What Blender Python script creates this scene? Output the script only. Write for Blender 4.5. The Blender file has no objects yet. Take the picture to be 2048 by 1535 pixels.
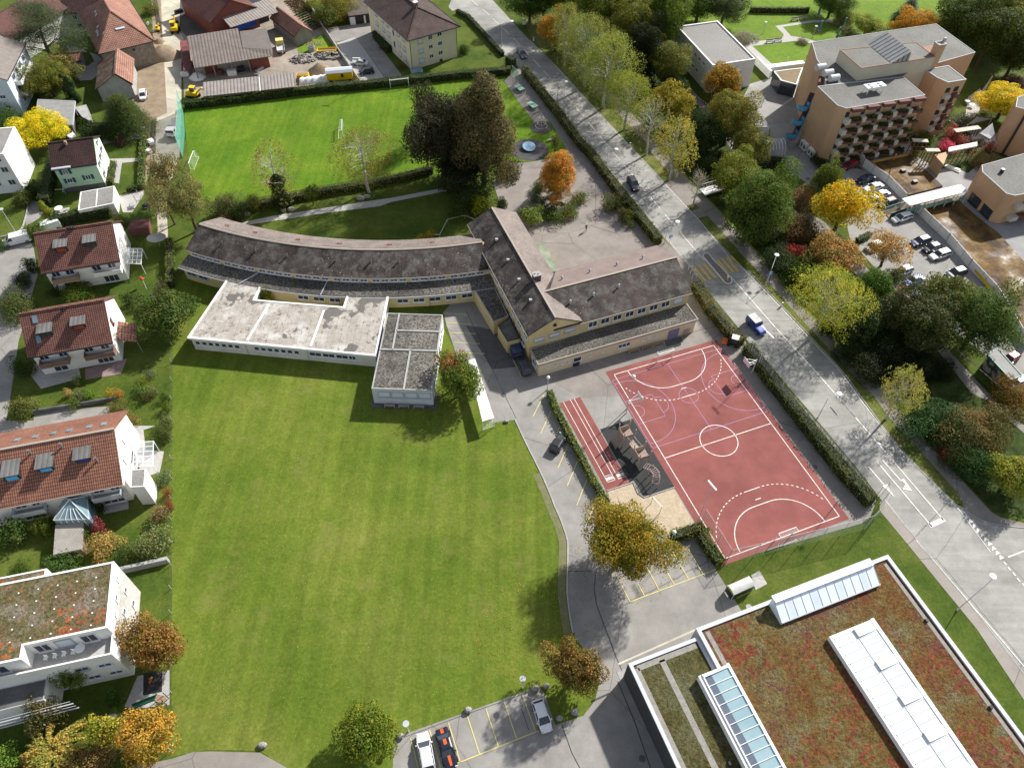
import bpy, math, random
import numpy as np
from mathutils import Vector
R=math.radians
random.seed(7)
sc=bpy.context.scene
COL=sc.collection
# ---------------- camera ----------------
CF=1513.; CT=R(50.64); CR=R(1.048); CH=100.
cd=bpy.data.cameras.new('camera'); cam=bpy.data.objects.new('camera',cd); COL.objects.link(cam); sc.camera=cam
cd.sensor_fit='HORIZONTAL'; cd.sensor_width=36.; cd.lens=36.*CF/2048.; cd.clip_start=1.; cd.clip_end=3000.
fw=Vector((0,math.cos(CT),-math.sin(CT))); up0=Vector((0,math.sin(CT),math.cos(CT))); rt0=Vector((1,0,0))
rt=rt0*math.cos(CR)+up0*math.sin(CR); up=up0*math.cos(CR)-rt0*math.sin(CR)
from mathutils import Matrix
cam.matrix_world=Matrix(((rt.x,up.x,-fw.x,0),(rt.y,up.y,-fw.y,0),(rt.z,up.z,-fw.z,CH),(0,0,0,1)))
# ---------------- light ----------------
SUN_AZ=47.; SUN_EL=36.
w=bpy.data.worlds.new('World'); sc.world=w; w.use_nodes=True
nt=w.node_tree; bg=nt.nodes['Background']; sky=nt.nodes.new('ShaderNodeTexSky'); sky.sky_type='NISHITA'
sky.sun_disc=False; sky.sun_elevation=R(SUN_EL); sky.sun_rotation=R(90-SUN_AZ); sky.altitude=500
hs=nt.nodes.new('ShaderNodeHueSaturation'); hs.inputs['Saturation'].default_value=.45; nt.links.new(sky.outputs[0],hs.inputs['Color']); nt.links.new(hs.outputs[0],bg.inputs[0]); bg.inputs[1].default_value=0.095  # thin bright cloud: paler than a clear sky
sl=bpy.data.lights.new('sun','SUN'); sl.energy=4.5; sl.angle=R(1.8); sl.color=(1.,.95,.88)
so=bpy.data.objects.new('sun',sl); COL.objects.link(so)
sd=Vector((math.cos(R(SUN_AZ))*math.cos(R(SUN_EL)),math.sin(R(SUN_AZ))*math.cos(R(SUN_EL)),math.sin(R(SUN_EL))))
so.rotation_euler=sd.to_track_quat('Z','Y').to_euler(); so.location=(60,160,120)
sc.view_settings.view_transform='Standard'; sc.view_settings.look='None'; sc.view_settings.exposure=0.88; sc.view_settings.gamma=1.
sc.render.resolution_x=1024; sc.render.resolution_y=767
# ---------------- photo pixel -> place ----------------
def P(px,py,z=0.):
    x=(px-1024)/CF; y=-(py-767.5)/CF; c,s=math.cos(CR),math.sin(CR); x,y=c*x-s*y,s*x+c*y
    d=(x,math.cos(CT)+y*math.sin(CT),-math.sin(CT)+y*math.cos(CT)); t=(z-CH)/d[2]
    return Vector((d[0]*t,d[1]*t,z))
OX=dict(a=(0,0),b=(340,0),c=(700,0),d=(1060,0),e=(1330,0),f=(1628,0),g=(0,240),h=(340,240),i=(700,240),j=(1060,240),k=(1330,240),l=(1628,240),m=(0,520),n=(340,520),o=(700,520),p=(1060,520),q=(1330,520),r=(1628,520),s=(0,800),t=(700,760),u=(1060,800),w=(1628,800),v=(1330,880,3.938),x=(0,1090,3.45),y=(640,1200,3.413),z=(1060,1070,4.096),A=(1200,1080,3.373),B=(1628,1080,3.374))
def px(r,x,y):
    o=OX[r]; s=o[2] if len(o)>2 else 4.876
    return (o[0]+x/s,o[1]+y/s)
def W(r,x,y,z=0.): a=px(r,x,y); return P(a[0],a[1],z)
def mpp(pt): return (pt-Vector((0,0,CH))).length/CF
# ---------------- materials ----------------
MATS={}
def nodes(name):
    m=bpy.data.materials.new(name); m.use_nodes=True; n=m.node_tree.nodes; l=m.node_tree.links
    return m,n,l,n['Principled BSDF']
def ramp(n,stops):
    r=n.new('ShaderNodeValToRGB'); e=r.color_ramp.elements
    while len(e)<len(stops): e.new(.5)
    for i,(p,c) in enumerate(stops): e[i].position=p; e[i].color=(*c,1) if len(c)==3 else c
    return r
def noise(n,l,vec,scale,detail=4,rough=.6):
    t=n.new('ShaderNodeTexNoise'); t.inputs['Scale'].default_value=scale; t.inputs['Detail'].default_value=detail; t.inputs['Roughness'].default_value=rough
    if vec is not None: l.new(vec,t.inputs['Vector'])
    return t
def mixc(n,l,fac,a,b,mode='MIX'):
    x=n.new('ShaderNodeMix'); x.data_type='RGBA'; x.blend_type=mode
    for s,v in ((x.inputs[0],fac),(x.inputs[6],a),(x.inputs[7],b)):
        if isinstance(v,bpy.types.NodeSocket): l.new(v,s)
        elif isinstance(v,(int,float)): s.default_value=v
        else: s.default_value=(*v,1)
    return x.outputs[2]
def mat(name,c1,c2=None,scale=1.,rough=.8,bump=0.,bscale=None,c3=None,fine=0.,spec=.3,metal=0.,lo=.35,hi=.65,big=0.):
    """plain surface with two or three tones mixed by world-size noise"""
    if name in MATS: return MATS[name]
    m,n,l,b=nodes(name); b.inputs['Roughness'].default_value=rough; b.inputs['Specular IOR Level'].default_value=spec; b.inputs['Metallic'].default_value=metal
    g=n.new('ShaderNodeNewGeometry').outputs['Position']
    if c2 is None: c2=tuple(x*.85 for x in c1)
    t=noise(n,l,g,scale); st=[(lo,c1),(hi,c2)]
    if c3: st=[(lo,c1),((lo+hi)/2,c2),(hi,c3)]
    r=ramp(n,st); l.new(t.outputs[0],r.inputs[0]); col=r.outputs[0]
    if fine:
        t2=noise(n,l,g,6.,3,.7); r2=ramp(n,[(.3,(1-fine,)*3),(.7,(1+fine,)*3)]); l.new(t2.outputs[0],r2.inputs[0]); col=mixc(n,l,1.,col,r2.outputs[0],'MULTIPLY')
    if big:
        t3=noise(n,l,g,.09,3,.6); r3=ramp(n,[(.35,(1-big,)*3),(.65,(1+big,)*3)]); l.new(t3.outputs[0],r3.inputs[0]); col=mixc(n,l,1.,col,r3.outputs[0],'MULTIPLY')
    l.new(col,b.inputs['Base Color'])
    if bump:
        bt=noise(n,l,g,bscale or scale*4,4,.7); bn=n.new('ShaderNodeBump'); bn.inputs['Strength'].default_value=bump; bn.inputs['Distance'].default_value=.15
        l.new(bt.outputs[0],bn.inputs['Height']); l.new(bn.outputs[0],b.inputs['Normal'])
    MATS[name]=m; return m
def tiles(name,c1,c2,dark,rowh=.34,roww=.24,mort=.07,moss=None,mossamt=.5,rough=.75,stain=.35,spots=None):
    m,n,l,b=nodes(name); b.inputs['Roughness'].default_value=rough; b.inputs['Specular IOR Level'].default_value=.25
    uv=n.new('ShaderNodeTexCoord').outputs['UV']; g=n.new('ShaderNodeNewGeometry').outputs['Position']
    br=n.new('ShaderNodeTexBrick'); br.inputs['Scale'].default_value=1.; br.inputs['Brick Width'].default_value=roww; br.inputs['Row Height'].default_value=rowh
    br.inputs['Mortar Size'].default_value=mort; br.inputs['Mortar Smooth'].default_value=.6; br.inputs['Bias'].default_value=0.; br.offset=0.
    br.inputs['Color1'].default_value=(*c1,1); br.inputs['Color2'].default_value=(*c2,1); br.inputs['Mortar'].default_value=(*dark,1); l.new(uv,br.inputs['Vector'])
    t=noise(n,l,g,.35,5,.65); r=ramp(n,[(.3,(1-stain,)*3),(.7,(1+stain,)*3)]); l.new(t.outputs[0],r.inputs[0])
    col=mixc(n,l,1.,br.outputs[0],r.outputs[0],'MULTIPLY')
    t4=noise(n,l,g,3.,4,.7); r4=ramp(n,[(.3,(.82,)*3),(.7,(1.18,)*3)]); l.new(t4.outputs[0],r4.inputs[0]); col=mixc(n,l,1.,col,r4.outputs[0],'MULTIPLY')
    if moss:
        t2=noise(n,l,g,.5,8,.75); r2=ramp(n,[(.62-mossamt*.25,(0,0,0)),(.78-mossamt*.2,(1,1,1))]); l.new(t2.outputs[0],r2.inputs[0]); col=mixc(n,l,r2.outputs[0],col,moss)
    if spots:
        vo=n.new('ShaderNodeTexVoronoi'); vo.inputs['Scale'].default_value=1.3; l.new(g,vo.inputs['Vector'])
        rs=ramp(n,[(.10,(1,1,1)),(.16,(0,0,0))]); l.new(vo.outputs['Distance'],rs.inputs[0])
        t5=noise(n,l,g,.12,3,.6); r5=ramp(n,[(.5,(0,0,0)),(.62,(1,1,1))]); l.new(t5.outputs[0],r5.inputs[0])
        f=mixc(n,l,1.,rs.outputs[0],r5.outputs[0],'MULTIPLY'); col=mixc(n,l,f,col,spots)
    l.new(col,b.inputs['Base Color'])
    bn=n.new('ShaderNodeBump'); bn.inputs['Strength'].default_value=.7; bn.inputs['Distance'].default_value=.08; l.new(br.outputs['Fac'],bn.inputs['Height']); bn.invert=True; l.new(bn.outputs[0],b.inputs['Normal'])
    MATS[name]=m; return m
def stripes(name,c1,c2,period=.3,axis='x',rough=.6,bump=.5,stain=.2,rot=0.):
    """corrugated sheet, planks, seams: bands along u or v of the metre UVs"""
    m,n,l,b=nodes(name); b.inputs['Roughness'].default_value=rough
    uv=n.new('ShaderNodeTexCoord').outputs['UV']; g=n.new('ShaderNodeNewGeometry').outputs['Position']
    w_=n.new('ShaderNodeTexWave'); w_.bands_direction='X' if axis=='x' else 'Y'; w_.inputs['Scale'].default_value=.314/period; w_.inputs['Distortion'].default_value=.0
    l.new(uv,w_.inputs['Vector']); r=ramp(n,[(0,c2),(.35,c1)]); l.new(w_.outputs[0],r.inputs[0])
    t=noise(n,l,g,.5,5,.65); r2=ramp(n,[(.3,(1-stain,)*3),(.7,(1+stain,)*3)]); l.new(t.outputs[0],r2.inputs[0])
    l.new(mixc(n,l,1.,r.outputs[0],r2.outputs[0],'MULTIPLY'),b.inputs['Base Color'])
    bn=n.new('ShaderNodeBump'); bn.inputs['Strength'].default_value=bump; bn.inputs['Distance'].default_value=.05; l.new(w_.outputs[0],bn.inputs['Height']); l.new(bn.outputs[0],b.inputs['Normal'])
    MATS[name]=m; return m
def leafmat(name):
    m,n,l,b=nodes(name); b.inputs['Roughness'].default_value=.7; b.inputs['Specular IOR Level'].default_value=.15
    oi=n.new('ShaderNodeObjectInfo'); ge=n.new('ShaderNodeNewGeometry')
    r=ramp(n,[(0,(.75,.8,.75)),(.5,(1.,1.,1.)),(.85,(1.25,1.2,1.)),(1,(1.5,1.4,1.1))]); l.new(ge.outputs['Random Per Island'],r.inputs[0])
    t=noise(n,l,ge.outputs['Position'],.45,3,.6); r2=ramp(n,[(.36,(.85,1.08,.8)),(.64,(1.75,1.5,1.3))]); l.new(t.outputs[0],r2.inputs[0])
    c=mixc(n,l,1.,oi.outputs['Color'],r.outputs[0],'MULTIPLY'); c=mixc(n,l,1.,c,r2.outputs[0],'MULTIPLY'); l.new(c,b.inputs['Base Color'])
    tr=n.new('ShaderNodeBsdfTranslucent'); l.new(c,tr.inputs['Color']); mx=n.new('ShaderNodeMixShader'); mx.inputs[0].default_value=.35
    l.new(b.outputs[0],mx.inputs[1]); l.new(tr.outputs[0],mx.inputs[2]); l.new(mx.outputs[0],n['Material Output'].inputs['Surface'])
    MATS[name]=m; return m
def paintmat():
    m,n,l,b=nodes('car_paint'); oi=n.new('ShaderNodeObjectInfo'); l.new(oi.outputs['Color'],b.inputs['Base Color']); b.inputs['Roughness'].default_value=.35; b.inputs['Coat Weight'].default_value=.25; b.inputs['Coat Roughness'].default_value=.1
    MATS['car_paint']=m; return m
# ---------------- mesh helpers ----------------
def cross2(a,b): return a[0]*b[1]-a[1]*b[0]
def area2(p): return sum(p[i][0]*p[(i+1)%len(p)][1]-p[(i+1)%len(p)][0]*p[i][1] for i in range(len(p)))/2
def V2(p): return Vector((p[0],p[1]))
def ccw(p):
    p=[V2(q) for q in p]
    return p if area2(p)>0 else p[::-1]
class MB:
    def __init__(s): s.v=[]; s.f=[]; s.sm=False
    def add(s,vs,fs):
        o=len(s.v); s.v+= [tuple(v) for v in vs]; s.f+=[tuple(i+o for i in f) for f in fs]; return s
    def prism(s,poly,z0,z1,bottom=True,top=True):
        p=ccw(poly); n=len(p); a=z0 if callable(z0) else (lambda q:z0); b=z1 if callable(z1) else (lambda q:z1)
        vs=[(q[0],q[1],a(q)) for q in p]+[(q[0],q[1],b(q)) for q in p]; fs=[(i,(i+1)%n,n+(i+1)%n,n+i) for i in range(n)]
        if top: fs.append(tuple(range(n,2*n)))
        if bottom: fs.append(tuple(range(n-1,-1,-1)))
        return s.add(vs,fs)
    def sheet(s,poly,z):
        p=ccw(poly); return s.add([(q[0],q[1],z) for q in p],[tuple(range(len(p)))])
    def face(s,*pts): return s.add(pts,[tuple(range(len(pts)))])
    def box(s,c,size,rz=0.,rx=None):
        hx,hy,hz=[k/2 for k in size]; vs=[Vector((x,y,z)) for z in (-hz,hz) for x,y in ((-hx,-hy),(hx,-hy),(hx,hy),(-hx,hy))]
        M=Matrix.Rotation(rz,3,'Z')
        if rx: M=M@Matrix.Rotation(rx,3,'Y')
        c=Vector(c); return s.add([M@v+c for v in vs],[(0,3,2,1),(4,5,6,7),(0,1,5,4),(1,2,6,5),(2,3,7,6),(3,0,4,7)])
    def bar(s,a,b,w,h,up=Vector((0,0,1))):
        a,b=Vector(a),Vector(b); d=(b-a).normalized(); sd_=d.cross(up)
        if sd_.length<1e-4: sd_=d.cross(Vector((1,0,0)))
        sd_.normalize(); u=sd_.cross(d); vs=[]
        for q in (a,b):
            for i,j in ((-1,-1),(1,-1),(1,1),(-1,1)): vs.append(q+sd_*i*w/2+u*j*h/2)
        return s.add(vs,[(3,2,1,0),(4,5,6,7),(0,1,5,4),(1,2,6,5),(2,3,7,6),(3,0,4,7)])
    def tube(s,a,b,r0,r1=None,n=8,cap=True):
        r1=r0 if r1 is None else r1; a,b=Vector(a),Vector(b); d=(b-a).normalized(); x=d.orthogonal().normalized(); y=d.cross(x); vs=[]
        for q,r_ in ((a,r0),(b,r1)):
            for k in range(n): t=2*math.pi*k/n; vs.append(q+(x*math.cos(t)+y*math.sin(t))*r_)
        fs=[(k,(k+1)%n,n+(k+1)%n,n+k) for k in range(n)]
        if cap: fs+=[tuple(range(n-1,-1,-1)),tuple(range(n,2*n))]
        return s.add(vs,fs)
    def path(s,pts,r,n=6):
        for a,b in zip(pts,pts[1:]): s.tube(a,b,r,r,n)
        return s
    def ball(s,c,r,n=10,m=6,sc_=(1,1,1)):
        vs=[];c=Vector(c)
        for i in range(m+1):
            ph=math.pi*i/m
            for k in range(n): t=2*math.pi*k/n; vs.append(c+Vector((math.sin(ph)*math.cos(t)*r*sc_[0],math.sin(ph)*math.sin(t)*r*sc_[1],math.cos(ph)*r*sc_[2])))
        return s.add(vs,[(i*n+k,(i+1)*n+k,(i+1)*n+(k+1)%n,i*n+(k+1)%n) for i in range(m) for k in range(n)])
    def ring(s,poly,wid,z0,z1):
        """kerb or parapet of width wid inside a closed polygon"""
        p=ccw(poly); q=inset(p,wid); n=len(p)
        for i in range(n):
            j=(i+1)%n; s.prism([p[i],p[j],q[j],q[i]],z0,z1)
        return s
    def strip(s,pts,wid,z):
        """flat ribbon along pts"""
        L,Rr=offset(pts,wid/2),offset(pts,-wid/2)
        vs=[(a[0],a[1],z) for a in L]+[(a[0],a[1],z) for a in Rr]; n=len(pts)
        return s.add(vs,[(n+i,n+i+1,i+1,i) for i in range(n-1)])
    def build(s,name,m,parent=None,smooth=None,color=None):
        me=bpy.data.meshes.new(name)
        vs=np.array([tuple(v) for v in s.v],dtype=float)
        if parent is not None: org=np.array(parent['_o'])
        else:
            org=np.array([(vs[:,0].min()+vs[:,0].max())/2,(vs[:,1].min()+vs[:,1].max())/2,vs[:,2].min()])
        me.from_pydata((vs-org).tolist(),[],s.f); me.update()
        uvl=me.uv_layers.new(name='UVMap'); data=np.zeros(len(me.loops)*2); co=vs; li=0
        for po in me.polygons:
            nrm=po.normal; t=Vector((-nrm.y,nrm.x,0))
            if t.length<.05: t=Vector((1,0,0))
            t.normalize(); bt=nrm.cross(t)
            for k in po.loop_indices:
                c=co[me.loops[k].vertex_index]; data[2*k]=c[0]*t.x+c[1]*t.y+c[2]*t.z; data[2*k+1]=c[0]*bt.x+c[1]*bt.y+c[2]*bt.z
        uvl.data.foreach_set('uv',data)
        if smooth or s.sm: me.polygons.foreach_set('use_smooth',[True]*len(me.polygons))
        me.materials.append(m); o=bpy.data.objects.new(name,me); COL.objects.link(o)
        if parent is not None: o.parent=parent; o['_o']=tuple(parent['_o'])
        else: o.location=tuple(org); o['_o']=tuple(float(k) for k in org)
        if color: o.color=(*color,1)
        return o
def offset(pts,d):
    pts=[V2(p) for p in pts]; out=[]
    for i,p in enumerate(pts):
        a=pts[max(i-1,0)]; b=pts[min(i+1,len(pts)-1)]; t=(b-a).normalized(); n_=Vector((-t.y,t.x)); out.append(p+n_*d)
    return out
def inset(p,d):
    n=len(p); out=[]
    for i in range(n):
        a,b,c=p[i-1],p[i],p[(i+1)%n]; e1=(b-a).normalized(); e2=(c-b).normalized(); n1=Vector((-e1.y,e1.x)); n2=Vector((-e2.y,e2.x)); k=1+n1.dot(n2)
        out.append(b+(n1+n2)*(d/max(k,.3)))
    return out
def smoothline(pts,k=6):
    pts=[V2(p) for p in pts]; out=[]
    for i in range(len(pts)-1):
        p0,p1,p2,p3=pts[max(i-1,0)],pts[i],pts[i+1],pts[min(i+2,len(pts)-1)]
        for j in range(k):
            t=j/k; out.append(.5*((2*p1)+(p2-p0)*t+(2*p0-5*p1+4*p2-p3)*t*t+(3*p1-p0-3*p2+p3)*t**3))
    out.append(pts[-1]); return out
def tag(o,label=None,cat=None,group=None,kind=None):
    if label: o['label']=label
    if cat: o['category']=cat
    if group: o['group']=group
    if kind: o['kind']=kind
    return o
def thing(name,label,cat,loc=(0,0,0),group=None):
    o=bpy.data.objects.new(name,None); COL.objects.link(o); o.location=tuple(loc) if len(loc)==3 else (*loc,0.); o['_o']=tuple(float(k) for k in o.location); o.empty_display_size=.5
    return tag(o,label,cat,group)
KIDS={}
def local(name,me,parent,loc,rz,color=None):
    """a child with its own local mesh, placed in world coordinates"""
    o=bpy.data.objects.new(name,me); COL.objects.link(o); o.parent=parent; po=parent.get('_w',parent['_o']); 
    o.location=Vector(loc)-Vector(po); o.rotation_euler=(0,0,rz); o['_w']=tuple(float(k) for k in loc)
    if color: o.color=(*color,1)
    return o
def meshof(mb,name,m):
    o=mb_noorg(mb,name,m); return o
def mb_noorg(mb,name,m):
    e=bpy.data.objects.new('tmp',None); e['_o']=(0.,0.,0.); o=mb.build(name,m,parent=e); me=o.data; bpy.data.objects.remove(o); bpy.data.objects.remove(e); return me
def npmesh(name,verts,quads,m):
    me=bpy.data.meshes.new(name); nv,nq=len(verts),len(quads)
    me.vertices.add(nv); me.vertices.foreach_set('co',np.asarray(verts,dtype=np.float32).ravel()); me.loops.add(nq*4); me.loops.foreach_set('vertex_index',np.asarray(quads,dtype=np.int32).ravel())
    me.polygons.add(nq); me.polygons.foreach_set('loop_start',np.arange(0,nq*4,4,dtype=np.int32)); me.polygons.foreach_set('loop_total',np.full(nq,4,dtype=np.int32)); me.materials.append(m); me.update(calc_edges=True); return me
def copy_tree(o,parent=None):
    c=o.copy(); COL.objects.link(c); c.parent=parent
    for ch in list(o.children): copy_tree(ch,c)
    return c
# ---------------- material set ----------------
leaf=leafmat('foliage'); paint=paintmat()
glass=mat('window_glass',(.03,.04,.05),(.05,.06,.075),.2,rough=.12,spec=.6)
blueglass=mat('blue_glass',(.12,.2,.24),(.2,.3,.34),.3,rough=.15,spec=.6)
blind=mat('blind_white',(.5,.55,.62),(.6,.64,.7),.3); blindgrey=mat('blind_grey',(.3,.33,.38))
white=mat('white_paint',(.8,.8,.79),(.72,.72,.7),.5); whiteframe=mat('window_white',(.75,.76,.78),rough=.5)
render_w=mat('render_white',(.78,.77,.74),(.7,.69,.66),.25,fine=.03); render_y=mat('render_yellow',(.62,.5,.27),(.54,.43,.22),.3,fine=.05,big=.06)
render_cream=mat('render_cream',(.68,.62,.45),(.62,.56,.4),.3,fine=.03); render_mint=mat('render_mint',(.42,.6,.43),(.38,.55,.4),.3)
concrete=mat('concrete',(.36,.36,.35),(.28,.28,.27),.6,fine=.12); concdark=mat('dark_concrete',(.12,.12,.12),(.07,.07,.07),.6,fine=.15)
trim=mat('metal_trim',(.42,.44,.47),(.36,.38,.41),.5,rough=.65); alu_shade=mat('panel_shade',(.06,.062,.065)); steel=mat('galvanised',(.5,.51,.52),(.42,.43,.44),2.,rough=.6); darkmetal=mat('dark_metal',(.03,.03,.035),rough=.4)
pink=mat('eaves_stone',(.34,.29,.245),(.29,.25,.21),.5)
tile_red=tiles('tile_red',(.24,.115,.09),(.18,.08,.062),(.06,.026,.02),.38,.34,.07,stain=.22)
tile_orange=tiles('tile_orange',(.31,.15,.1),(.25,.115,.08),(.08,.03,.02),.5,.3,.06,stain=.22)
tile_dark=tiles('tile_dark',(.06,.03,.026),(.045,.022,.02),(.018,.01,.01),.4,.35,.06)
tile_farm=tiles('tile_terracotta',(.36,.2,.145),(.29,.155,.115),(.12,.045,.03),.5,.4,.08,stain=.3)
tile_old=tiles('tile_weathered',(.12,.05,.035),(.09,.04,.03),(.04,.02,.015),.4,.3,.05,moss=(.16,.15,.11),mossamt=.8,stain=.5)
tile_school=tiles('tile_school',(.07,.05,.046),(.05,.038,.035),(.022,.018,.017),.34,.25,.05,moss=(.13,.125,.11),mossamt=.62,stain=.6,spots=(.34,.33,.27))
tile_cream=tiles('tile_brown',(.1,.065,.055),(.08,.05,.045),(.02,.014,.014),.4,.35,.07)
gravelroof=mat('gravel_roof',(.04,.037,.034),(.2,.185,.16),3.,fine=.35,lo=.38,hi=.68,big=.42,bump=.6)
gravellight=mat('gravel_roof_light',(.17,.165,.155),(.25,.24,.23),3.,fine=.12,big=.08)
gravelroofgrey=mat('gravel_roof_grey',(.085,.085,.082),(.13,.13,.125),2.,fine=.2,big=.2,c3=(.12,.12,.085))
def membrane():
    m,n,l,b=nodes('roof_membrane'); b.inputs['Roughness'].default_value=.8
    uv=n.new('ShaderNodeTexCoord').outputs['UV']; g=n.new('ShaderNodeNewGeometry').outputs['Position']
    t=noise(n,l,g,.22,6,.7); r=ramp(n,[(.3,(.52,.51,.48)),(.5,(.31,.28,.245)),(.7,(.48,.47,.44))]); l.new(t.outputs[0],r.inputs[0])
    t2=noise(n,l,g,1.1,6,.75); r2=ramp(n,[(.54,(0,0,0)),(.63,(1,1,1))]); l.new(t2.outputs[0],r2.inputs[0])
    c=mixc(n,l,r2.outputs[0],r.outputs[0],(.16,.12,.09))
    t3=noise(n,l,g,.13,4,.55); r3=ramp(n,[(.6,(0,0,0)),(.615,(1,1,1))]); l.new(t3.outputs[0],r3.inputs[0]); c=mixc(n,l,r3.outputs[0],c,(.12,.11,.1))
    br=n.new('ShaderNodeTexBrick'); br.offset=0; br.inputs['Scale'].default_value=1; br.inputs['Brick Width'].default_value=1.15; br.inputs['Row Height'].default_value=4.; br.inputs['Mortar Size'].default_value=.025; br.inputs['Color1'].default_value=(1,1,1,1); br.inputs['Color2'].default_value=(.93,.93,.93,1); br.inputs['Mortar'].default_value=(.6,.58,.55,1); l.new(g,br.inputs['Vector'])
    l.new(mixc(n,l,1.,c,br.outputs[0],'MULTIPLY'),b.inputs['Base Color']); return m
membrane=membrane()
def sedum(name,c1,c2,c3,red,amt,scale=.25):
    m,n,l,b=nodes(name); b.inputs['Roughness'].default_value=.95; b.inputs['Specular IOR Level'].default_value=.08; g=n.new('ShaderNodeNewGeometry').outputs['Position']
    t=noise(n,l,g,scale,6,.7); r=ramp(n,[(.36,c1),(.5,c2),(.64,c3)]); l.new(t.outputs[0],r.inputs[0]); c=r.outputs[0]
    def spots(sc_,wl,hi,off,k):
        vo=n.new('ShaderNodeTexVoronoi'); vo.inputs['Scale'].default_value=sc_; ad=n.new('ShaderNodeVectorMath'); ad.operation='ADD'; ad.inputs[1].default_value=(off,off,0); dn=noise(n,l,g,3.,3,.6); l.new(g,ad.inputs[0]); l.new(mixc(n,l,.22,ad.outputs[0],dn.outputs[1],'ADD'),vo.inputs['Vector'])
        t2=noise(n,l,ad.outputs[0],.13,4,.65); q=n.new('ShaderNodeMath'); q.operation='MULTIPLY_ADD'; l.new(vo.outputs['Distance'],q.inputs[0]); q.inputs[1].default_value=-.42; l.new(t2.outputs[0],q.inputs[2]); r2=ramp(n,[(wl,(0,0,0)),(hi,(k,k,k))]); l.new(q.outputs[0],r2.inputs[0]); return r2.outputs[0]
    t5=noise(n,l,g,1.1,2,.5); r5=ramp(n,[(.4,red),(.6,(red[0]*1.25,red[1]*1.9,red[2]*1.3))]); l.new(t5.outputs[0],r5.inputs[0])
    c=mixc(n,l,spots(1.1,.44-amt,.47-amt,3.,.85),c,r5.outputs[0]); c=mixc(n,l,spots(2.3,.43-amt,.46-amt,40.,.6),c,(red[0]*.8,red[1]*1.3,red[2]*2))
    t3=noise(n,l,g,2.6,4,.85); r3=ramp(n,[(.32,(.35,)*3),(.68,(1.65,1.65,1.7))]); l.new(t3.outputs[0],r3.inputs[0]); c=mixc(n,l,1.,c,r3.outputs[0],'MULTIPLY')
    l.new(c,b.inputs['Base Color']); bn=n.new('ShaderNodeBump'); bn.inputs['Strength'].default_value=1; bn.inputs['Distance'].default_value=.3; l.new(t3.outputs[0],bn.inputs['Height']); l.new(bn.outputs[0],b.inputs['Normal']); return m
sedum1=sedum('sedum_green_red',(.135,.055,.02),(.125,.085,.028),(.14,.13,.065),(.15,.036,.024),.075)
sedum3=sedum('sedum_dark_green',(.06,.055,.02),(.09,.085,.035),(.11,.11,.06),(.15,.05,.02),.0)
sedum2=sedum('sedum_red_spots',(.17,.12,.085),(.11,.1,.04),(.2,.17,.13),(.26,.07,.035),.06)
def grassmat(name,c1,c2,c3,stripe=None,sc1=.12,dry=None):
    m,n,l,b=nodes(name); b.inputs['Roughness'].default_value=.9; b.inputs['Specular IOR Level'].default_value=.1
    g=n.new('ShaderNodeNewGeometry').outputs['Position']
    t=noise(n,l,g,sc1,6,.65); r=ramp(n,[(.35,c1),(.5,c2),(.65,c3)]); l.new(t.outputs[0],r.inputs[0]); c=r.outputs[0]
    t3=noise(n,l,g,2.2,5,.85); r3=ramp(n,[(.3,(.6,.66,.6)),(.7,(1.4,1.34,1.4))]); l.new(t3.outputs[0],r3.inputs[0]); c=mixc(n,l,1.,c,r3.outputs[0],'MULTIPLY')
    t4=noise(n,l,g,.6,4,.7); r4=ramp(n,[(.3,(.82,.88,.8)),(.7,(1.18,1.1,1.2))]); l.new(t4.outputs[0],r4.inputs[0]); c=mixc(n,l,1.,c,r4.outputs[0],'MULTIPLY')
    if stripe:
        mp=n.new('ShaderNodeMapping'); l.new(g,mp.inputs['Vector']); mp.inputs['Rotation'].default_value=(0,0,stripe[1])
        mp.inputs['Scale'].default_value=(1/stripe[0],.028,1)
        wv=noise(n,l,mp.outputs[0],1.,3,.55); rs=ramp(n,[(.38,(1-stripe[2],)*3),(.62,(1+stripe[2],)*3)]); l.new(wv.outputs[0],rs.inputs[0]); c=mixc(n,l,1.,c,rs.outputs[0],'MULTIPLY')
        tb=noise(n,l,g,.045,4,.55); rb=ramp(n,[(.4,(.86,.9,.86)),(.6,(1.12,1.08,1.15))]); l.new(tb.outputs[0],rb.inputs[0]); c=mixc(n,l,1.,c,rb.outputs[0],'MULTIPLY')
    if dry:
        t5=noise(n,l,g,.16,5,.7); r5=ramp(n,[(.55,(0,0,0)),(.75,(.7,.7,.7))]); l.new(t5.outputs[0],r5.inputs[0]); c=mixc(n,l,r5.outputs[0],c,dry)
    l.new(c,b.inputs['Base Color']); bn=n.new('ShaderNodeBump'); bn.inputs['Strength'].default_value=.5; bn.inputs['Distance'].default_value=.08; l.new(t3.outputs[0],bn.inputs['Height']); l.new(bn.outputs[0],b.inputs['Normal'])
    MATS[name]=m; return m
g_meadow=grassmat('grass_meadow',(.08,.125,.013),(.1,.14,.017),(.13,.155,.026),stripe=(1.5,0.03,.1),sc1=.07,dry=(.17,.165,.05))
g_pitch=grassmat('grass_pitch',(.07,.145,.009),(.088,.162,.01),(.112,.178,.014),stripe=(1.2,1.35,.09),dry=(.13,.16,.03))
g_garden=grassmat('grass_garden',(.04,.072,.01),(.065,.095,.014),(.09,.115,.022))
g_verge=grassmat('grass_verge',(.07,.1,.016),(.11,.13,.03),(.15,.14,.05),sc1=.3)
g_park=grassmat('grass_park',(.1,.17,.018),(.12,.2,.02),(.14,.21,.026))
g_wild=grassmat('undergrowth',(.02,.035,.008),(.035,.055,.012),(.05,.07,.02),sc1=.3)
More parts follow.
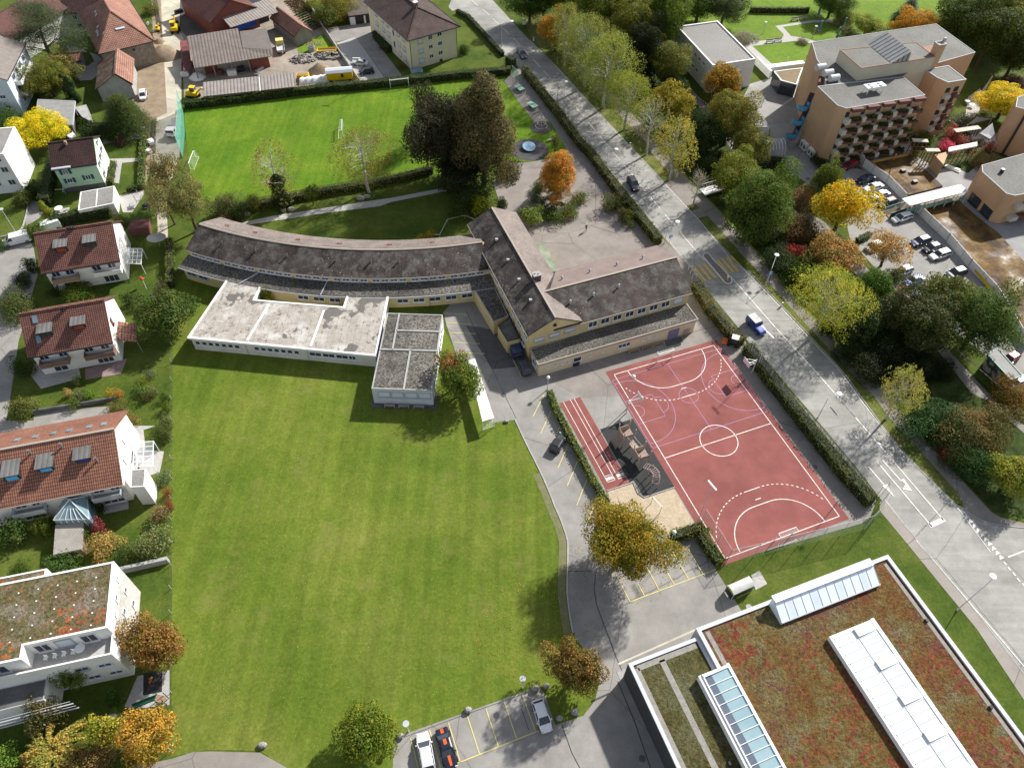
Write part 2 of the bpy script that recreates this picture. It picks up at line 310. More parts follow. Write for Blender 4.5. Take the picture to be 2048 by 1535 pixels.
def asphalt(name,c,vary=.16,streak=0):
    m,n,l,b=nodes(name); b.inputs['Roughness'].default_value=.9; b.inputs['Specular IOR Level'].default_value=.12; g=n.new('ShaderNodeNewGeometry').outputs['Position']
    t=noise(n,l,g,.16,6,.65); r=ramp(n,[(.35,tuple(x*(1-vary) for x in c)),(.65,tuple(x*(1+vary) for x in c))]); l.new(t.outputs[0],r.inputs[0]); k=r.outputs[0]
    t2=noise(n,l,g,7.,3,.7); r2=ramp(n,[(.3,(.9,)*3),(.7,(1.1,)*3)]); l.new(t2.outputs[0],r2.inputs[0]); k=mixc(n,l,1.,k,r2.outputs[0],'MULTIPLY')
    t3=noise(n,l,g,.7,4,.6); r3=ramp(n,[(.3,(.93,)*3),(.7,(1.07,)*3)]); l.new(t3.outputs[0],r3.inputs[0]); k=mixc(n,l,1.,k,r3.outputs[0],'MULTIPLY')
    if streak:
        mp=n.new('ShaderNodeMapping'); mp.inputs['Rotation'].default_value=(0,0,R(66)); mp.inputs['Scale'].default_value=(.05,1.1,1); l.new(g,mp.inputs['Vector']); t4=noise(n,l,mp.outputs[0],1.,4,.6); r4=ramp(n,[(.35,(.91,)*3),(.65,(1.08,)*3)]); l.new(t4.outputs[0],r4.inputs[0]); k=mixc(n,l,1.,k,r4.outputs[0],'MULTIPLY')
    vo=n.new('ShaderNodeTexVoronoi'); vo.feature='DISTANCE_TO_EDGE'; vo.inputs['Scale'].default_value=.055; dn=noise(n,l,g,.4,4,.7); l.new(mixc(n,l,.35,g,dn.outputs[1],'ADD'),vo.inputs['Vector']); rc=ramp(n,[(.0012,(.55,.55,.55)),(.003,(1,1,1))]); l.new(vo.outputs['Distance'],rc.inputs[0]); k=mixc(n,l,1.,k,rc.outputs[0],'MULTIPLY')
    l.new(k,b.inputs['Base Color']); MATS[name]=m; return m
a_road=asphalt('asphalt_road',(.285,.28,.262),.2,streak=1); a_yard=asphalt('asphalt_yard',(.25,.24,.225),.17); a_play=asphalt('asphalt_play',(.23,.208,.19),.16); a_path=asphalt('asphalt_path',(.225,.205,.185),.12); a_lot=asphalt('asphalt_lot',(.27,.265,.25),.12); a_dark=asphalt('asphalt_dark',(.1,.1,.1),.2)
c_beige=asphalt('concrete_road',(.45,.42,.34),.2); gravel=mat('gravel_ground',(.22,.185,.15),(.32,.28,.23),.4,fine=.15,big=.1); paving=mat('paving',(.32,.31,.3),(.4,.39,.37),2.,fine=.08)
earth=mat('earth',(.2,.15,.1),(.28,.22,.15),.5,fine=.2); sand=mat('sand',(.36,.29,.2),(.44,.36,.26),.8,fine=.15,bump=.6,bscale=2.)
tartan=mat('court_red',(.19,.06,.054),(.24,.08,.07),.3,rough=.9,fine=.08,big=.1); rubber=mat('rubber_mat',(.02,.021,.022),(.03,.031,.032),.8,fine=.15)
line_w=mat('line_white',(.74,.72,.68),(.5,.48,.45),1.8); line_p=mat('line_violet',(.38,.25,.42)); line_y=mat('line_yellow',(.6,.53,.2),(.5,.44,.18),1.); line_o=mat('line_orange_yellow',(.62,.44,.12),(.5,.36,.1),1.5); crack=mat('tar_seam',(.05,.05,.05))
wood=stripes('wood_planks',(.3,.2,.12),(.16,.1,.06),.15); woodgrey=stripes('wood_grey',(.3,.28,.25),(.16,.15,.14),.2); corr=stripes('corrugated_brown',(.17,.14,.12),(.08,.066,.06),.8); corr2=stripes('corrugated_grey',(.27,.24,.22),(.12,.1,.09),.8)
corrw=stripes('corrugated_white',(.75,.76,.76),(.55,.56,.57),.25,'y'); seam=stripes('seam_metal',(.125,.125,.12),(.09,.09,.09),.7,rough=.85); redwood=stripes('red_boards',(.2,.05,.035),(.12,.03,.02),.2)
orange=mat('render_orange',(.5,.32,.19),(.44,.285,.17),.25,fine=.04,big=.04); maroon=mat('maroon',(.15,.065,.055)); beige=mat('beige_panel',(.5,.47,.4),(.44,.41,.35),.4)
bluepaint=mat('blue_paint',(.08,.35,.6),(.07,.3,.52),.6,rough=.4); yellowp=mat('yellow_paint',(.75,.5,.01),(.65,.43,.01),1.,rough=.4); redp=mat('red_paint',(.55,.06,.03),rough=.4); greenp=mat('green_paint',(.02,.12,.07),rough=.5); tealsh=mat('shutter_green',(.02,.1,.09)); orangep=mat('orange_paint',(.7,.16,.03)); redblind=mat('blind_red',(.35,.06,.03)); brightblue=mat('blind_blue',(.08,.4,.7)); deepblue=mat('blind_navy',(.03,.05,.28)); bluebox=mat('skip_blue',(.03,.08,.2))
bark=mat('bark_brown',(.06,.045,.03),(.11,.085,.06),1.5,fine=.2); birchbark=mat('bark_birch',(.5,.49,.45),(.25,.24,.22),1.2,fine=.2); stone=mat('stone',(.3,.29,.27),(.2,.19,.18),1.,fine=.2,bump=.5)
stonewall=mat('rubble_wall',(.34,.29,.22),(.22,.19,.15),1.2,fine=.2,bump=.5); tyre=mat('tyre',(.015,.015,.015)); rim=mat('rim',(.4,.4,.42),rough=.3,metal=.6); lampw=mat('lamp_cover',(.8,.8,.8),rough=.3); tail=mat('tail_light',(.35,.01,.01),rough=.3); headl=mat('head_light',(.7,.72,.75),rough=.1)
skylw=stripes('skylight_white',(.7,.78,.84),(.6,.68,.75),3.75,rough=.3,bump=.2,stain=.05); mesh_g=mat('net_green',(.06,.28,.2)); skin=mat('skin',(.5,.32,.24)); clothd=mat('cloth_dark',(.02,.02,.025)); sailm=mat('sail_cloth',(.33,.33,.35))
def netmat(name,c,alpha,cell=.1):
    m,n,l,b=nodes(name); b.inputs['Base Color'].default_value=(*c,1); b.inputs['Roughness'].default_value=.6; uv=n.new('ShaderNodeTexCoord').outputs['UV']
    t=n.new('ShaderNodeBsdfTransparent'); mx=n.new('ShaderNodeMixShader'); mx.inputs[0].default_value=alpha
    l.new(t.outputs[0],mx.inputs[1]); l.new(b.outputs[0],mx.inputs[2]); l.new(mx.outputs[0],n['Material Output'].inputs['Surface']); MATS[name]=m; return m
net=netmat('wire_mesh',(.4,.42,.45),.22); netg=netmat('green_net',(.1,.38,.28),.6); clear=netmat('clear_panel',(.5,.56,.6),.25); netw=netmat('goal_net',(.5,.6,.55),.13)
# formwork deck: ochre boards under a grid of rebar
def deck():
    m,n,l,b=nodes('formwork_deck'); b.inputs['Specular IOR Level'].default_value=.3; g=n.new('ShaderNodeNewGeometry').outputs['Position']
    mp=n.new('ShaderNodeMapping'); mp.inputs['Rotation'].default_value=(0,0,R(-18)); l.new(g,mp.inputs['Vector'])
    t=noise(n,l,g,.22,5,.7); r=ramp(n,[(.38,(.05,.025,.012)),(.52,(.14,.075,.015)),(.66,(.22,.14,.035))]); l.new(t.outputs[0],r.inputs[0])
    t2=noise(n,l,g,.13,4,.7); r2=ramp(n,[(.45,(.85,.85,.85)),(.7,(.4,.4,.4))]); l.new(t2.outputs[0],r2.inputs[0]); l.new(r2.outputs[0],b.inputs['Roughness'])
    br=n.new('ShaderNodeTexBrick'); br.offset=0; br.inputs['Scale'].default_value=1; br.inputs['Brick Width'].default_value=1.25; br.inputs['Row Height'].default_value=.42; br.inputs['Mortar Size'].default_value=.06; br.inputs['Mortar Smooth'].default_value=.8; br.inputs['Color1'].default_value=(1,1,1,1); br.inputs['Color2'].default_value=(.75,.75,.75,1); br.inputs['Mortar'].default_value=(.35,.3,.25,1); l.new(mp.outputs[0],br.inputs['Vector'])
    l.new(mixc(n,l,1.,r.outputs[0],br.outputs[0],'MULTIPLY'),b.inputs['Base Color']); return m
deckm=deck()
# ---------------- windows ----------------
WC={}
def window(parent,loc,rz,w,h,style='w',label=None,name='window'):
    """local x along the wall, -y outward"""
    key=(round(w,2),round(h,2),style)
    if key not in WC:
        fr=MB(); t=.09; d=.1
        for x0,x1,z0,z1 in ((-w/2,w/2,h/2-t,h/2),(-w/2,w/2,-h/2,-h/2+t),(-w/2,-w/2+t,-h/2+t,h/2-t),(w/2-t,w/2,-h/2+t,h/2-t)): fr.box(((x0+x1)/2,-d/2,(z0+z1)/2),(x1-x0,d,z1-z0))
        if 'b' in style or 'r' in style or 'B' in style or 'N' in style: pass
        elif w>1.: 
            k=max(1,round(w/.9)-1)
            for q in range(k): fr.box((-w/2+w*(q+1)/(k+1),-d/2+.01,0),(.07,d,h-2*t))
        fr.box((0,-d-.04,-h/2-.05),(w+.16,.22,.07))
        pn=MB(); pn.box((0,-.03,0),(w-2*t,.03,h-2*t))
        fm={'w':whiteframe,'d':darkmetal,'g':trim,'b':trim,'r':darkmetal,'B':darkmetal,'N':darkmetal,'s':whiteframe,'m':maroon}[style[0]]
        pm={'b':blind,'r':redblind,'B':brightblue,'N':deepblue}.get(style[0],glass)
        sh=None
        if style[0]=='s':
            sh=MB()
            for sx in (-1,1): sh.box((sx*(w/2+w*.27),-.05,0),(w*.48,.06,h*1.02))
            sh=meshof(sh,'shutter',tealsh)
        WC[key]=(meshof(fr,'window',fm),meshof(pn,'pane',pm),sh)
    fm_,pm_,sh=WC[key]; o=local(name,fm_,parent,loc,rz)
    c=bpy.data.objects.new('pane',pm_); COL.objects.link(c); c.parent=o
    if sh: c=bpy.data.objects.new('shutters',sh); COL.objects.link(c); c.parent=o
    if label: o['label']=label
    return o
def facade(parent,a,b,items,style='w',off=.02):
    """windows along the wall from a to b (outside on the right hand): items (metres from a, centre height, width, height[, style])"""
    a,b=V2(a),V2(b); d=(b-a).normalized(); rz=math.atan2(d.y,d.x); nn=Vector((d.y,-d.x))
    for it in items:
        t,z,w_,h_=it[:4]; p=a+d*t+nn*off; window(parent,(p.x,p.y,z),rz,w_,h_,it[4] if len(it)>4 else style)
# ---------------- buildings ----------------
def frame(a,b):
    a,b=V2(a),V2(b); u=(b-a).normalized(); return a,u,Vector((-u.y,u.x)),(b-a).length
def gable(th,a,b,dep,ze,zr,wallm,roofm,ov=.5,ovg=.3,thk=.22,z0=0.,trimm=None,wallname='wall',ridge_at=.5):
    """a->b is the eave wall nearest the camera; depth runs to its left"""
    a,u,v,L=frame(a,b); D=dep; r_=ridge_at*D
    p=lambda s,t,z: (*(a+u*s+v*t),z)
    m=MB(); prof=[(0,z0),(D,z0),(D,ze),(r_,zr),(0,ze)]
    vs=[p(0,t,z) for t,z in prof]+[p(L,t,z) for t,z in prof]; n=5
    m.add(vs,[(i,i+5,(i+1)%5+5,(i+1)%5) for i in range(5)]+[(0,1,2,3,4),(9,8,7,6,5)]); m.build(wallname,wallm,th)
    s1=(zr-ze)/r_; s2=(zr-ze)/(D-r_); o=MB(); zz=.05
    for t0,t1,za,zb in ((-ov,r_,ze-ov*s1+zz,zr+zz),(D+ov,r_,ze-ov*s2+zz,zr+zz)):
        q=[p(-ovg,t0,za),p(L+ovg,t0,za),p(L+ovg,t1,zb),p(-ovg,t1,zb)]; q2=[(x,y,z+thk) for x,y,z in q]
        o.add(q+q2,[(0,1,2,3),(7,6,5,4),(0,4,5,1),(1,5,6,2),(2,6,7,3),(3,7,4,0)])
    ro=o.build('roof',roofm,th)
    rc=MB(); rc.bar(p(-ovg,r_,zr+zz+thk+.02),p(L+ovg,r_,zr+zz+thk+.02),.35,.12); rc.build('ridge_cap',trimm or roofm,ro)
    e=MB(); e.bar(p(-ovg,-ov-.08,ze-ov*s1+.12),p(L+ovg,-ov-.08,ze-ov*s1+.12),.16,.14); e.build('gutter',darkmetal if trimm is None else trimm,ro)
    return a,u,v,L,ro
def flat(th,poly,z1,wallm,roofm,par=.35,pw=.3,trimm=None,z0=0.,over=0.,wallname='wall'):
    p=ccw(poly); m=MB(); m.prism(p,z0,z1-.02); m.build(wallname,wallm,th)
    q=inset(p,-over) if over else p
    r=MB(); r.prism(inset(q,pw-.02),z1-.02,z1+.03,bottom=False); ro=r.build('roof',roofm,th)
    k=MB(); k.ring(q,pw,z1-.3 if over else z1-.05,z1+par); k.build('parapet',trimm or trim,th); return ro
def slope_pt(a,u,v,s,t,z): q=a+u*s+v*t; return Vector((q.x,q.y,z))
# ---------------- ground sheets ----------------
LV=[0.]
def sheet(name,m,pts,lv,s=True,smoothit=False):
    """pts: photo pixels or (region,x,y)"""
    q=[P(*p) if len(p)==2 else W(*p) for p in pts]
    b=MB(); b.sheet(q,lz(lv)); o=b.build(name,m); return tag(o,kind='structure')
LC={}
def lz(lv): LC[lv]=LC.get(lv,0)+1; return lv*.006+LC[lv]*.0003
def wsheet(name,m,pts,lv): b=MB(); b.sheet(pts,lz(lv)); return tag(b.build(name,m),kind='structure')
g0=MB(); g0.sheet([(-900,-500),(900,-500),(900,1300),(-900,1300)],0); tag(g0.build('ground',g_garden),kind='structure')
meadow_edge=[('t',1610,385),('t',1720,620),('t',1860,900),('t',1960,1130),('u',240,1030),('t',2047,1340),('u',320,1220),('u',365,1370),('u',368,1535),('z',305,330),('z',305,480),('z',330,680),('z',352,800)]
sheet('meadow',g_meadow,[(345,560),(343,1512),(420,1498),(520,1500),(600,1560),(700,1650),(900,1600),(1130,1450),(1180,1420)]+[p for p in meadow_edge[::-1]]+[(986,845),(950,795),(935,770),(911,704),(880,640),(700,560),(380,540)],1)
# big school yard asphalt
yard=[(887,624),(960,540),(1100,620),(1400,540),(1450,600),('q',430,520),('q',750,940),('q',1000,1300),('u',2047+700,700),(1741,1032),(1723,1046),(1444,1126),(1431,1138),(1465,1192),(1490,1232),(1600,1330),(1520,1700),(780,1720),(787,1487),(800,1470),(1078,1372),(1090,1385),(1111,1449),(1167,1430),(1190,1400),(1200,1360),(1170,1300)]
sheet('schoolyard',a_yard,yard[:3]+[(1290,600),(1345,545),(1400,585),('q',680,650),('q',820,850),('q',1070,1110),('q',1440,1535),('w',400,660),('w',620,950),(1741,1032)]+yard[10:]+[(1146,1268)]+[p for p in meadow_edge[::-1]]+[(986,845),(950,795),(935,770),(911,704),(893,650)],2)
sheet('playground_asphalt',a_play,[(1090,755),(1440,640),(1480,690),('q',700,860),('w',0,330),('w',280,690),('w',560,1010),('v',1600,620),('v',1460,640),('v',1100,560),(1270,790),(1160,795)],3)
sheet('north_yard',a_play,[(1008,162),(1040,132),(1100,212),(1175,300),(1245,398),(1308,490),(1330,520),(1200,560),(1120,560),(1060,480),(1000,410),(985,360),(1010,352),(1025,327),(1062,324),(1100,316),(1136,308),('c',1950,1180),('c',1890,1190),('c',1800,1195),('c',1650,1000)],3)
sheet('pavement',a_path,[(1300,480),(1327,478),(1371,524),(1412,576),(1385,590),(1330,535)],4)
# tree island by the drive
sheet('tree_island',g_meadow,[('y',1520,590),('y',1730,215),('y',1700,100),('y',1760,300),('y',1880,600),('y',1850,700),('y',1790,775),('y',1605,850)],4)
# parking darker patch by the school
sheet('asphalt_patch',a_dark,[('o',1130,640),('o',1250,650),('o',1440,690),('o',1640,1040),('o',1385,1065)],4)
# main road
rl=[(820,-120),(905,5),(960,65),(1016,118),(1060,151),('d',300,1090),('d',590,1490),('j',870,600),('j',1290,1130),(1371,526),(1412,577),('q',700,640),('q',830,820),('q',1080,1090),('q',1450,1520),('w',410,650),('w',640,950),('w',1150,1545),(1940,1225),(2060,1380),(2200,1560)]
rr=[(900,-120),(985,0),(1060,82),('d',270,665),('d',560,985),('j',740,0),('j',1300,605),('j',1640,965),('j',1960,1310),('q',790,100),('q',1140,455),('q',1700,1055),('w',480,0),('w',850,485),('w',1340,975),('w',1440,1050),('w',1580,1145),('w',1750,1210),('w',2047,1245),(2300,1080),(2500,1500)]
sheet('road',a_road,rl+rr[::-1],2)
# pavement on the school side at the lower right
sheet('pavement',c_beige if False else asphalt('pavement_light',(.27,.25,.225),.08),[('w',640,1000),('w',690,960),('w',760,1050),('w',1150,1545),(1417+505/3.374*0+350,1233+0),('B',1417,1060),('B',1417,1160),('B',610,0),('w',640,1075)][:4]+[('B',700,0),('B',1060,440),('B',1500,1010),('B',1500,1200),('B',1100,600),('B',610,0),('w',640,1075)],4)
# foot and cycle path
pl=[('d',0,60),('d',280,420),('d',430,640),('d',680,930),('d',1120,1380),('j',1200,335),('j',1410,580),('j',1300,612),('j',1640,960),('j',1730,935),('j',2035,1280),('q',880,80),('q',1050,270),('q',1350,600),('q',1800,1080),('q',2047,1340),('w',740,175),('w',1120,585),('w',1400,905),('w',1465,1030),('w',1430,1045),('w',1580,1140),('w',1750,1205)]
pr=[('d',100,60),('d',360,420),('d',560,640),('d',830,930),('d',1290,1440),('j',1400,420),('j',1560,600),('j',1880,930),('j',2047,1120),('q',960,0),('q',1330,450),('q',1640,750),('q',2047,1180),('w',890,160),('w',1220,540),('w',1730,1090),('w',1820,1140),('w',2060,1200),('w',2060,1240)]
sheet('footpath',a_path,pl+pr[::-1],3)
verge1=[(1010,-60),('d',0,300),('d',0,395),('d',270,660),('d',560,980),('j',740,0),('j',1300,600),('j',1410,580),('j',1200,335),('d',1120,1380),('d',680,930),('d',430,640),('d',280,420),('d',120,200),(1050,-60)]
sheet('verge',g_verge,[(1000,-60),(1065,80),('d',270,655),('d',560,975),('j',735,0),('j',1300,600),('j',1410,580),('j',1200,335),('d',1120,1380),('d',680,930),('d',430,640),('d',280,420),(1060,-60)],5)
sheet('verge',g_verge,[('j',1515,840),('j',1600,812),('j',1660,860),('j',1570,888)],5)
sheet('verge',g_verge,[('j',1630,960),('j',1730,935),('j',2035,1270),('j',2010,1300),('j',1960,1315)],5)
sheet('verge',g_verge,[('q',800,95),('q',870,80),('q',1060,275),('q',1350,600),('q',1800,1080),('q',2047,1340),('w',740,175),('w',1120,585),('w',1400,905),('w',1465,1030),('w',1350,985),('w',850,480),('w',480,0),('q',1700,1050),('q',1140,450)],5)
# undergrowth strip beyond the path (stream bank)
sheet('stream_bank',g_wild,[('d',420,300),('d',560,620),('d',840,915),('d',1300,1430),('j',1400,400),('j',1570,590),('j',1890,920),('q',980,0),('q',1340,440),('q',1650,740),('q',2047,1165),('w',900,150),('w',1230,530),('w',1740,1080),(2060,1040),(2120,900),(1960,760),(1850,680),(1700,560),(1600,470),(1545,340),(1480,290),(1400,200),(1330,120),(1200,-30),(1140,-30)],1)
sheet('path_edge',g_park,[('j',1340,380),('j',1400,400),('j',1570,590),('j',1890,920),('q',980,0),('q',1340,440),('q',1650,740),('q',2047,1165),('w',900,150),('w',870,170),('q',2047,1200),('q',1640,770),('q',1330,470),('j',1880,950)],2)
# park and lawns top right
sheet('park_lawn',g_park,[(1380,75),(1350,-60),(2100,-60),(2100,10),(1900,10),(1820,60),(1640,110),(1500,120)],2)
sheet('park_lawn',g_park,[('e',850,445),('e',1400,400),('e',1370,600),('e',1070,645)],4)
sheet('garden_path',paving,[('e',700,370),('e',930,400),('e',1140,375),('e',1160,340),('e',1075,255),('e',1430,200),('e',1620,195),('e',1740,240),('e',1720,260),('e',1600,220),('e',1450,220),('e',1150,265),('e',1230,355),('e',1330,365),('e',1470,405),('e',1430,425),('e',1270,400),('e',850,450),('e',1060,640),('e',1000,665),('e',760,440)],5)
sheet('hotel_forecourt',a_lot,[(1488,192),(1500,168),(1560,150),(1600,160),(1640,190),(1660,300),(1640,360),(1690,330),(1760,350),(1860,425),(1980,540),(2060,610),(2060,800),(1960,700),(1890,650),(1800,590),(1745,530),(1700,480),(1690,430),(1640,385),(1590,350),(1540,310),(1540,250),(1500,215)],3)
sheet('park_path',a_path,[('e',160,820),('e',240,840),('e',400,1040),('e',560,1230),(1500,330),(1560,400),(1610,420),('k',1560,1000),('r',850,440),('r',1240,800),('r',1920,1535),('w',2080,260),('w',2080,350),('w',1700,10),('r',1540,1300),('r',1220,900),('r',680,440),(1640,470),(1560,420),(1500,350),('e',500,1260)],3)
sheet('tape_verge',g_garden,[(1650,455),(1720,520),(1800,590),(1880,660),(1960,740),(1950,760),(1870,690),(1790,610),(1700,530)],2)
# bus-way between tower and street at right edge
sheet('construction_ground',mat('concrete_slab',(.27,.27,.27),(.21,.21,.21),.3,fine=.08),[(1700,320),(1900,240),(2100,300),(2100,640),(2020,560),(1900,460)],3)
# sports pitch
sheet('sports_pitch',g_pitch,[(369,240),(370,205),(700,185),(1014,145),('c',1500,790),('c',1650,1000),('c',1800,1195),('c',1950,1180),('j',380,320),('j',0,410),('i',1620,402),(950,352),('i',370,520),('h',1500,640),('h',700,780),('h',420,800),(385,395)],3)
for (r_,x,y,rad) in (('c',1865,1245,2.6),('c',1750,1462,4.3)):
    c=W(r_,x,y); b=MB(); b.sheet([(c.x+rad*math.cos(t*math.pi/16),c.y+rad*math.sin(t*math.pi/16)) for t in range(32)],.04); tag(b.build('rubber_surface',mat('rubber_fall_grey',(.045,.044,.046),(.07,.068,.07),1.5)),kind='structure')
# path behind curved wing
sheet('gravel_path',paving,[('h',560,1030),('h',1000,935),('h',1500,860),('h',2047,775),('i',400,760),('i',900,665),('i',960,690),('i',400,800),('h',2047,840),('h',1500,910),('h',1000,985),('h',680,1035)],3)
sheet('wing_lawn',g_garden,[('h',680,1035),('h',1500,912),('i',400,802),('i',960,695),('i',1150,950),('i',1180,1130),('i',0,1220),('h',1200,1170)],2)
# street at top left and the building yard beside it
sheet('side_street',c_beige,[('a',1560,-150),('a',1760,-150),('a',1750,300),('a',1790,380),('a',1770,600),('a',1770,1000),('a',1750,1535),('g',1700,500),('g',1620,760),('g',1640,1150),('g',1540,1150),('g',1530,800),('g',1500,380),('a',1530,1150),('a',1630,1100),('a',1600,600)],4)
sheet('dug_street',earth,[('a',1470,-150),('a',1600,-150),('a',1600,300),('a',1640,600),('a',1640,1100),('a',1530,1160),('g',1500,380),('g',1400,700),('g',1160,740),('g',1400,640),('g',1400,130),('a',1440,1160),('a',1290,980),('a',1290,620),('a',1500,540)],3)
sheet('farm_lane',a_dark,[('b',80,-100),('b',330,-100),('b',600,280),('b',160,360),('b',110,300)],3)
sheet('builders_yard',gravel,[('b',100,-150),('b',1300,-150),('b',1620,420),('b',1850,790),('b',1240,870),('b',300,960),('b',140,960),('b',110,480)],2)
sheet('grass_patch',g_park,[('b',1240,440),('b',1500,330),('b',1590,440),('b',1600,480),('b',1250,530)],4)
sheet('vegetable_plot',earth,[('b',1100,0),('b',1320,0),('b',1520,290),('b',1400,300),('b',1250,200)],3)
sheet('driveway',a_yard,[('b',1500,280),('b',2047,200),('c',300,200),('c',240,300),('c',240,390),('c',510,740),('c',340,760),('c',110,430),('b',1800,370),('b',1620,410)],3)
sheet('parking_slab',paving,[('b',1625,420),('b',1800,365),('c',110,435),('c',335,760),('b',1845,790)],4)
sheet('block_lawn',g_garden,[('c',1010,140),('c',1180,160),('c',1510,540),('c',1560,640),('c',860,700),('c',600,740),('c',780,700),('c',1050,560)],3)
sheet('side_drive',a_road,[(880,-60),(905,-5),('c',960,70),('c',1000,110),('c',1040,90),('c',1150,90),('c',1500,-60)],2)
# private lane on the left and bottom corner road
sheet('lane',a_yard,[(-40,480),(0,505),('g',0,1230),('g',60,1130),('g',250,1100),('g',330,1250),('g',370,1500),('m',180,800),('m',130,1150),('m',70,1535),('s',50,200),('s',330,200),('s',330,100),('s',1060,60),('s',1080,130),('s',100,330),(-60,880)],3)
sheet('lane',a_path,[('x',800,1600),('x',900,1530),('x',1190,1470),('x',1330,1425),('x',1449,1420),(520,1504),(575,1535),(600,1600)],4)
sheet('terrace',paving,[('m',330,1010),('m',760,1000),('m',790,1150),('m',400,1255),('m',305,1130)],4)
sheet('terrace',mat('terrace_pink',(.28,.2,.19)),[('m',830,1060),('m',1240,960),('m',1180,1110),('m',835,1165)],4)
sheet('terrace',paving,[('s',1010,940),('s',1250,930),('s',1255,1060),('s',1010,1110)],4)
sheet('terrace',paving,[('s',1300,250),('s',1520,250),('s',1400,290),('s',1420,480),('s',1600,500),('s',1560,700),('s',1440,740),('s',1300,600)],4)
sheet('garden_path',paving,[('g',1060,380),('g',1390,370),('g',1390,400),('g',1190,420),('g',1160,620),('g',1110,610),('g',1120,410)],4)
sheet('garage_drive',paving,[('g',1150,740),('g',1400,690),('g',1400,730),('g',1290,900),('g',1200,900)],4)
sheet('garden_path',paving,[('g',1000,130+0),('g',1400,110),('g',1400,180),('g',1010,235)],4)
sheet('driveway',a_yard,[('g',250,1040),('g',260,800),('g',300,780),('g',500,830),('g',380,960)],4)
sheet('play_gravel',paving,[('x',950,900),('x',1170,860),('x',1170,1100),('x',900,1130),('x',860,1110)],4)
sheet('rubber_surface',rubber,[('x',990,885),('x',1120,860),('x',1118,1010),('x',988,1035)],5)
sheet('courtyard',paving,[('a',640,430),('a',960,540),('a',1050,640),('a',900,780),('a',760,790),('a',730,640)],4)
sheet('garden_grass',g_garden,[('a',770,520),('a',870,500),('a',920,600),('a',860,640),('a',740,640)],5)
sheet('terrace',paving,[('l',1440,1000),('l',1620,900)] if False else [('f',1500,950),('f',1620,860),('f',1640,1040),('f',1560,1150),('f',1470,1170)],4)
# kerbs
def kerb(pts,wid=.15,z1=.1,name='kerb',sm=4):
    q=[P(*p) if len(p)==2 else W(*p) for p in pts]; q=smoothline(q,sm); L,Rr=offset(q,wid/2),offset(q,-wid/2); b=MB()
    for i in range(len(q)-1): b.prism([L[i],L[i+1],Rr[i+1],Rr[i]],0,z1,bottom=False)
    tag(b.build(name,concrete),kind='structure')
kerb(meadow_edge,.22); q_=smoothline([W(*p) for p in meadow_edge[2:]],4); b=MB(); b.strip(offset(q_,-.75),1.1,.03); tag(b.build('worn_edge',mat('worn_ground',(.17,.15,.085),(.11,.13,.04),.9,fine=.2)),kind='structure'); kerb([('d',0,395),('d',270,662),('d',560,982),('j',740,3),('j',1300,603)]); kerb([('q',800,98),('q',1140,452),('q',1700,1052),('w',480,0),('w',850,482),('w',1340,975),('w',1440,1048),('w',1580,1143),('w',1750,1208),('w',2047,1243)])
kerb([('w',690,960),('w',760,1052),('w',1140,1535),('B',1060,440),('B',1417,900)],.15,.05)
kerb([('g',0,1150),('g',190,1090),('g',250,960),('g',290,790)],.2,.3,'low_kerb')
# markings
def mark(m,lv,*segs,name='road_marking'):
    b=MB()
    for sgm in segs:
        a,c_,wd=sgm; a=P(*a) if len(a)==2 else W(*a); c_=P(*c_) if len(c_)==2 else W(*c_); b.strip([a,c_],wd,.048)
    return tag(b.build(name,m),kind='structure')
dash=[(('c',1180,0),('c',1250,60)),(('c',1290,90),('c',1360,150)),(('c',1395,185),('c',1450,240)),(('c',1490,275),('c',1555,340)),(('c',1590,372),('c',1655,438)),(('c',1690,478),('c',1750,545)),(('c',1785,580),('c',1855,655)),(('c',1890,695),('c',1955,765)),(('c',1995,815),('c',2047,870)),
(('d',240,812),('d',310,890)),(('d',340,925),('d',412,1010)),(('d',450,1055),('d',522,1140)),(('d',565,1190),('d',638,1278)),(('d',677,1328),('d',755,1418)),(('j',797,300),('j',877,395)),(('j',918,445),('j',1005,545)),(('j',1040,600),('j',1133,700)),(('j',1178,757),('j',1270,865)),(('j',1315,922),('j',1410,1033))]
cent=[(a,b_,.18) for a,b_ in dash]+[(('j',1463,1093),('j',1705,1378),.18),(('q',640,160),('q',1050,630),.2),(('q',1050,630),('q',1480,1100),.2),(('q',1480,1100),('q',1860,1535),.2),(('w',255,0),('w',640,440),.22),(('w',640,440),('w',1262,1170),.2),(('q',1605,1425),('q',1688,1520),.16),(('w',155,65),('w',238,155),.18),(('w',380,330),('w',458,415),.18),
(('w',618,605),('w',1150,1235),.2),(('w',528,645),('w',720,870),.2),(('w',665,583),('w',850,790),.2),(('w',1125,1225),('w',1268,1160),.75)]
mark(line_w,7,*cent)
mark(line_w,7,(('d',270,672),('d',560,992),.12),(('d',560,992),('j',740,14),.12),(('j',740,14),('j',1660,990),.14),(('j',1660,990),('q',660,20),.12),(('q',665,0),('q',800,120),.14),(('q',800,120),('q',1140,475),.14),(('q',1140,475),('q',1700,1075),.14),(('q',1700,1075),('w',470,20),.14),(('w',470,20),('w',850,500),.14),(('w',850,500),('w',1400,1050),.12),(('w',1400,1050),('w',1720,1480),.12),(('w',690,970),('w',1140,1535),.15),(('B',690,0),('B',1417,850),.15),(('j',370,0),('j',590,260),.1),(('j',590,260),('j',1010,770),.1),(('j',1010,770),('q',420,270),.1),name='edge_marking')
for ax,ay,cx,cy in (('w',720,870,0),('w',850,790,1)) if False else (): pass
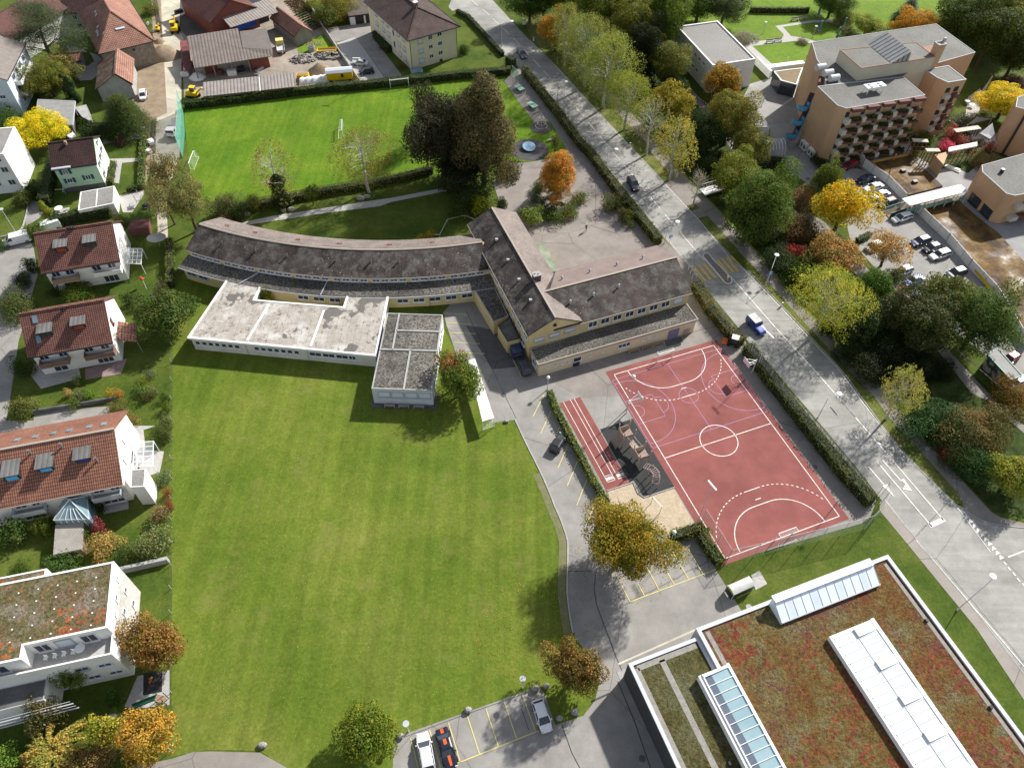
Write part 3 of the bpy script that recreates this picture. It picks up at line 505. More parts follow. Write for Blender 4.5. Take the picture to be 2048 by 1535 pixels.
def arrowhead(tip,base,wd):
    t,b0=W(*tip),W(*base); d=(t-b0); n_=Vector((-d.y,d.x,0)).normalized(); b=MB(); b.add([(t.x,t.y,.052),(*(b0+n_*wd)[:2],.052),(*(b0-n_*wd)[:2],.052)],[(0,1,2)]); tag(b.build('turn_arrow',line_w),kind='structure')
arrowhead(('w',787,950),('w',690,828),.45); arrowhead(('w',957,887),('w',875,845),.55); arrowhead(('w',957,887),('w',860,770),.3)
b=MB()
for k in range(11):
    x=1450+ (1785-1450)*k/9.; y=1095+(1490-1095)*k/9.; c=W('w',x,y); ang=R(225)
    b.add([(c.x+.5*math.cos(ang+t),c.y+.5*math.sin(ang+t),.05) for t in (0,2.3,-2.3)],[(0,1,2)])
tag(b.build('yield_marking',line_w),kind='structure')
mark(line_w,7,(('w',1890,1530),('w',2060,1465),.2),(('B',1280,145),('B',1296,165),.25),(('B',1308,182),('B',1326,202),.25),(('B',1340,215),('B',1358,240),.25),(('B',1370,255),('B',1390,280),.25),(('B',1405,290),('B',1425,318),.25),name='junction_marking')
# pedestrian crossing bars (yellow) and island
zb=[(('q',275,75),('q',385,205)),(('q',325,50),('q',440,190)),(('q',375,40),('q',485,175)),(('q',515,0),('q',630,138)),(('q',560,-10),('q',675,125)),(('q',610,-20),('q',720,110)),(('k',280,1435),('k',345,1510)),(('k',600,1340),('k',700,1455))][:6]
mark(line_o,7,*[(a,b_,.5) for a,b_ in [(('q',280,70),('q',395,205)),(('q',328,50),('q',445,190)),(('q',378,38),('q',492,175)),(('k',512,1362),('k',620,1500)),(('k',556,1350),('k',668,1487)),(('k',602,1338),('k',712,1478)),(('k',645,1328),('k',722,1420))]],name='crossing_marking')
isl=[('k',362,1325),('k',380,1300),('k',410,1297),('k',435,1310),('k',480,1370),('q',540,60),('q',650,180),('q',660,210),('q',640,232),('q',610,238),('q',575,220),('q',540,175),('q',400,10),('k',375,1345)]
b=MB(); q=[W(*p) for p in isl]; b.prism(q,0,.13,bottom=False); tag(b.build('traffic_island',line_w),kind='structure')
q2=inset(ccw(q),.22); b=MB(); b.sheet(q2,.134); tag(b.build('island_top',mat('island_paving',(.16,.14,.13),(.22,.18,.16),1.5)),kind='structure')
# yellow bays
bays=[(('o',905,518),('o',1140,533)),(('o',940,612),('o',1180,627)),(('o',978,708),('o',1225,718)),(('o',1015,803),('o',1265,815)),(('o',1057,903),('o',1315,912)),
(('o',1890,1315),('o',1785,1525)),(('t',1960,300),('t',1860,520)),(('u',288,262),('u',195,490)),(('u',375,430),('u',272,662)),(('u',462,597),('u',362,838)),(('u',555,772),('u',455,1027)),(('u',650,958),('u',548,1220)),
(('o',1570,935),('o',1670,907)),(('o',1555,900),('o',1632,1055)),(('o',1645,1080),('o',1670,1142)),(('o',1670,1142),('o',1800,1105)),
(('y',617,935),('y',672,1143)),(('y',748,885),('y',825,1143)),(('y',877,835),('y',958,1105)),(('y',1005,787),('y',1088,1045)),(('y',1133,737),('y',1217,995)),(('y',1257,690),('y',1343,945)),(('y',1380,640),('y',1472,895)),(('y',940,1110),('y',1515,880)),
(('z',705,325),('z',820,545)),(('z',820,545),('z',1525,278)),(('z',885,395),('z',937,493)),(('z',955,255),('z',1057,447)),(('z',1095,250),('z',1180,402)),(('z',1165,130),('z',1298,357)),(('z',1280,85),('z',1415,315))]
mark(line_y,7,*[(a,b_,.13) for a,b_ in bays],name='bay_marking')
mark(crack,6,(('o',1130,490),('o',1280,800),.08),(('o',1280,800),('o',1385,1060),.08),(('o',1385,1060),('t',1620,370),.05),(('z',540,300),('z',525,440),.09),(('z',525,440),('z',545,570),.09),(('z',545,570),('z',700,980),.09),(('z',700,980),('z',755,1110),.06),(('A',120,950),('A',240,1240),.1),(('A',240,1240),('A',340,1535),.1),(('y',1650,845),('y',1720,1040),.07),(('y',1720,1040),('y',1775,1143),.07),(('y',1375,735),('y',1425,885),.06),(('z',315,293),('z',510,293),.06),(('j',500,1000),('j',880,1120),.0501),(('p',1590,700),('p',1830,640),.07),name='tar_seam')
# ---------------- school ----------------
SA=R(21.7); SU=Vector((math.cos(SA),math.sin(SA))); SV=Vector((-SU.y,SU.x))
# curved classroom wing
cw=thing('school_wing','long curved two-tier classroom wing with weathered brown tile roof and cream walls','school building',(-35,103,0))
CC=Vector((-27.56,191.6)); a0=math.atan2(106.35-191.6,-62.66+27.56); a1=math.atan2(101.6-191.6,-3.4+27.56)
def arc(r,k,n=40,e0=0.,e1=0.): t=(a0+e0)+((a1+e1)-(a0+e0))*k/n; return (CC.x+r*math.cos(t),CC.y+r*math.sin(t))
def arcsurf(name,m,prof,e0=0.,e1=0.,n=40,closed=True,parent=cw):
    b=MB(); k=len(prof); vs=[]
    for i in range(n+1):
        for r_,z in prof: x,y=arc(r_,i,n,e0,e1); vs.append((x,y,z))
    fs=[]
    for i in range(n):
        for j in range(k if closed else k-1): a=i*k+j; c=i*k+(j+1)%k; fs.append((c,a,a+k,c+k))
    if closed: fs+= [tuple(range(k)),tuple(n*k+j for j in range(k-1,-1,-1))]
    b.add(vs,fs); return b.build(name,m,parent)
arcsurf('wall',render_y,[(91.9,0),(91.9,3.1),(89.3,3.55),(89.3,5.05),(84.2,7.2),(79.2,5.0),(79.2,0)])
lr=arcsurf('lower_roof',gravelroof,[(92.5,3.12),(92.5,3.3),(89.3,3.85),(89.3,3.6)],-.004,0)
ur=arcsurf('roof',tile_school,[(89.45,5.03),(84.2,7.22),(78.75,4.85),(78.75,5.05),(84.2,7.46),(89.45,5.25)],-.004,-.004)
b=MB()
arcsurf('ridge_cap',pink,[(84.45,7.36),(84.45,7.48),(84.2,7.56),(83.95,7.48),(83.95,7.36)],-.004,-.004,parent=ur)
tan_roof=tiles('tile_school_pale',(.24,.2,.18),(.2,.168,.15),(.13,.11,.1),.34,.25,.04,stain=.25)
arcsurf('back_roof',tan_roof,[(83.95,7.5),(78.8,5.08),(78.8,5.12),(83.95,7.54)],-.004,-.004,parent=ur)
arcsurf('gutter',pink,[(89.6,5.05),(89.6,5.17),(89.47,5.17),(89.47,5.05)],-.004,.0,parent=ur)
arcsurf('gutter',trim,[(92.66,3.1),(92.66,3.24),(92.52,3.24),(92.52,3.1)],-.004,.0,parent=lr)
# clerestory windows and ground floor windows follow the arc
def arcwin(r_,z,k,n,w_,h_,st='w'):
    x,y=arc(r_,k,n); x2,y2=arc(r_,k+.01,n); rz=math.atan2(y2-y,x2-x); return window(cw,(x,y,z),rz,w_,h_,st)
for g in range(8):
    for q in range(4): arcwin(89.32,4.5,g*4.9+q*1.12+1.0,40,1.4,.62)
for k in (1.2,2.9): arcwin(91.93,1.9,k,40,2.,.8,'g')
for k in (16.6,18.6,20.6,22.6,29.0,31,33,35,37,39): arcwin(91.93,1.75,k*.99,40,2.1,1.,'w')
# snow stones and roof vents
for k in (4.3,9.3,13.7,20.2,24.8,28.4):
    x,y=arc(86.6,k); b=MB(); b.tube((x,y,6.2),(x,y,7.0),.16,.14); b.tube((x,y,7.0),(x,y-.12,7.12),.24,.24); b.build('roof_vent',tan_roof if k%2 else trim,cw)
for k in (3,7.5,14,20,27,33):
    x,y=arc(82,k); b=MB(); b.box((x,y,6.75),(.9,.5,.12)); b.build('roof_patch',tile_orange,cw)
for k in (8.5,21,32): 
    b=MB(); b.tube((*arc(90.0,k),5.1),(*arc(90.0,k),3.75),.05); b.tube((*arc(92.6,k),3.15),(*arc(92.2,k),.1),.05); b.build('downpipe',maroon,cw)
b=MB()
x,y=arc(89.4,10.2); x2,y2=arc(92.6,8.6); b.bar((x,y,3.98),(x2,y2,3.42),.16,.16)
x,y=arc(89.4,19.3); x2,y2=arc(92.6,18.9); b.bar((x,y,3.98),(x2,y2,3.42),.12,.16); b.build('roof_rail',trim,lr)
# main block and east wing: one building
ms=thing('school_block','yellow school block, tall brown gabled main range joined to a gabled east range','school building',(8,98,0))
mA=Vector((2.7,87.3)); mB=mA+SU*9.2
gable(ms,mA,mB,0,6,9,render_y,tile_school) if False else None
# main range runs away from the camera: its eave wall is the west side
p0=Vector((-9.0,116.1))+SV*0+SU*.3; p1=Vector((2.5,87.2))+SU*.3
gable(ms,p0+SV*-0,p1,9.3,6.6,9.0,render_y,tile_school,ov=.35,ovg=.15,trimm=pink)
# pale east slope laid as its own roof face
def slab(name,m,pts,parent,thk=.06):
    b=MB(); n=len(pts); b.add([tuple(p) for p in pts]+[(p[0],p[1],p[2]+thk) for p in pts],[tuple(range(n-1,-1,-1)),tuple(range(n,2*n))]+[(i,(i+1)%n,n+(i+1)%n,n+i) for i in range(n)]); return b.build(name,m,parent)
dirm=(p1-p0).normalized(); nv=Vector((-dirm.y,dirm.x))
def mp(s,t,z): q=p0+dirm*s+nv*t; return (q.x,q.y,z)
Lm=(p1-p0).length; k_=(9.0-6.6)/4.65
slab('pale_slope',tan_roof,[mp(-.2,4.75,9.27),mp(Lm+.2,4.75,9.27),mp(Lm+.2,9.68,9.0-k_*5.03+.27),mp(-.2,9.68,9.0-k_*5.03+.27)],ms)
# east range: eave wall to the south
e0=Vector((11.3,91.0))-SU*4.; e1=Vector((31.5,99.0)); 
q0=Vector((11.0,90.9))-SU*2
# body
gable(ms,Vector((31.5,98.9))-SU*26.2,Vector((31.5,98.9)),12.9,6.2,8.75,render_y,tile_school,ov=.35,ovg=.25,trimm=pink)
def er(s,t,z): q=Vector((31.5,98.9))+SU*s+SV*t; return (q.x,q.y,z)
slab('pale_slope',mat('tile_back',(.17,.13,.12),(.21,.165,.15),.6,fine=.1),[er(-24.5,6.6,8.98),er(.25,6.6,8.98),er(.25,13.2,6.35),er(-20.5,13.2,6.35)],ms)
# gable front windows of main range
g0_=p1; g1_=p1+nv*9.3
facade(ms,g0_,g1_,[(1.8,4.9,1.9,.75,'b'),(4.65,5.05,1.9,.75,'b'),(7.5,5.2,1.9,.75,'b'),(4.6,7.6,.5,.4,'d')])
facade(ms,p0,p1,[(6.5+2.9*k,5.3,1.8,1.2,'w') for k in range(9)]+[(14+2.9*k,2.4,1.8,1.2,'w') for k in range(6)])
facade(ms,Vector((31.5,98.9))-SU*20.3,Vector((31.5,98.9)),[(1.3+2.38*k,4.9,1.7,1.3,'w') for k in range(7)]+[(18.2,4.9,1.8,1.3,'b')])
b=MB(); c=er(-24.7,2.6,0); 
for s_,t_ in ((-22,3.4),(-17.5,3.6),(-12.5,3.9),(-21,9.3),(-15.6,9.3),(-10.2,9.3),(-5,9.3)):
    x,y,_=er(s_,t_,0); z=8.75-abs(t_-6.45)*.395; v_=MB(); v_.tube((x,y,z),(x,y,z+.85),.15,.13); v_.tube((x,y,z+.85),(x-.1,y-.15,z+.95),.22,.22); v_.build('roof_vent',trim,ms)
for s_ in (8,14,19.5,25):
    x,y,_=mp(s_,2.6,0); v_=MB(); v_.box((x,y,8.35),(.5,.35,.45)); v_.build('roof_vent',trim,ms)
b=MB(); x,y,_=mp(21.2,5.2,0); b.box((x,y,9.4),(1.3,1.0,1.7),SA); ch=b.build('chimney',mat('brick_dark',(.1,.06,.05),(.07,.045,.04)),ms); b=MB(); b.box((x,y,10.3),(1.5,1.2,.15),SA); b.tube((x-.3,y,10.37),(x-.3,y,10.6),.12); b.tube((x+.3,y,10.37),(x+.3,y,10.6),.12); b.build('chimney_cap',concrete,ch)
# low flat front extension
lx=Vector((4.5,83.8)); 
ext=[lx,lx+SU*30.4,lx+SU*30.2+SV*4.9,Vector((31.6,98.9)),lx+SU*8.5+SV*4.9+SV*.2,lx+SU*0+SV*3.6]
flat(ms,[lx,lx+SU*30.4,lx+SU*30.4+SV*4.95,lx+SV*3.4],3.3,render_cream if False else mat('render_peach',(.66,.55,.38),(.6,.49,.33),.4,fine=.03),gravelroof,par=.12,pw=.2,trimm=pink,over=.25)
facade(ms,lx,lx+SU*30.4,[(1.8+1.3*k,1.9,.5,.35,'w') for k in range(4)]+[(7.2,1.8,1.6,1.,'w'),(9.7,1.9,.5,.35,'w'),(12.0,1.9,.5,.35,'w'),(16.2,1.9,2.4,.9,'w')]+[(19.8+1.3*k,2.1,.5,.35,'w') for k in range(3)])
facade(ms,lx+SV*3.4,lx,[(1.7,1.8,1.5,1.4,'w')])
b=MB(); q=lx+SU*26.1-SV*.05; b.box((q.x,q.y,1.15),(2.1,.12,2.2),SA); b.build('door',mat('door_violet',(.2,.18,.28)),ms)
b=MB(); q=lx+SU*7.1-SV*.06; b.box((q.x,q.y,1.),(1.2,.12,2.),SA); b.build('door',darkmetal,ms)
# link roofs on the west side of the main range
flat(ms,[W('o',1200,270,3.2),W('o',1400,605,3.2),W('o',1545,545,3.2),W('o',1345,130,3.2)],3.2,render_y,gravelroof,par=.08,pw=.15,trimm=concrete)
flat(ms,[W('o',1440,640,3.),W('o',1535,795,3.),W('o',1655,765,3.),W('o',1560,560,3.)],3.0,render_y,concdark,par=.08,pw=.15,trimm=darkmetal)
# flat white annex
an=thing('school_annex','low white flat-roofed annex with stained pale roof and strip windows','school building',(-40,93,0))
Ap=[(-55.9,88.6),(-23.5,85.3),(-23.1,99.6),(-30.0,100.2),(-30.3,96.2),(-43.1,97.3),(-47.2,97.7),(-46.7,102.0),(-52.9,103.0)]
flat(an,Ap,3.2,white if False else mat('render_offwhite',(.66,.64,.57),(.56,.53,.45),.4,fine=.05),membrane,par=.12,pw=.35,trimm=white,over=.35)
A0,A1=Vector((-55.9,88.6)),Vector((-23.5,85.3)); AL=(A1-A0).length
facade(an,A0,A1,[(1.0+1.18*k,1.9,.95,.95,'w') for k in range(7)]+[(11.6+1.18*k,1.9,.95,.95,'w') for k in range(7)]+[(22.0+2.35*k,1.9,2.2,1.,'w') for k in range(3)]+[(28.5,1.9,1.3,1.,'w')])
for s_ in (9.7,20.6): q=A0+(A1-A0)*(s_/AL); b=MB(); b.tube((q.x,q.y-.12,.1),(q.x,q.y-.12,3.),.05); b.build('downpipe',trim,an)
for s_ in (10.1,21.3): b=MB(); q=A0+(A1-A0)*(s_/AL); r_=Vector((-.02,1.)); b.bar((q.x,q.y+.4,3.27),(q.x+.8+ (1.0 if s_<15 else 0),q.y+9.2,3.27),.35,.07); b.build('roof_seam',white,an)
# modular block
md=thing('classroom_pavilion','square pavilion with gravel roof divided by pale ribs and closed blinds','school building',(-18,86,0))
M0,M1,M2,M3=Vector((-22.9,77.3)),Vector((-13.0,77.1)),Vector((-12.5,94.4)),Vector((-22.4,94.6))
mw=mat('panel_greywhite',(.55,.57,.6),(.48,.5,.53),.3)
flat(md,[M0,M1,M2,M3],3.8,mw,gravelroof,par=.12,pw=.22,trimm=concrete)
def mq(s,t): return M0+(M1-M0)*s+(M3-M0)*t
b=MB()
for (s0,t0),(s1,t1) in (((0,.5),(1,.5)),((.22,.5),(.22,1)),((.22,.76),(1,.76)),((.53,0),(.53,.5))): b.bar((*mq(s0,t0),3.9),(*mq(s1,t1),3.9),.3,.16)
b.build('roof_rib',concrete,md)
facade(md,M0,M1,[(1.9,2.6,2.,1.3,'b'),(4.1,2.6,2.,1.3,'b'),(6.4,2.6,2.,1.3,'b'),(8.6,2.6,2.,1.3,'b')])
facade(md,M1,M2,[(1.5+1.9*k,2.5,1.3,1.3,'w') for k in range(8)])
b=MB(); b.prism([M0+Vector((-.5,-.9)),M1+Vector((.7,-.9)),M1+Vector((.7,2.5)),M0+Vector((-.5,1.5))],0,.12); b.build('plinth',concdark,md)
BENCH=None
for k,t in enumerate((.27,.51,.76)):
    q=M0+(M1-M0)*t+Vector((0,-.75)); th=thing('bench','%s bench against the front wall of the gravel-roofed pavilion'%['left-hand grey','middle grey','right-hand grey'][k],'bench',(q.x,q.y,.12),'benches in front of the pavilion')
    b=MB(); b.box((q.x,q.y,.57),(1.8,.45,.07)); b.build('seat',woodgrey,th)
    for sx in (-.8,.8): b=MB(); b.box((q.x+sx,q.y,.33),(.1,.4,.42)); b.build('leg',concrete,th)
b=MB()
# benches along the low extension
for k,s_ in enumerate((15.8,18.4,20.7)):
    q=lx+SU*(s_+2.3)-SV*.6; th=thing('bench','%s wooden bench along the peach wall by the red court'%['westernmost','middle','easternmost'][k],'bench',(q.x,q.y,0),'benches along the school wall')
    b=MB(); b.box((q.x,q.y,.45),(2.2,.45,.07),SA); b.build('seat',wood,th)
    for sx in (-1.,1.): r_=q+SU*sx; b=MB(); b.box((r_.x,r_.y,.21),(.12,.5,.42),SA); b.build('leg',concrete,th)
q=lx+SU*26-SV*1.6
b=MB(); b.prism([q-SU*1.8,q+SU*1.5,q+SU*1.7+SV*1.3,q-SU*1.6+SV*1.3],0,.05); tag(b.build('entrance_mat',concdark),label='large dark grey mat in front of the violet door',cat='mat')
q=lx+SU*28.3-SV*.2; th=thing('lattice_screen','brown wooden lattice screen leaning by the violet door','screen',(q.x,q.y,0)); 
b=MB()
for k in range(5): b.bar((*(q+SU*(k*.3-.6)-SV*.5),.0),(*(q+SU*(k*.3-.2)-SV*.1),1.6),.06,.04)
for k in range(6): b.bar((*(q-SU*.6+SU*.08*k-SV*(.5-.08*k)),.1+.28*k),(*(q+SU*.6+SU*.08*k-SV*(.5-.08*k)),.1+.28*k),.06,.04)
b.build('slats',wood,th)
# white canopy on the lawn edge
cn=thing('bicycle_canopy','long narrow white corrugated canopy beside the drive','canopy',(-5,78,0))
Cq=[W('o',1150,985,2.4),W('o',1218,960,2.4),W('o',1405,1540,2.4),W('o',1292,1575,2.4)]
b=MB(); b.add([(p[0],p[1],2.4) for p in Cq]+[(p[0],p[1],2.5) for p in Cq],[(0,1,2,3),(7,6,5,4),(0,4,5,1),(1,5,6,2),(2,6,7,3),(3,7,4,0)][:]); b.build('roof',corrw,cn)
for a_,c_ in ((Cq[2],Cq[3]),(Cq[0],Cq[1])):
    for p in (a_,c_): b=MB(); b.tube((p[0],p[1],0),(p[0],p[1],2.4),.05); b.build('post',white,cn)
b=MB(); 
for k in range(5): z=.3+.45*k; b.bar((Cq[2][0],Cq[2][1],z),(Cq[3][0],Cq[3][1],z),.04,.05)
b.build('end_rack',white,cn)
# ---------------- houses on the left ----------------
def dormer(th,c,rz,w_,d_,z,h_,roofm,st):
    """box dormer: c = centre of its front face foot"""
    u=Vector((math.cos(rz),math.sin(rz))); v=Vector((-u.y,u.x)); c=V2(c)
    b=MB(); b.prism([c-u*w_/2,c+u*w_/2,c+u*w_/2+v*d_,c-u*w_/2+v*d_],z,z+h_); dm=b.build('dormer',darkmetal,th)
    b=MB(); q=[c-u*(w_/2+.15)-v*.35,c+u*(w_/2+.15)-v*.35,c+u*(w_/2+.15)+v*d_,c-u*(w_/2+.15)+v*d_]; b.add([(p.x,p.y,z+h_+(.1 if i<2 else .35)) for i,p in enumerate(q)]+[(p.x,p.y,z+h_+(.22 if i<2 else .47)) for i,p in enumerate(q)],[(0,3,2,1),(4,5,6,7),(0,1,5,4),(1,2,6,5),(2,3,7,6),(3,0,4,7)]); b.build('dormer_roof',roofm,dm)
    p=c-v*.03; o=window(dm,(p.x,p.y,z+h_/2),rz,w_*.85,h_*.8,st); return dm
def balcony(th,a,u,v,s0,s1,z,dep,m_,h_=.95):
    b=MB(); c=lambda s,t:a+u*s+v*t
    b.prism([c(s0,-dep),c(s1,-dep),c(s1,0),c(s0,0)],z-.15,z); bl=b.build('balcony',paving if m_ is None else concrete,th)
    b=MB(); t_=.08
    b.prism([c(s0,-dep),c(s1,-dep),c(s1,-dep+t_),c(s0,-dep+t_)],z,z+h_); b.prism([c(s0,-dep+t_),c(s0+t_,-dep+t_),c(s0+t_,0),c(s0,0)],z,z+h_); b.prism([c(s1-t_,-dep+t_),c(s1,-dep+t_),c(s1,0),c(s1-t_,0)],z,z+h_)
    b.build('parapet',m_,bl); return bl
def flues(th,pts,h_=1.1,r_=.14,m_=darkmetal,name='flue'):
    for p in pts: b=MB(); b.tube(p,(p[0],p[1],p[2]+h_),r_,r_); b.tube((p[0],p[1],p[2]+h_),(p[0],p[1],p[2]+h_+.15),r_*1.35,r_*1.35); b.build(name,m_,th)
def lshift(p,d): return p+d
# duplex 1 (north), 2 (middle): same builder
def duplex(label,a,b_,loc,dep,ze,zr,roofm,sk,dorm,name='terraced_house'):
    th=thing(name,label,'house',loc); return (th,)+gable(th,a,b_,dep,ze,zr,render_w,roofm,ov=.75,ovg=.35,trimm=None)
LU=Vector((math.cos(R(16.5)),math.sin(R(16.5)))); LVv=Vector((-LU.y,LU.x))
a=Vector((-85.9,102.4)); th,a,u,v,L,ro=duplex('white two-storey house with red tiled roof, two grey dormers, nearest the white pergola',a,a+LU*12.9,(-79,106,0),10.6,5.6,9.5,tile_red,None,None)
dormer(th,a+u*3.9+v*2.0,R(16.5),2.1,3.4,6.5,1.9,seam,'r'); dormer(th,a+u*8.9+v*2.1,R(16.5),2.1,3.4,6.5,1.9,seam,'d')
flues(th,[(*(a+u*(5.6+.45*k)+v*5.),9.0) for k in range(3)])
facade(th,a,a+u*L,[(1.6,4.2,1.5,1.4,'w'),(4.0,4.2,1.5,1.4,'w'),(8.6,4.2,1.6,1.6,'w'),(11.3,4.2,1.4,1.4,'w'),(3,1.3,2.2,2,'w'),(10.2,1.3,2.6,2,'w')])
facade(th,a+u*L,a+u*L+v*10.6,[(2.5,5.5,.9,1.,'b'),(7.5,2.,1.,1.2,'w')])
balcony(th,a,u,v,.8,5.3,2.9,1.4,wood); balcony(th,a,u,v,8.0,12.8,2.9,1.4,render_w)
pg=thing('pergola','white framed glass pergola on the terrace beside the northern red-roofed house','pergola',(-70,107,0))
q=[W('g',1200,1395,2.6),W('g',1375,1405,2.6),W('g',1388,1255,2.6),W('g',1215,1250,2.6)]
def pergola(pg,q,n1=4,n2=4,z=2.6):
    b=MB(); 
    for k in range(n1+1): s=k/n1; A_=q[0].lerp(q[1],s); B_=q[3].lerp(q[2],s); b.bar((A_.x,A_.y,z),(B_.x,B_.y,z),.09,.12)
    for k in range(n2+1): s=k/n2; A_=q[0].lerp(q[3],s); B_=q[1].lerp(q[2],s); b.bar((A_.x,A_.y,z+.01),(B_.x,B_.y,z+.01),.08,.09)
    b.build('frame',white,pg); b=MB(); b.add([(p.x,p.y,z+.08) for p in q],[(0,1,2,3)]); b.build('glazing',clear,pg)
    for p in q: b=MB(); b.tube((p.x,p.y,0),(p.x,p.y,z),.06); b.build('post',white,pg)
pergola(pg,q)
a=Vector((-79.9,82.2)); th,a,u,v,L,ro=duplex('white two-storey house with red tiled roof, two skylights and side awning, middle of the three',a,a+LU*12.6,(-74,86,0),10.2,5.6,9.5,tile_red,None,None)
dormer(th,a+u*3.2+v*1.6,R(16.5),2.1,3.4,6.2,1.9,seam,'d'); dormer(th,a+u*8.4+v*1.9,R(16.5),2.1,3.4,6.3,1.9,seam,'r')
flues(th,[(*(a+u*(6.3+.5*k)+v*4.6),8.8) for k in range(2)])
for s_,t_ in ((1.9,4.),(1.9,1.3)): z=5.6+t_*.765+.3; q=a+u*s_+v*t_; b=MB(); b.add([(*(q+u*i+v*j),z+j*.765+k) for k in (0,.12) for i,j in ((-.35,-.5),(.35,-.5),(.35,.5),(-.35,.5))],[(0,3,2,1),(4,5,6,7),(0,1,5,4),(1,2,6,5),(2,3,7,6),(3,0,4,7)]); b.build('skylight',blueglass,th)
facade(th,a,a+u*L,[(1.6,4.2,1.5,1.4,'w'),(4.6,4.2,1.5,1.4,'w'),(8.6,4.2,1.5,1.5,'w'),(11.2,4.2,1.4,1.4,'w'),(3,1.3,2.2,2,'w'),(10.2,1.3,2.6,2,'w')])
facade(th,a+u*L,a+u*L+v*10.2,[(4.,5.6,.8,1.4,'r')])
balcony(th,a,u,v,.8,5.3,2.9,1.5,mat('balcony_brown',(.2,.12,.09))); balcony(th,a,u,v,7.8,12.6,2.9,1.5,mat('balcony_brown',(.2,.12,.09)))
# porch roof
q=[W('m',1120,775,3.),W('m',1330,785,3.),W('m',1330,610,3.),W('m',1135,600,3.)]
ph=thing('garden_porch','small tiled porch roof on posts against the white gable wall','porch',(-64,92,0)); b=MB(); b.add([(p.x,p.y,z_) for p,z_ in zip(q,(3,2.6,2.6,3))]+[(p.x,p.y,z_+.18) for p,z_ in zip(q,(3,2.6,2.6,3))],[(0,3,2,1),(4,5,6,7),(0,1,5,4),(1,2,6,5),(2,3,7,6),(3,0,4,7)]); b.build('roof',tile_farm,ph)
for p in (q[1],q[2]): b=MB(); b.tube((p.x,p.y,0),(p.x,p.y,2.6),.07); b.build('post',woodgrey,ph)
# duplex 3: orange, larger
a=Vector((-72.4,54.6)); a=Vector((-71.6,54.2)); a-=LU*3.5
th=thing('terraced_house','white house with bright orange tiled roof, three dormers with blue blinds and a glazed bay','house',(-66,60,0))
U3=Vector((math.cos(R(15.2)),math.sin(R(15.2))))
a,u,v,L,ro=gable(th,a,a+U3*18.9,12.4,5.6,9.5,render_w,tile_orange,ov=.8,ovg=.35,trimm=pink)
for s_,t_,st in ((5.1,2.3,'B'),(9.6,2.6,'B'),(14.6,2.9,'N')): dormer(th,a+u*s_+v*t_,R(15.2),2.1,3.8,6.3,2.2,seam,st)
flues(th,[(*(a+u*7.8+v*5.),8.5),(*(a+u*12.0+v*5.1),8.6),(*(a+u*16.4+v*2.6),7.0)],1.3,.13,mat('flue_metal',(.16,.16,.16)))
for s_ in (5,7.5,10,12.2,15,17): 
    t_=8.8; q=a+u*s_+v*t_; z=9.5-(t_-6.2)*.63+.3; b=MB(); b.add([(*(q+u*i+v*j),z-j*.63+k) for k in (0,.1) for i,j in ((-.35,-.5),(.35,-.5),(.35,.5),(-.35,.5))],[(0,3,2,1),(4,5,6,7),(0,1,5,4),(1,2,6,5),(2,3,7,6),(3,0,4,7)]); b.build('skylight',blueglass,th)
facade(th,a,a+u*L,[(4.8,4.1,1.6,1.3,'w'),(6.8,4.1,1.2,1.3,'w'),(15.4,4.1,1.6,1.3,'w'),(17.6,4.1,1.4,1.3,'w'),(5.5,1.3,3.,2.,'w'),(16.4,1.3,3.,2.,'w')])
facade(th,a+u*L,a+u*L+v*12.4,[(4.4,4.6,1.2,1.4,'b'),(7.4,5.6,1.2,1.,'b'),(6.6,1.3,2.2,2.,'w')])
balcony(th,a,u,v,3.6,8.0,2.9,1.3,netmat('balcony_glass',(.5,.55,.58),.5)); balcony(th,a,u,v,14.4,18.4,2.9,1.3,netmat('balcony_glass2',(.5,.55,.58),.5))
# glazed bay with pyramid roof
q=[W('s',520,1170,3.2),W('s',870,1160,3.2),W('s',850,935,3.2),W('s',620,945,3.2)]
q=[V2(p) for p in q]; b=MB(); b.prism(q,0,3.0); gb=b.build('glazed_bay',blueglass,th); b=MB(); b.ring(q,.25,3.0,3.25); b.build('bay_eaves',trim,gb)
ap=(q[0]+q[1]+q[2]+q[3])/4+v*.6; b=MB(); b.add([(*p,3.2) for p in ccw(q)]+[(*ap,4.6)],[(i,(i+1)%4,4) for i in range(4)]); b.build('bay_roof',blueglass,gb)
b=MB(); 
for p in ccw(q): b.bar((*p,3.26),(*ap,4.66),.08,.08)
for k in range(5): s=(k+1)/6; p=q[0].lerp(q[1],s); b.bar((*p,3.26),(*(p.lerp(ap,.55)),4.03),.05,.06); b.bar((*p,.0),(*p,3.0),.08,.1)
b.build('bay_bars',white,gb)
# annex cube on the east gable and pergola
flat(th,[W('s',1270,845,5.),W('s',1405,838,5.),W('s',1418,665,5.),W('s',1278,672,5.)],4.9,render_w,gravellight,par=.05,pw=.12,trimm=white)
pg=thing('pergola','white glazed pergola beside the orange-roofed house','pergola',(-52,66,0)); q=[W('s',1295,650,2.6),W('s',1490,640,2.6),W('s',1497,400,2.6),W('s',1310,412,2.6)]; pergola(pg,q,2,5)
gs=thing('garden_shed','wooden garden shed with grey weathered boards below the glazed bay','shed',(-63,47,0)); q=[W('s',535,1490,2.3),W('s',780,1440,2.3),W('s',800,1185,2.3),W('s',555,1225,2.3)]
flat(gs,[(p.x,p.y) for p in q],2.3,wood,woodgrey,par=.04,pw=.05,trimm=woodgrey,over=.2)
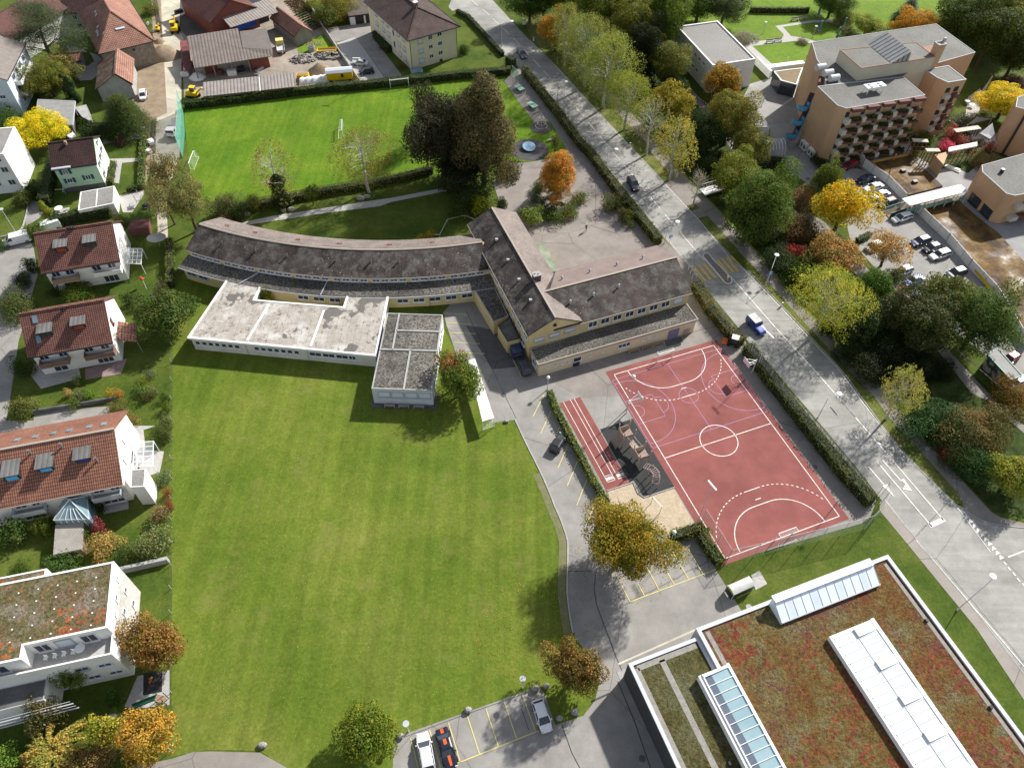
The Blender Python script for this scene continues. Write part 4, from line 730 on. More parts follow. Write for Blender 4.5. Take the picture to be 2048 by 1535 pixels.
# apartment block bottom-left with sedum roof
fl=thing('apartment_block','white flat-roofed apartment block with red-speckled sedum roof and roof terrace','apartment building',(-56,36,0))
f0=Vector((-48.1,32.2)); f1=Vector((-47.2,40.0)); f2=Vector((-51.6,43.2)); 
FU=Vector((math.cos(R(14.3)),math.sin(R(14.3)))); FV=Vector((-FU.y,FU.x))
c0=Vector((-48.3,32.0)); c1=Vector((-46.2+0.0,40.0)); n1=W('x',750,130,9.2); n0=W('x',-300,330,9.2)
E0,E1=Vector((-47.9,32.0)),V2(W('x',938,318,9.2)); E2=V2(n1)
pent=[V2(W('x',690,575,9.3)),V2(W('x',725,150,9.3)),V2(W('x',-350,330,9.3)),V2(W('x',-350,900,9.3)),V2(W('x',240,760,9.3)),V2(W('x',240,680,9.3))]
body=[E0,V2(W('x',925,318,6.6)),V2(W('x',755,150,6.6)),V2(W('x',-350,380,6.6)),V2(W('x',-350,1000,6.6)),V2(W('x',400,820,6.6)),V2(W('x',735,730,6.6))]
B0=Vector((-48.1,32.3)); B1=B0+FV*11.6; BW=B0-FU*28; 
flat(fl,[BW,B0,B1,B1-FU*28],6.6,render_w,paving,par=.9,pw=.2,trimm=render_w)
# top floor with sedum roof, set back at the south-east for the terrace
T0=B0+FV*2.3; T1=B1; 
top=[B0+FV*2.6-FU*.0,B1,B1-FU*28,BW+FV*1.0,B0-FU*9.5+FV*.9,B0-FU*9.5+FV*2.6]
flat(fl,top,9.3,render_w,sedum2,par=.12,pw=.25,trimm=white)
flat(fl,[B1-FU*28+FV*1.1,B1-FU*8.4+FV*1.1,B1-FU*8.4,B1-FU*28],9.0,render_w,sedum2,par=.1,pw=.2,trimm=white)
facade(fl,B0,B1,[(9.8,8.0,.7,.6,'w'),(7.2,7.8,.8,.8,'w'),(5.2,7.6,.7,.6,'w'),(9.4,5.2,.8,.9,'w'),(6.5,5.,.9,1.,'w'),(3.4,4.8,.9,1.,'w'),(1.6,4.8,.6,.7,'w'),(8.8,2.4,.9,1.,'w'),(5,2.2,.9,1.,'w')])
facade(fl,BW,B0,[(26.3,5.,1.6,.9,'w'),(23.7,5.2,1.6,.9,'g'),(26.6,2.2,1.6,.9,'w'),(24,2.2,1.6,1,'w'),(21.5,4.6,1.5,1,'g')])
facade(fl,B0-FU*9.5+FV*2.6,B0+FV*2.6,[(1.5,7.8,1.7,1.9,'w'),(4,7.8,2.,1.9,'b'),(6.8,7.8,1.8,1.9,'w')])
facade(fl,BW+FV*1.,B0-FU*9.5+FV*.95,[(4+2.8*k,7.8,2.2,1.9,'w') for k in range(5)])
b=MB(); q=B0-FU*16+FV*8.; b.box((q.x,q.y,9.6),(1.2,2.0,.5),R(14)); b.build('skylight',blind,fl)
b=MB()
rr_=random.Random(3)
for i in range(10):
    for j in range(5): 
        for k in range(3): q=B1-FU*(2+i*2.3+ (j*0))-FV*(.8+j*1.6+k*.5); 
        b.box((q.x,q.y,9.345),(.16,.16,.05),R(14))
b.build('roof_pavers',white,fl)
# lower wing with weathered roof, bottom-left
flat(fl,[V2(W('x',0,1030,5.2)),V2(W('x',400,955,5.2)),V2(W('x',400,815,5.2)),V2(W('x',0,885,5.2))]if False else [B0-FU*22+FV*0-FV*3.0,B0-FU*8.6-FV*2.6,B0-FU*8.6-FV*.02,B0-FU*22-FV*.02],4.6,render_w,concdark,par=.05,pw=.1,trimm=trim)
b=MB()
for z in (2.4,4.0): b.bar((*(B0-FU*20-FV*4.2),z),(*(B0-FU*5.4-FV*3.6),z),.12,.12); b.bar((*(B0-FU*20-FV*4.25),z+.9),(*(B0-FU*5.4-FV*3.65),z+.9),.05,.08)
b.bar((*(B0-FU*13),4.3),(*(B0-FU*9-FV*5),2.2),.12,.15); b.build('balcony_rails',trim,fl)
for k in range(4):
    q=B0-FU*(7.9-k*1.05)+FV*1.5; th=thing('terrace_chair','white plastic chair, %s of the row on the roof terrace'%['first from the left','second from the left','third from the left','rightmost'][k],'chair',(q.x,q.y,6.65),'white chairs on the roof terrace')
    b=MB(); b.box((q.x,q.y,7.08),(.45,.45,.05)); b.build('seat',white,th); b=MB(); b.box((q.x,q.y+.22,7.33),(.45,.05,.5)); b.build('backrest',white,th)
    for sx in (-.2,.2):
        for sy in (-.2,.2): b=MB(); b.tube((q.x+sx,q.y+sy,6.65),(q.x+sx,q.y+sy,7.07),.025,n=6); b.build('leg',white,th)
q=B0-FU*3.9+FV*1.7; th=thing('terrace_table','round white table beside the chairs on the roof terrace','table',(q.x,q.y,6.65)); b=MB(); b.tube((q.x,q.y,7.33),(q.x,q.y,7.38),.6,n=20); b.build('tabletop',white,th); b=MB(); b.tube((q.x,q.y,6.65),(q.x,q.y,7.33),.05); b.build('leg',white,th)
# playground slide, rocker
q=W('x',1050,1060); th=thing('garden_slide','green play slide with slatted platform by the apartment block','slide',(q.x,q.y,0)); s0=W('x',910,1115,.3); s1=W('x',1075,1050,1.5); b=MB(); b.bar(s0,s1,.6,.06); 
for sx in (-.3,.3): b.bar(s0+Vector((0,sx,.1)),s1+Vector((0,sx,.1)),.06,.25)
b.build('chute',greenp,th); b=MB(); b.bar(s1,W('x',1140,1065,1.4),.8,.08); b.build('platform',wood,th)
for dx,dy in ((0,-.4),(0,.4),(1.,-.4),(1.,.4)): b=MB(); b.tube((s1.x+dx,s1.y+dy,0),(s1.x+dx,s1.y+dy,2.2),.05); b.build('post',darkmetal,th)
q=W('x',1047,945); th=thing('spring_rocker','red and yellow spring rocker on the black rubber square','rocker',(q.x,q.y,0)); b=MB(); b.tube(q,q+Vector((0,0,.35)),.12,.12); b.build('spring',darkmetal,th); b=MB(); b.ball(q+Vector((0,0,.55)),.25,sc_=(.6,1.6,.8)); b.build('seat',redp,th); b=MB(); b.ball(q+Vector((.12,.35,.75)),.15); b.tube(q+Vector((-.2,.2,.8)),q+Vector((.25,.2,.8)),.03); b.build('head',yellowp,th)
# mint house
gh=thing('detached_house','mint green house with dark brown roof and green shutters','house',(-92,138,0))
MU=Vector((math.cos(R(16)),math.sin(R(16)))); MV=Vector((-MU.y,MU.x)); a=Vector((-95.9,132.6))
a,u,v,L,ro=gable(gh,a,a+MU*8.2,10.,5.9,8.6,render_mint,tile_dark,ov=.45,ovg=.35,trimm=None)
facade(gh,a,a+u*L,[(1.9,4.8,1.1,1.1,'s'),(1.9,2.7,1.1,1.1,'s'),(5.6,2.9,1.1,1.1,'s')])
facade(gh,a+u*L,a+u*L+v*10.,[(2.2,4.4,1.,1.2,'s'),(5,4.4,1.,1.2,'s'),(7.8,4.4,1.,1.2,'s'),(2.2,1.9,1.,1.2,'s'),(7.2,6.4,.8,.8,'s')])
b=MB(); b.prism([a-v*.06-u*.02,a+u*L+u*.02-v*.06,a+u*L+u*.02,a-u*.02],0,1.1); b.build('plinth',concdark,gh)
b=MB(); b.prism([a+u*L+u*.03-v*.06,a+u*L+u*.03+v*10.,a+u*L+v*10,a+u*L-v*.06],.02,8.4 if False else 5.9); b.build('gable_wall',render_w,gh)
b=MB(); b.prism([a-u*.3-v*.6,a+u*3.4-v*.6,a+u*3.4+v*.9,a-u*.3+v*.9],5.9,6.15); b.build('bay_roof',trim,gh)
q=a+u*3.2+v*4.; b=MB(); b.prism([q-u*.2,q+u*.2,q+u*.2+v*.6,q-u*.2+v*.6],7.2,9.2); b.build('chimney',mat('chimney_tan',(.3,.22,.17)),gh)
ga=thing('garage','small white flat-roofed double garage in front of the mint house','garage',(-86,127,0)); flat(ga,[W('g',762,885,2.8),W('g',1110,815,2.8),W('g',1118,645,2.8),W('g',785,705,2.8)],2.8,render_w,gravellight,par=.1,pw=.2,trimm=white)
b=MB(); b.bar(W('g',935,850,2.86),W('g',950,675,2.86),.2,.06); b.build('roof_rib',white,ga)
cl=thing('rotary_clothes_dryer','white folding clothes dryer frame beside the mint house','clothes dryer',tuple(W('g',640,720))); b=MB(); q=W('g',640,720); b.tube(q,q+Vector((0,0,1.5)),.03); 
for ang in range(4): b.bar(q+Vector((0,0,1.2)),q+Vector((1.6*math.cos(ang*1.57+.4),1.6*math.sin(ang*1.57+.4),1.5)),.05,.05)
b.build('frame',white,cl)
tb=thing('garden_table','round white garden table on a small paved square behind the dark hedge','table',tuple(W('g',585,885))); q=W('g',585,885); b=MB(); b.tube(q+Vector((0,0,.7)),q+Vector((0,0,.75)),.8,n=24); b.build('tabletop',white,tb); b=MB(); b.tube(q,q+Vector((0,0,.7)),.06); b.build('leg',white,tb)
wsheet('terrace',paving,[W('g',535,880),W('g',680,850),W('g',670,930),W('g',530,950)],4)
# white blocks at far left
b4=thing('apartment_block','plain white block with a flat grey roof beside the bright yellow tree','apartment building',(-112,137,0))
q0=Vector((-104.6,132.6)); NV=Vector((math.cos(R(100.5)),math.sin(R(100.5)))); NU=Vector((NV.y,-NV.x))
flat(b4,[q0-NU*14,q0,q0+NV*10.,q0+NV*10.-NU*14],9.2,render_w,gravellight,par=.1,pw=.3,trimm=white)
facade(b4,q0-NU*14,q0,[(12.6,5.7,1.4,1.3,'w'),(12.6,2.6,1.4,1.3,'w'),(12.4,8.1,1.4,1.1,'w'),(9.6,5.7,1.6,1.3,'w'),(9.6,2.6,1.6,1.3,'w'),(9.6,8.1,1.6,1.1,'w')])
b3=thing('apartment_block','tall white block with pitched grey roof at the far left edge','apartment building',(-122,166,0))
q0=Vector((-117.2,162.0)); NV=Vector((math.cos(R(100)),math.sin(R(100)))); NU=Vector((NV.y,-NV.x))
a3=q0-NU*11; gable(b3,q0+NU*0,q0+NV*17,11,8.8,11.2,mat('render_blue_white',(.55,.62,.7),(.5,.57,.66),.3),mat('roof_greybrown',(.2,.175,.155),(.16,.14,.13),1.,fine=.15),ov=.4,ovg=.2,z0=0)
facade(b3,q0-NU*11,q0,[(8.5,7.4,1.3,.9,'w'),(8.5,4.9,1.3,.9,'w'),(8.5,2.3,1.3,.9,'w')]); facade(b3,q0,q0+NV*17,[(4+3*k,z,1.6,1.4,'w') for k in range(4) for z in (2,4.8,7.4)])
for z in (2.9,5.6): balcony(b3,q0,NV,-NU,3.5,13,z,1.4,render_w)
# hip-roofed farmhouse
def hip(th,c,ang,L,Wd,ze,zr,wallm,roofm,hipl=None,ov=.6,sm='wall'):
    """c = near-left corner at ground, ang = direction of the short front wall"""
    u=Vector((math.cos(R(ang)),math.sin(R(ang)))); v=Vector((-u.y,u.x)); c=V2(c); hl=hipl or Wd/2
    P_=lambda s,t,z:(*(c+u*s+v*t),z)
    b=MB(); b.prism([c,c+u*Wd,c+u*Wd+v*L,c+v*L],0,ze); b.build('wall',wallm,th)
    o=ov; b=MB(); b.add([P_(-o,-o,ze),P_(Wd+o,-o,ze),P_(Wd+o,L+o,ze),P_(-o,L+o,ze),P_(Wd/2,hl,zr),P_(Wd/2,L-hl,zr)],[(0,1,4),(1,2,5,4),(2,3,5),(3,0,4,5),(3,2,1,0)]); ro=b.build('roof',roofm,th)
    b=MB(); 
    for i,j in ((P_(-o,-o,ze),P_(Wd/2,hl,zr)),(P_(Wd+o,-o,ze),P_(Wd/2,hl,zr)),(P_(Wd/2,hl,zr),P_(Wd/2,L-hl,zr))): b.bar(Vector(i)+Vector((0,0,.08)),Vector(j)+Vector((0,0,.08)),.3,.15)
    b.build('ridge_cap',roofm,ro)
    b=MB(); b.ring([P_(-o-.1,-o-.1,0),P_(Wd+o+.1,-o-.1,0),P_(Wd+o+.1,L+o+.1,0),P_(-o-.1,L+o+.1,0)],.12,ze-.1,ze+.1); b.build('gutter',darkmetal,ro)
    return c,u,v
fh=thing('farmhouse','large old farmhouse with a steep terracotta hipped roof and rubble stone end wall','house',(-103,192,0))
c,u,v=hip(fh,(-103.4,181.),32.,25,12.5,5.8,11.2,stonewall,tile_farm,hipl=8.5)
facade(fh,c,c+u*12.5,[(7.5,4.8,.5,.4,'d'),(1.2,1.2,1.4,2.2,'d')])
for t_,s_,z in ((6,1.2,7.),(7,1.3,7.),(8,1.35,7.1),(9,2.,7.7),(14,3,8.6),(15.5,3.2,8.7),(4,2.5,7.9)): 
    q=c+u*(s_)+v*t_; z=5.8+(s_+.6)*.79+.15; b=MB(); b.add([(*(q+u*i+v*j),z+i*.79+k) for k in (0,.1) for i,j in ((-.3,-.25),(.3,-.25),(.3,.25),(-.3,.25))],[(0,3,2,1),(4,5,6,7),(0,1,5,4),(1,2,6,5),(2,3,7,6),(3,0,4,7)]); b.build('skylight',blind,fh)
q=c+u*6.6+v*4; b=MB(); z=5.8+4.6*.594+.12; b.add([(*(q+u*i+v*j),z+j*.594+k) for k in (0,.08) for i,j in ((-1.1,-.2),(1.1,-.2),(1.1,.2),(-1.1,.2))],[(0,3,2,1),(4,5,6,7),(0,1,5,4),(1,2,6,5),(2,3,7,6),(3,0,4,7)]); b.build('skylight',blind,fh)
bn=thing('old_barn','small old barn with patchy moss and red tile roof beside the street','barn',(-98,172,0)); a=Vector((-99.5,166.3)); 
# its ridge runs away from the camera
NU=Vector((math.cos(R(33)),math.sin(R(33)))); NV=Vector((-NU.y,NU.x)); NV=Vector((math.cos(R(107)),math.sin(R(107)))); NU=Vector((NV.y,-NV.x))
q0=Vector((-100.6,168.2)); gable(bn,q0+NV*12,q0,7.6,3.6,6.4,concrete,tile_old,ov=.35,ovg=.3,ridge_at=.66)
b=MB(); x0=q0+NU*5.25-NV*.3; x1=q0+NU*8.2-NV*.3; z0_=6.4+.35; z1_=3.6+.1; b.add([(*x0,z0_),(*x1,z1_),(*(x1+NV*12.6),z1_),(*(x0+NV*12.6),z0_)],[(0,1,2,3)]); b.build('pale_slope',tile_farm,bn)
cp=thing('carport','grey flat slate-like carport roof on posts behind the yellow tree','carport',(-107,159,0)); flat(cp,[W('a',355,1190,2.8),W('a',690,1205,2.8),W('a',712,995,2.8),W('a',388,980,2.8)],2.8,concdark,mat('roof_slate',(.2,.2,.2),(.26,.26,.25),1.,fine=.12),par=.04,pw=.1,trimm=trim,over=.5)
sh=thing('lean_to_shed','narrow grey lean-to shed with mossy panels','shed',(-100,159,0)); flat(sh,[W('a',800,1140,2.2),W('a',900,1190,2.2),W('a',842,1020,2.2),W('a',725,1045,2.2)],2.2,woodgrey,concrete,par=.04,pw=.08,trimm=woodgrey)
# house fragments at the top-left corner
hx=thing('brown_roofed_house','house with dark red-brown roof cut by the top-left corner','house',(-126,200,0)); gable(hx,Vector((-128,186)),Vector((-121,204)),12,6,9.5,render_w,mat('roof_maroon',(.12,.05,.045),(.09,.04,.035),.6,fine=.1),ov=.4) 
hy=thing('pale_green_house','pale green house with dark roof behind the farmhouse','house',(-119,208,0)); a=Vector((-121.5,203)); gable(hy,a,a+Vector((9,2.4)),9,5.2,8,mat('render_pale_green',(.5,.55,.36),(.45,.5,.33),.4),tile_dark,ov=.5); facade(hy,a,a+Vector((9,2.4)),[(2.2,3.8,1.1,1.2,'w'),(2.6,1.4,1.1,1.5,'w')])
gx=thing('garden_hut','small hut with brown tiled roof and little chimney by the pine tree','hut',(-113,184,0)); a=Vector((-114.5,182.5)); gable(gx,a,a+Vector((3.6,.9)),4,2.4,3.5,concrete,tile_farm,ov=.3)
rs=thing('tool_shed','low dark red shed with a rounded roof beside the hedge','shed',(-76.5,112,0)); q=[W('g',1245,1060,2.),W('g',1440,1050,2.),W('g',1450,965,2.),W('g',1290,975,2.)]; flat(rs,[(p.x,p.y) for p in q],2.,maroon,mat('roof_darkred',(.14,.05,.05),(.1,.035,.035),.8),par=.03,pw=.05,trimm=maroon,over=.1)
sp=thing('round_parasol','pale grey half-round garden parasol beyond the lawn path','parasol',tuple(W('g',1560,1225))); q=W('g',1560,1225); b=MB(); b.tube(q,q+Vector((0,0,2.3)),.04); b.build('pole',steel,sp); b=MB(); n=14; b.add([tuple(q+Vector((1.9*math.cos(2*math.pi*k/n),1.5*math.sin(2*math.pi*k/n),2.1))) for k in range(n)]+[tuple(q+Vector((0,0,2.6)))],[(k,(k+1)%n,n) for k in range(n)]); b.build('canopy',concrete,sp)
um=thing('garden_umbrella','closed red and white garden umbrella leaning near the first terrace','umbrella',tuple(W('m',1430,280))); b=MB(); b.tube(W('m',1430,280),W('m',1385,180,1.6),.03); b.build('pole',white,um); b=MB(); b.tube(W('m',1390,190,1.5),W('m',1360,160,2.1),.45,.02,n=8); b.build('canopy',redp,um)
# retaining wall and low walls
rw=MB(); rw.bar(W('m',330,1480,.4),W('m',1120,1350,.4),.3,.9); tag(rw.build('retaining_wall',concdark),label='long grey garden retaining wall uphill of the orange-roofed house',cat='wall')
rw=MB(); rw.bar(W('x',800,180,.6),W('x',1160,100,.6),.5,1.2); tag(rw.build('retaining_wall',concrete),label='low grey wall between the sedum-roofed block and the shrubs above it',cat='wall')
# ---------------- builders' yard and cream block ----------------
YU=Vector((math.cos(R(20.8)),math.sin(R(20.8)))); YV=Vector((-YU.y,YU.x))
fb=thing('farm_shed','long open-fronted shed with a brown corrugated roof and red boarded end','shed',(-72,188,0))
def monoroof(th,pts,zs,m,thk=.15,name='roof'):
    b=MB(); n=len(pts); b.add([(p[0],p[1],z) for p,z in zip(pts,zs)]+[(p[0],p[1],z+thk) for p,z in zip(pts,zs)],[tuple(range(n-1,-1,-1)),tuple(range(n,2*n))]+[(i,(i+1)%n,n+(i+1)%n,n+i) for i in range(n)]); return b.build(name,m,th)
q=[W('b',240,670,3.6),W('b',1000,550,3.6),W('b',1000,490,4.2),W('b',705,475,4.3),W('b',665,280,5.4),W('b',163,360,5.4)]
monoroof(fb,q,(3.6,3.6,4.2,4.3,5.4,5.4),corr); q2=[W('b',710,472,4.25),W('b',1000,490,4.),W('b',940,280,4.9),W('b',680,312,4.9)]; monoroof(fb,q2,(4.25,4.0,4.9,4.9),mat('roof_brown_plain',(.17,.145,.13),(.14,.12,.11),.5,fine=.06))
b0=W('b',240,700); b.build if False else None
b=MB(); a_=V2(W('b',235,665,3.4))+YV*2.8; b.prism([a_,a_+YU*13.5,a_+YU*13.5+YV*8.5,a_+YV*8.5],0,3.5); b.build('wall',mat('render_dirty',(.4,.39,.35),(.3,.29,.26),.6),fb)
b=MB(); a2=a_+YU*13.6; b.prism([a2-YV*2,a2+YU*4.6-YV*1.6,a2+YU*4.6+YV*9,a2+YV*9],0,3.4); b.build('boarded_end',redwood,fb)
for s_ in (0.2,4.5,8.8,13.2): p=V2(W('b',245,668,0))+YU*0; p=a_-YV*2.4+YU*s_; b=MB(); b.bar((*p,0),(*p,3.6),.2,.2); b.build('post',woodgrey,fb)
b=MB(); p=a_+YU*2.2-YV*.08; b.prism([p,p+YU*3.2,p+YU*3.2+YV*.06,p+YV*.06],0,2.4); b.build('door',redwood,fb)
ln=thing('side_shed','small red corrugated lean-to at the street end of the brown shed','shed',(-85,185,0)); monoroof(ln,[W('b',135,700,2.2),W('b',215,680,2.2),W('b',185,445,2.6),W('b',115,465,2.6)],(2.2,2.2,2.6,2.6),corr if False else mat('roof_darkred',(.14,.05,.05))); b=MB(); b.prism([W('b',138,690),W('b',205,675),W('b',185,470),W('b',122,485)],0,2.2); b.build('wall',redwood,ln)
ls=thing('storage_shed','very long low shed with grey corrugated roof behind the pitch hedge','shed',(-65,173,0)); q=[W('b',330,945,2.3),W('b',1225,850,2.3),W('b',1225,710,3.),W('b',322,808,3.)]; monoroof(ls,q,(2.3,2.3,3.,3.),corr2)
b=MB(); b.prism([q[0]+Vector((.4,.4,0)),q[1]+Vector((-.4,.4,0)),q[2]+Vector((-.4,-.4,0)),q[3]+Vector((.4,-.4,0))],0,2.35); b.build('wall',wood,ls); b=MB(); b.bar(W('b',870,740,3.1),W('b',878,888,2.5),.15,.12); b.build('roof_seam',white,ls)
rb=thing('red_barn','big red boarded barn with dark red tiled roof and grey annex','barn',(-78,208,0))
RU=Vector((math.cos(R(40.5)),math.sin(R(40.5)))); RV=Vector((-RU.y,RU.x))
c=Vector((-75.,198.3)); 
gable(rb,V2(W('b',400,212,5.)),V2(W('b',400,212,5.))+RV*0+RU*0+Vector((0,0)) ,0,1,1,redwood,tile_farm) if False else None
e_=V2(W('b',400,212,5.2)); gable(rb,e_+RV*20,e_,13,5.2,9,redwood,tiles('tile_barn',(.14,.055,.045),(.11,.04,.035),(.05,.02,.02),.4,.3,.05,stain=.35),ov=.5,ovg=.5)
monoroof(rb,[W('b',590,275,4.6),W('b',1055,125,4.6),W('b',955,-5,5.4),W('b',485,140,5.4)],(4.6,4.6,5.4,5.4),corr2,name='annex_roof')
b=MB(); a_=V2(W('b',500,150,5.2)); b.prism([a_+RU*.5,a_+RU*13,a_+RU*13+RV*6,a_+RV*6+RU*.5],0,4.6); b.build('annex_wall',darkmetal,rb)
b=MB(); b.bar(W('b',640,280,3.4),W('b',840,215,3.4),.1,1.5); b.build('tarpaulin',mat('tarp_blue',(.02,.08,.4)),rb)
sb=thing('wooden_barn','narrow wooden barn with a red tiled gable roof by the vegetable rows','barn',(-62,205,0)); e_=V2(W('b',1215,345,3.))+Vector((.1,.2)); DU=Vector((math.cos(R(130)),math.sin(R(130)))); gable(sb,e_+DU*13.,e_,4.6,2.8,4.7,woodgrey,tile_farm,ov=.4,ovg=.4)
gr=thing('garage_row','row of dark garages under a brown flat roof','garage',(-42,214,0)); a_=Vector((-45.2,210.4)); GU=Vector((math.cos(R(19)),math.sin(R(19)))); GV=Vector((-GU.y,GU.x))
flat(gr,[a_-GU*1.5,a_+GU*11,a_+GU*11+GV*9,a_-GU*1.5+GV*9],2.6,white,mat('roof_brown_gravel',(.07,.055,.045),(.1,.085,.07),1.,fine=.2),par=.08,pw=.15,trimm=darkmetal,over=.4)
for k in range(4): p=a_+GU*(1.1+2.9*k)-GV*.05; b=MB(); b.prism([p-GU*1.2,p+GU*1.2,p+GU*1.2+GV*.04,p-GU*1.2+GV*.04],0,2.2); b.build('door',darkmetal,gr)
# cream apartment block
cb=thing('apartment_block','cream three-storey apartment block with brown hipped roof','apartment building',(-22,195,0))
c=V2(W('c',603,685)); CU3=V2(W('c',1052,552))-c; ang=math.degrees(math.atan2(CU3.y,CU3.x)); Wd=CU3.length
c,u,v=hip(cb,c,ang,24,Wd,8.1,11.3,render_cream,tile_cream,hipl=8.,ov=.75)
facade(cb,c,c+u*Wd,[(3.1,6.9,1.5,1.2,'b'),(5.9,7.1,1.2,1.1),(8.6,7.3,1.3,1.1),(3.1,4.4,1.5,1.2,'b'),(5.9,4.7,1.2,1.1),(8.6,4.9,1.3,1.1),(3.1,1.9,1.5,1.2,'b'),(5.9,2.2,1.2,1.1),(8.6,2.4,1.3,1.1),(8.6,.5,.7,.4,'d')])
facade(cb,c+v*24,c,[(24-t_,z,1.4,1.2,'b') for t_ in (3,6,12,15,19) for z in (1.8,4.4,7.)]+[(24-9,z,1.,1.8,'w') for z in (3,6)])
for z in (2.6,5.2): balcony(cb,c+u*Wd,v,-u,4,9,z,1.6,netmat('balcony_glass_green',(.35,.5,.5),.6))
b=MB(); q=c+u*Wd*.5+v*8.8; b.box((q.x,q.y,11.5),(.9,.9,1.4),R(ang)); ch=b.build('chimney',mat('brick_red',(.2,.09,.07),(.15,.07,.05),2.),cb); b=MB(); b.box((q.x,q.y,12.3),(1.1,1.1,.2),R(ang)); b.build('chimney_cap',white,ch)
for s_ in (.15,Wd-.15): p=c+u*s_-v*.06; b=MB(); b.tube((*p,.1),(*p,8.),.05); b.build('downpipe',darkmetal,cb)
b=MB(); q=[W('c',600,740,.2),W('c',715,720,.2),W('c',700,675,.2),W('c',585,690,.2)]; b.prism(q,0,.9); b.build('light_shaft',blueglass,cb)
# yellow site wagon
yw=thing('site_wagon','yellow construction wagon with rounded grey roof behind the pitch hedge','wagon',(-45,177,0)); a_=V2(W('b',1535,790,.6)); b_=V2(W('b',1785,770,.6)); d=(b_-a_).normalized(); n_=Vector((-d.y,d.x)); L=(b_-a_).length
b=MB(); b.prism([a_,b_,b_+n_*2.4,a_+n_*2.4],.6,2.5); b.build('body',yellowp,yw)
b=MB(); prof=[(-.15,2.5),(.4,2.95),(1.2,3.15),(2.0,2.95),(2.55,2.5)]; vs=[(*(a_-d*.15+n_*t_),z) for t_,z in prof]+[(*(b_+d*.15+n_*t_),z) for t_,z in prof]; b.add(vs,[(i,i+5,i+6,i+1) for i in range(4)]+[(0,1,2,3,4),(9,8,7,6,5),(0,4,9,5)]); b.build('roof',mat('roof_silver',(.5,.53,.58)),yw)
window(yw,(*(a_+d*L*.6-n_*.02),1.8),math.atan2(d.y,d.x),.6,.6,'d')
for s_ in (.8,L-.8):
    for t_ in (.1,2.3): p=a_+d*s_+n_*t_; b=MB(); b.tube((*(p-n_*.1),.35),(*(p+n_*.1),.35),.35,n=12); b.build('wheel',tyre,yw)
# rubble and soil heaps, pallets
def heap(label,cat,c,r_,h_,m,name='heap',seed=1):
    rr=random.Random(seed); b=MB(); n=16; rings=[(1,0),(.8,.3),(.5,.7),(.2,.95)]; vs=[]
    for k,(rk,zk) in enumerate(rings):
        for i in range(n): t=2*math.pi*i/n; q=r_*rk*(1+rr.uniform(-.12,.12)); vs.append((c.x+q*math.cos(t),c.y+q*math.sin(t)*.9,h_*zk*(1+rr.uniform(-.08,.08)) if zk else 0))
    vs.append((c.x,c.y,h_)); b.add(vs,[(k*n+i,k*n+(i+1)%n,(k+1)*n+(i+1)%n,(k+1)*n+i) for k in range(3) for i in range(n)]+[(3*n+i,3*n+(i+1)%n,4*n) for i in range(n)]); tag(b.build(name,m,smooth=True),label,cat)
heap('big pile of brown soil in the street below the farmhouse','soil heap',W('a',1610,540),4.4,2.6,earth,'soil_heap',2)
heap('small pile of soil above the big one beside the trench','soil heap',W('a',1555,410),1.5,.9,earth,'soil_heap',3)
heap('pile of brown soil left of the yellow wagon','soil heap',W('b',1470,700),3.2,2.2,earth,'soil_heap',4)
def rubble(label,c,rx,ry,n,seed):
    rr=random.Random(seed); b=MB()
    for i in range(n):
        t=rr.uniform(0,6.28); q=math.sqrt(rr.random()); x=c.x+rx*q*math.cos(t); y=c.y+ry*q*math.sin(t); s=rr.uniform(.25,.75); b.box((x,y,(1-q)*1.2+s*.3),(s,s*.8,s*.4),rr.uniform(0,3),rr.uniform(-.5,.5))
    tag(b.build('rubble_pile',stone),label,'rubble',kind='stuff')
rubble('pile of broken concrete slabs in the yard, the larger left one',W('b',1300,580),3.4,2.2,90,5); rubble('pile of broken concrete slabs beside the wall of the white parking slab',W('b',1570,555),4.,1.7,80,6)
def small(name,label,cat,parts,group=None):
    """parts: (name, MB, material)"""
    xs=[v for p in parts for v in p[1].v]; c=(sum(v[0] for v in xs)/len(xs),sum(v[1] for v in xs)/len(xs),min(v[2] for v in xs)); th=thing(name,label,cat,c,group)
    for n_,b,m_ in parts: b.build(n_,m_,th)
    return th
q=W('b',1385,495); b=MB(); b.tube(q,q+Vector((0,0,1.3)),.9,n=16); small('concrete_ring','grey concrete shaft ring standing on the grass patch','concrete ring',[('ring',b,concrete),('cover',MB().tube(q+Vector((0,0,1.3)),q+Vector((0,0,1.4)),.7,n=16),concdark)])
q=W('b',1410,425); b=MB()
for k in range(6): b.bar(q+Vector((-1.8+.7*k,-.9,.15)),q+Vector((-1.6+.7*k,.9,.15)),.15,.1)
for s_ in (-.8,0,.8): b.bar(q+Vector((-2,s_,.06)),q+Vector((2.1,s_,.06)),.1,.1)
tag(b.build('pallet',wood),'brown wooden pallet frame lying on the grass patch','pallet')
q0=W('b',1440,520); b=MB(); b.prism([q0+Vector((0,-.9,0)),q0+Vector((5,-.4,0)),q0+Vector((5,1.4,0)),q0+Vector((0,.9,0))],.5,.7); b2=MB(); b2.ring([q0+Vector((0,-.9,0)),q0+Vector((5,-.4,0)),q0+Vector((5,1.4,0)),q0+Vector((0,.9,0))],.08,.7,1.1); b3_=MB()
for s_ in (1.2,3.6): b3_.tube(q0+Vector((s_,-1,.35)),q0+Vector((s_,-.8,.35)),.35,n=10)
small('trailer','yellow-edged low trailer with scrap in the builders yard','trailer',[('bed',b,wood),('side_boards',b2,yellowp),('wheels',b3_,tyre)])
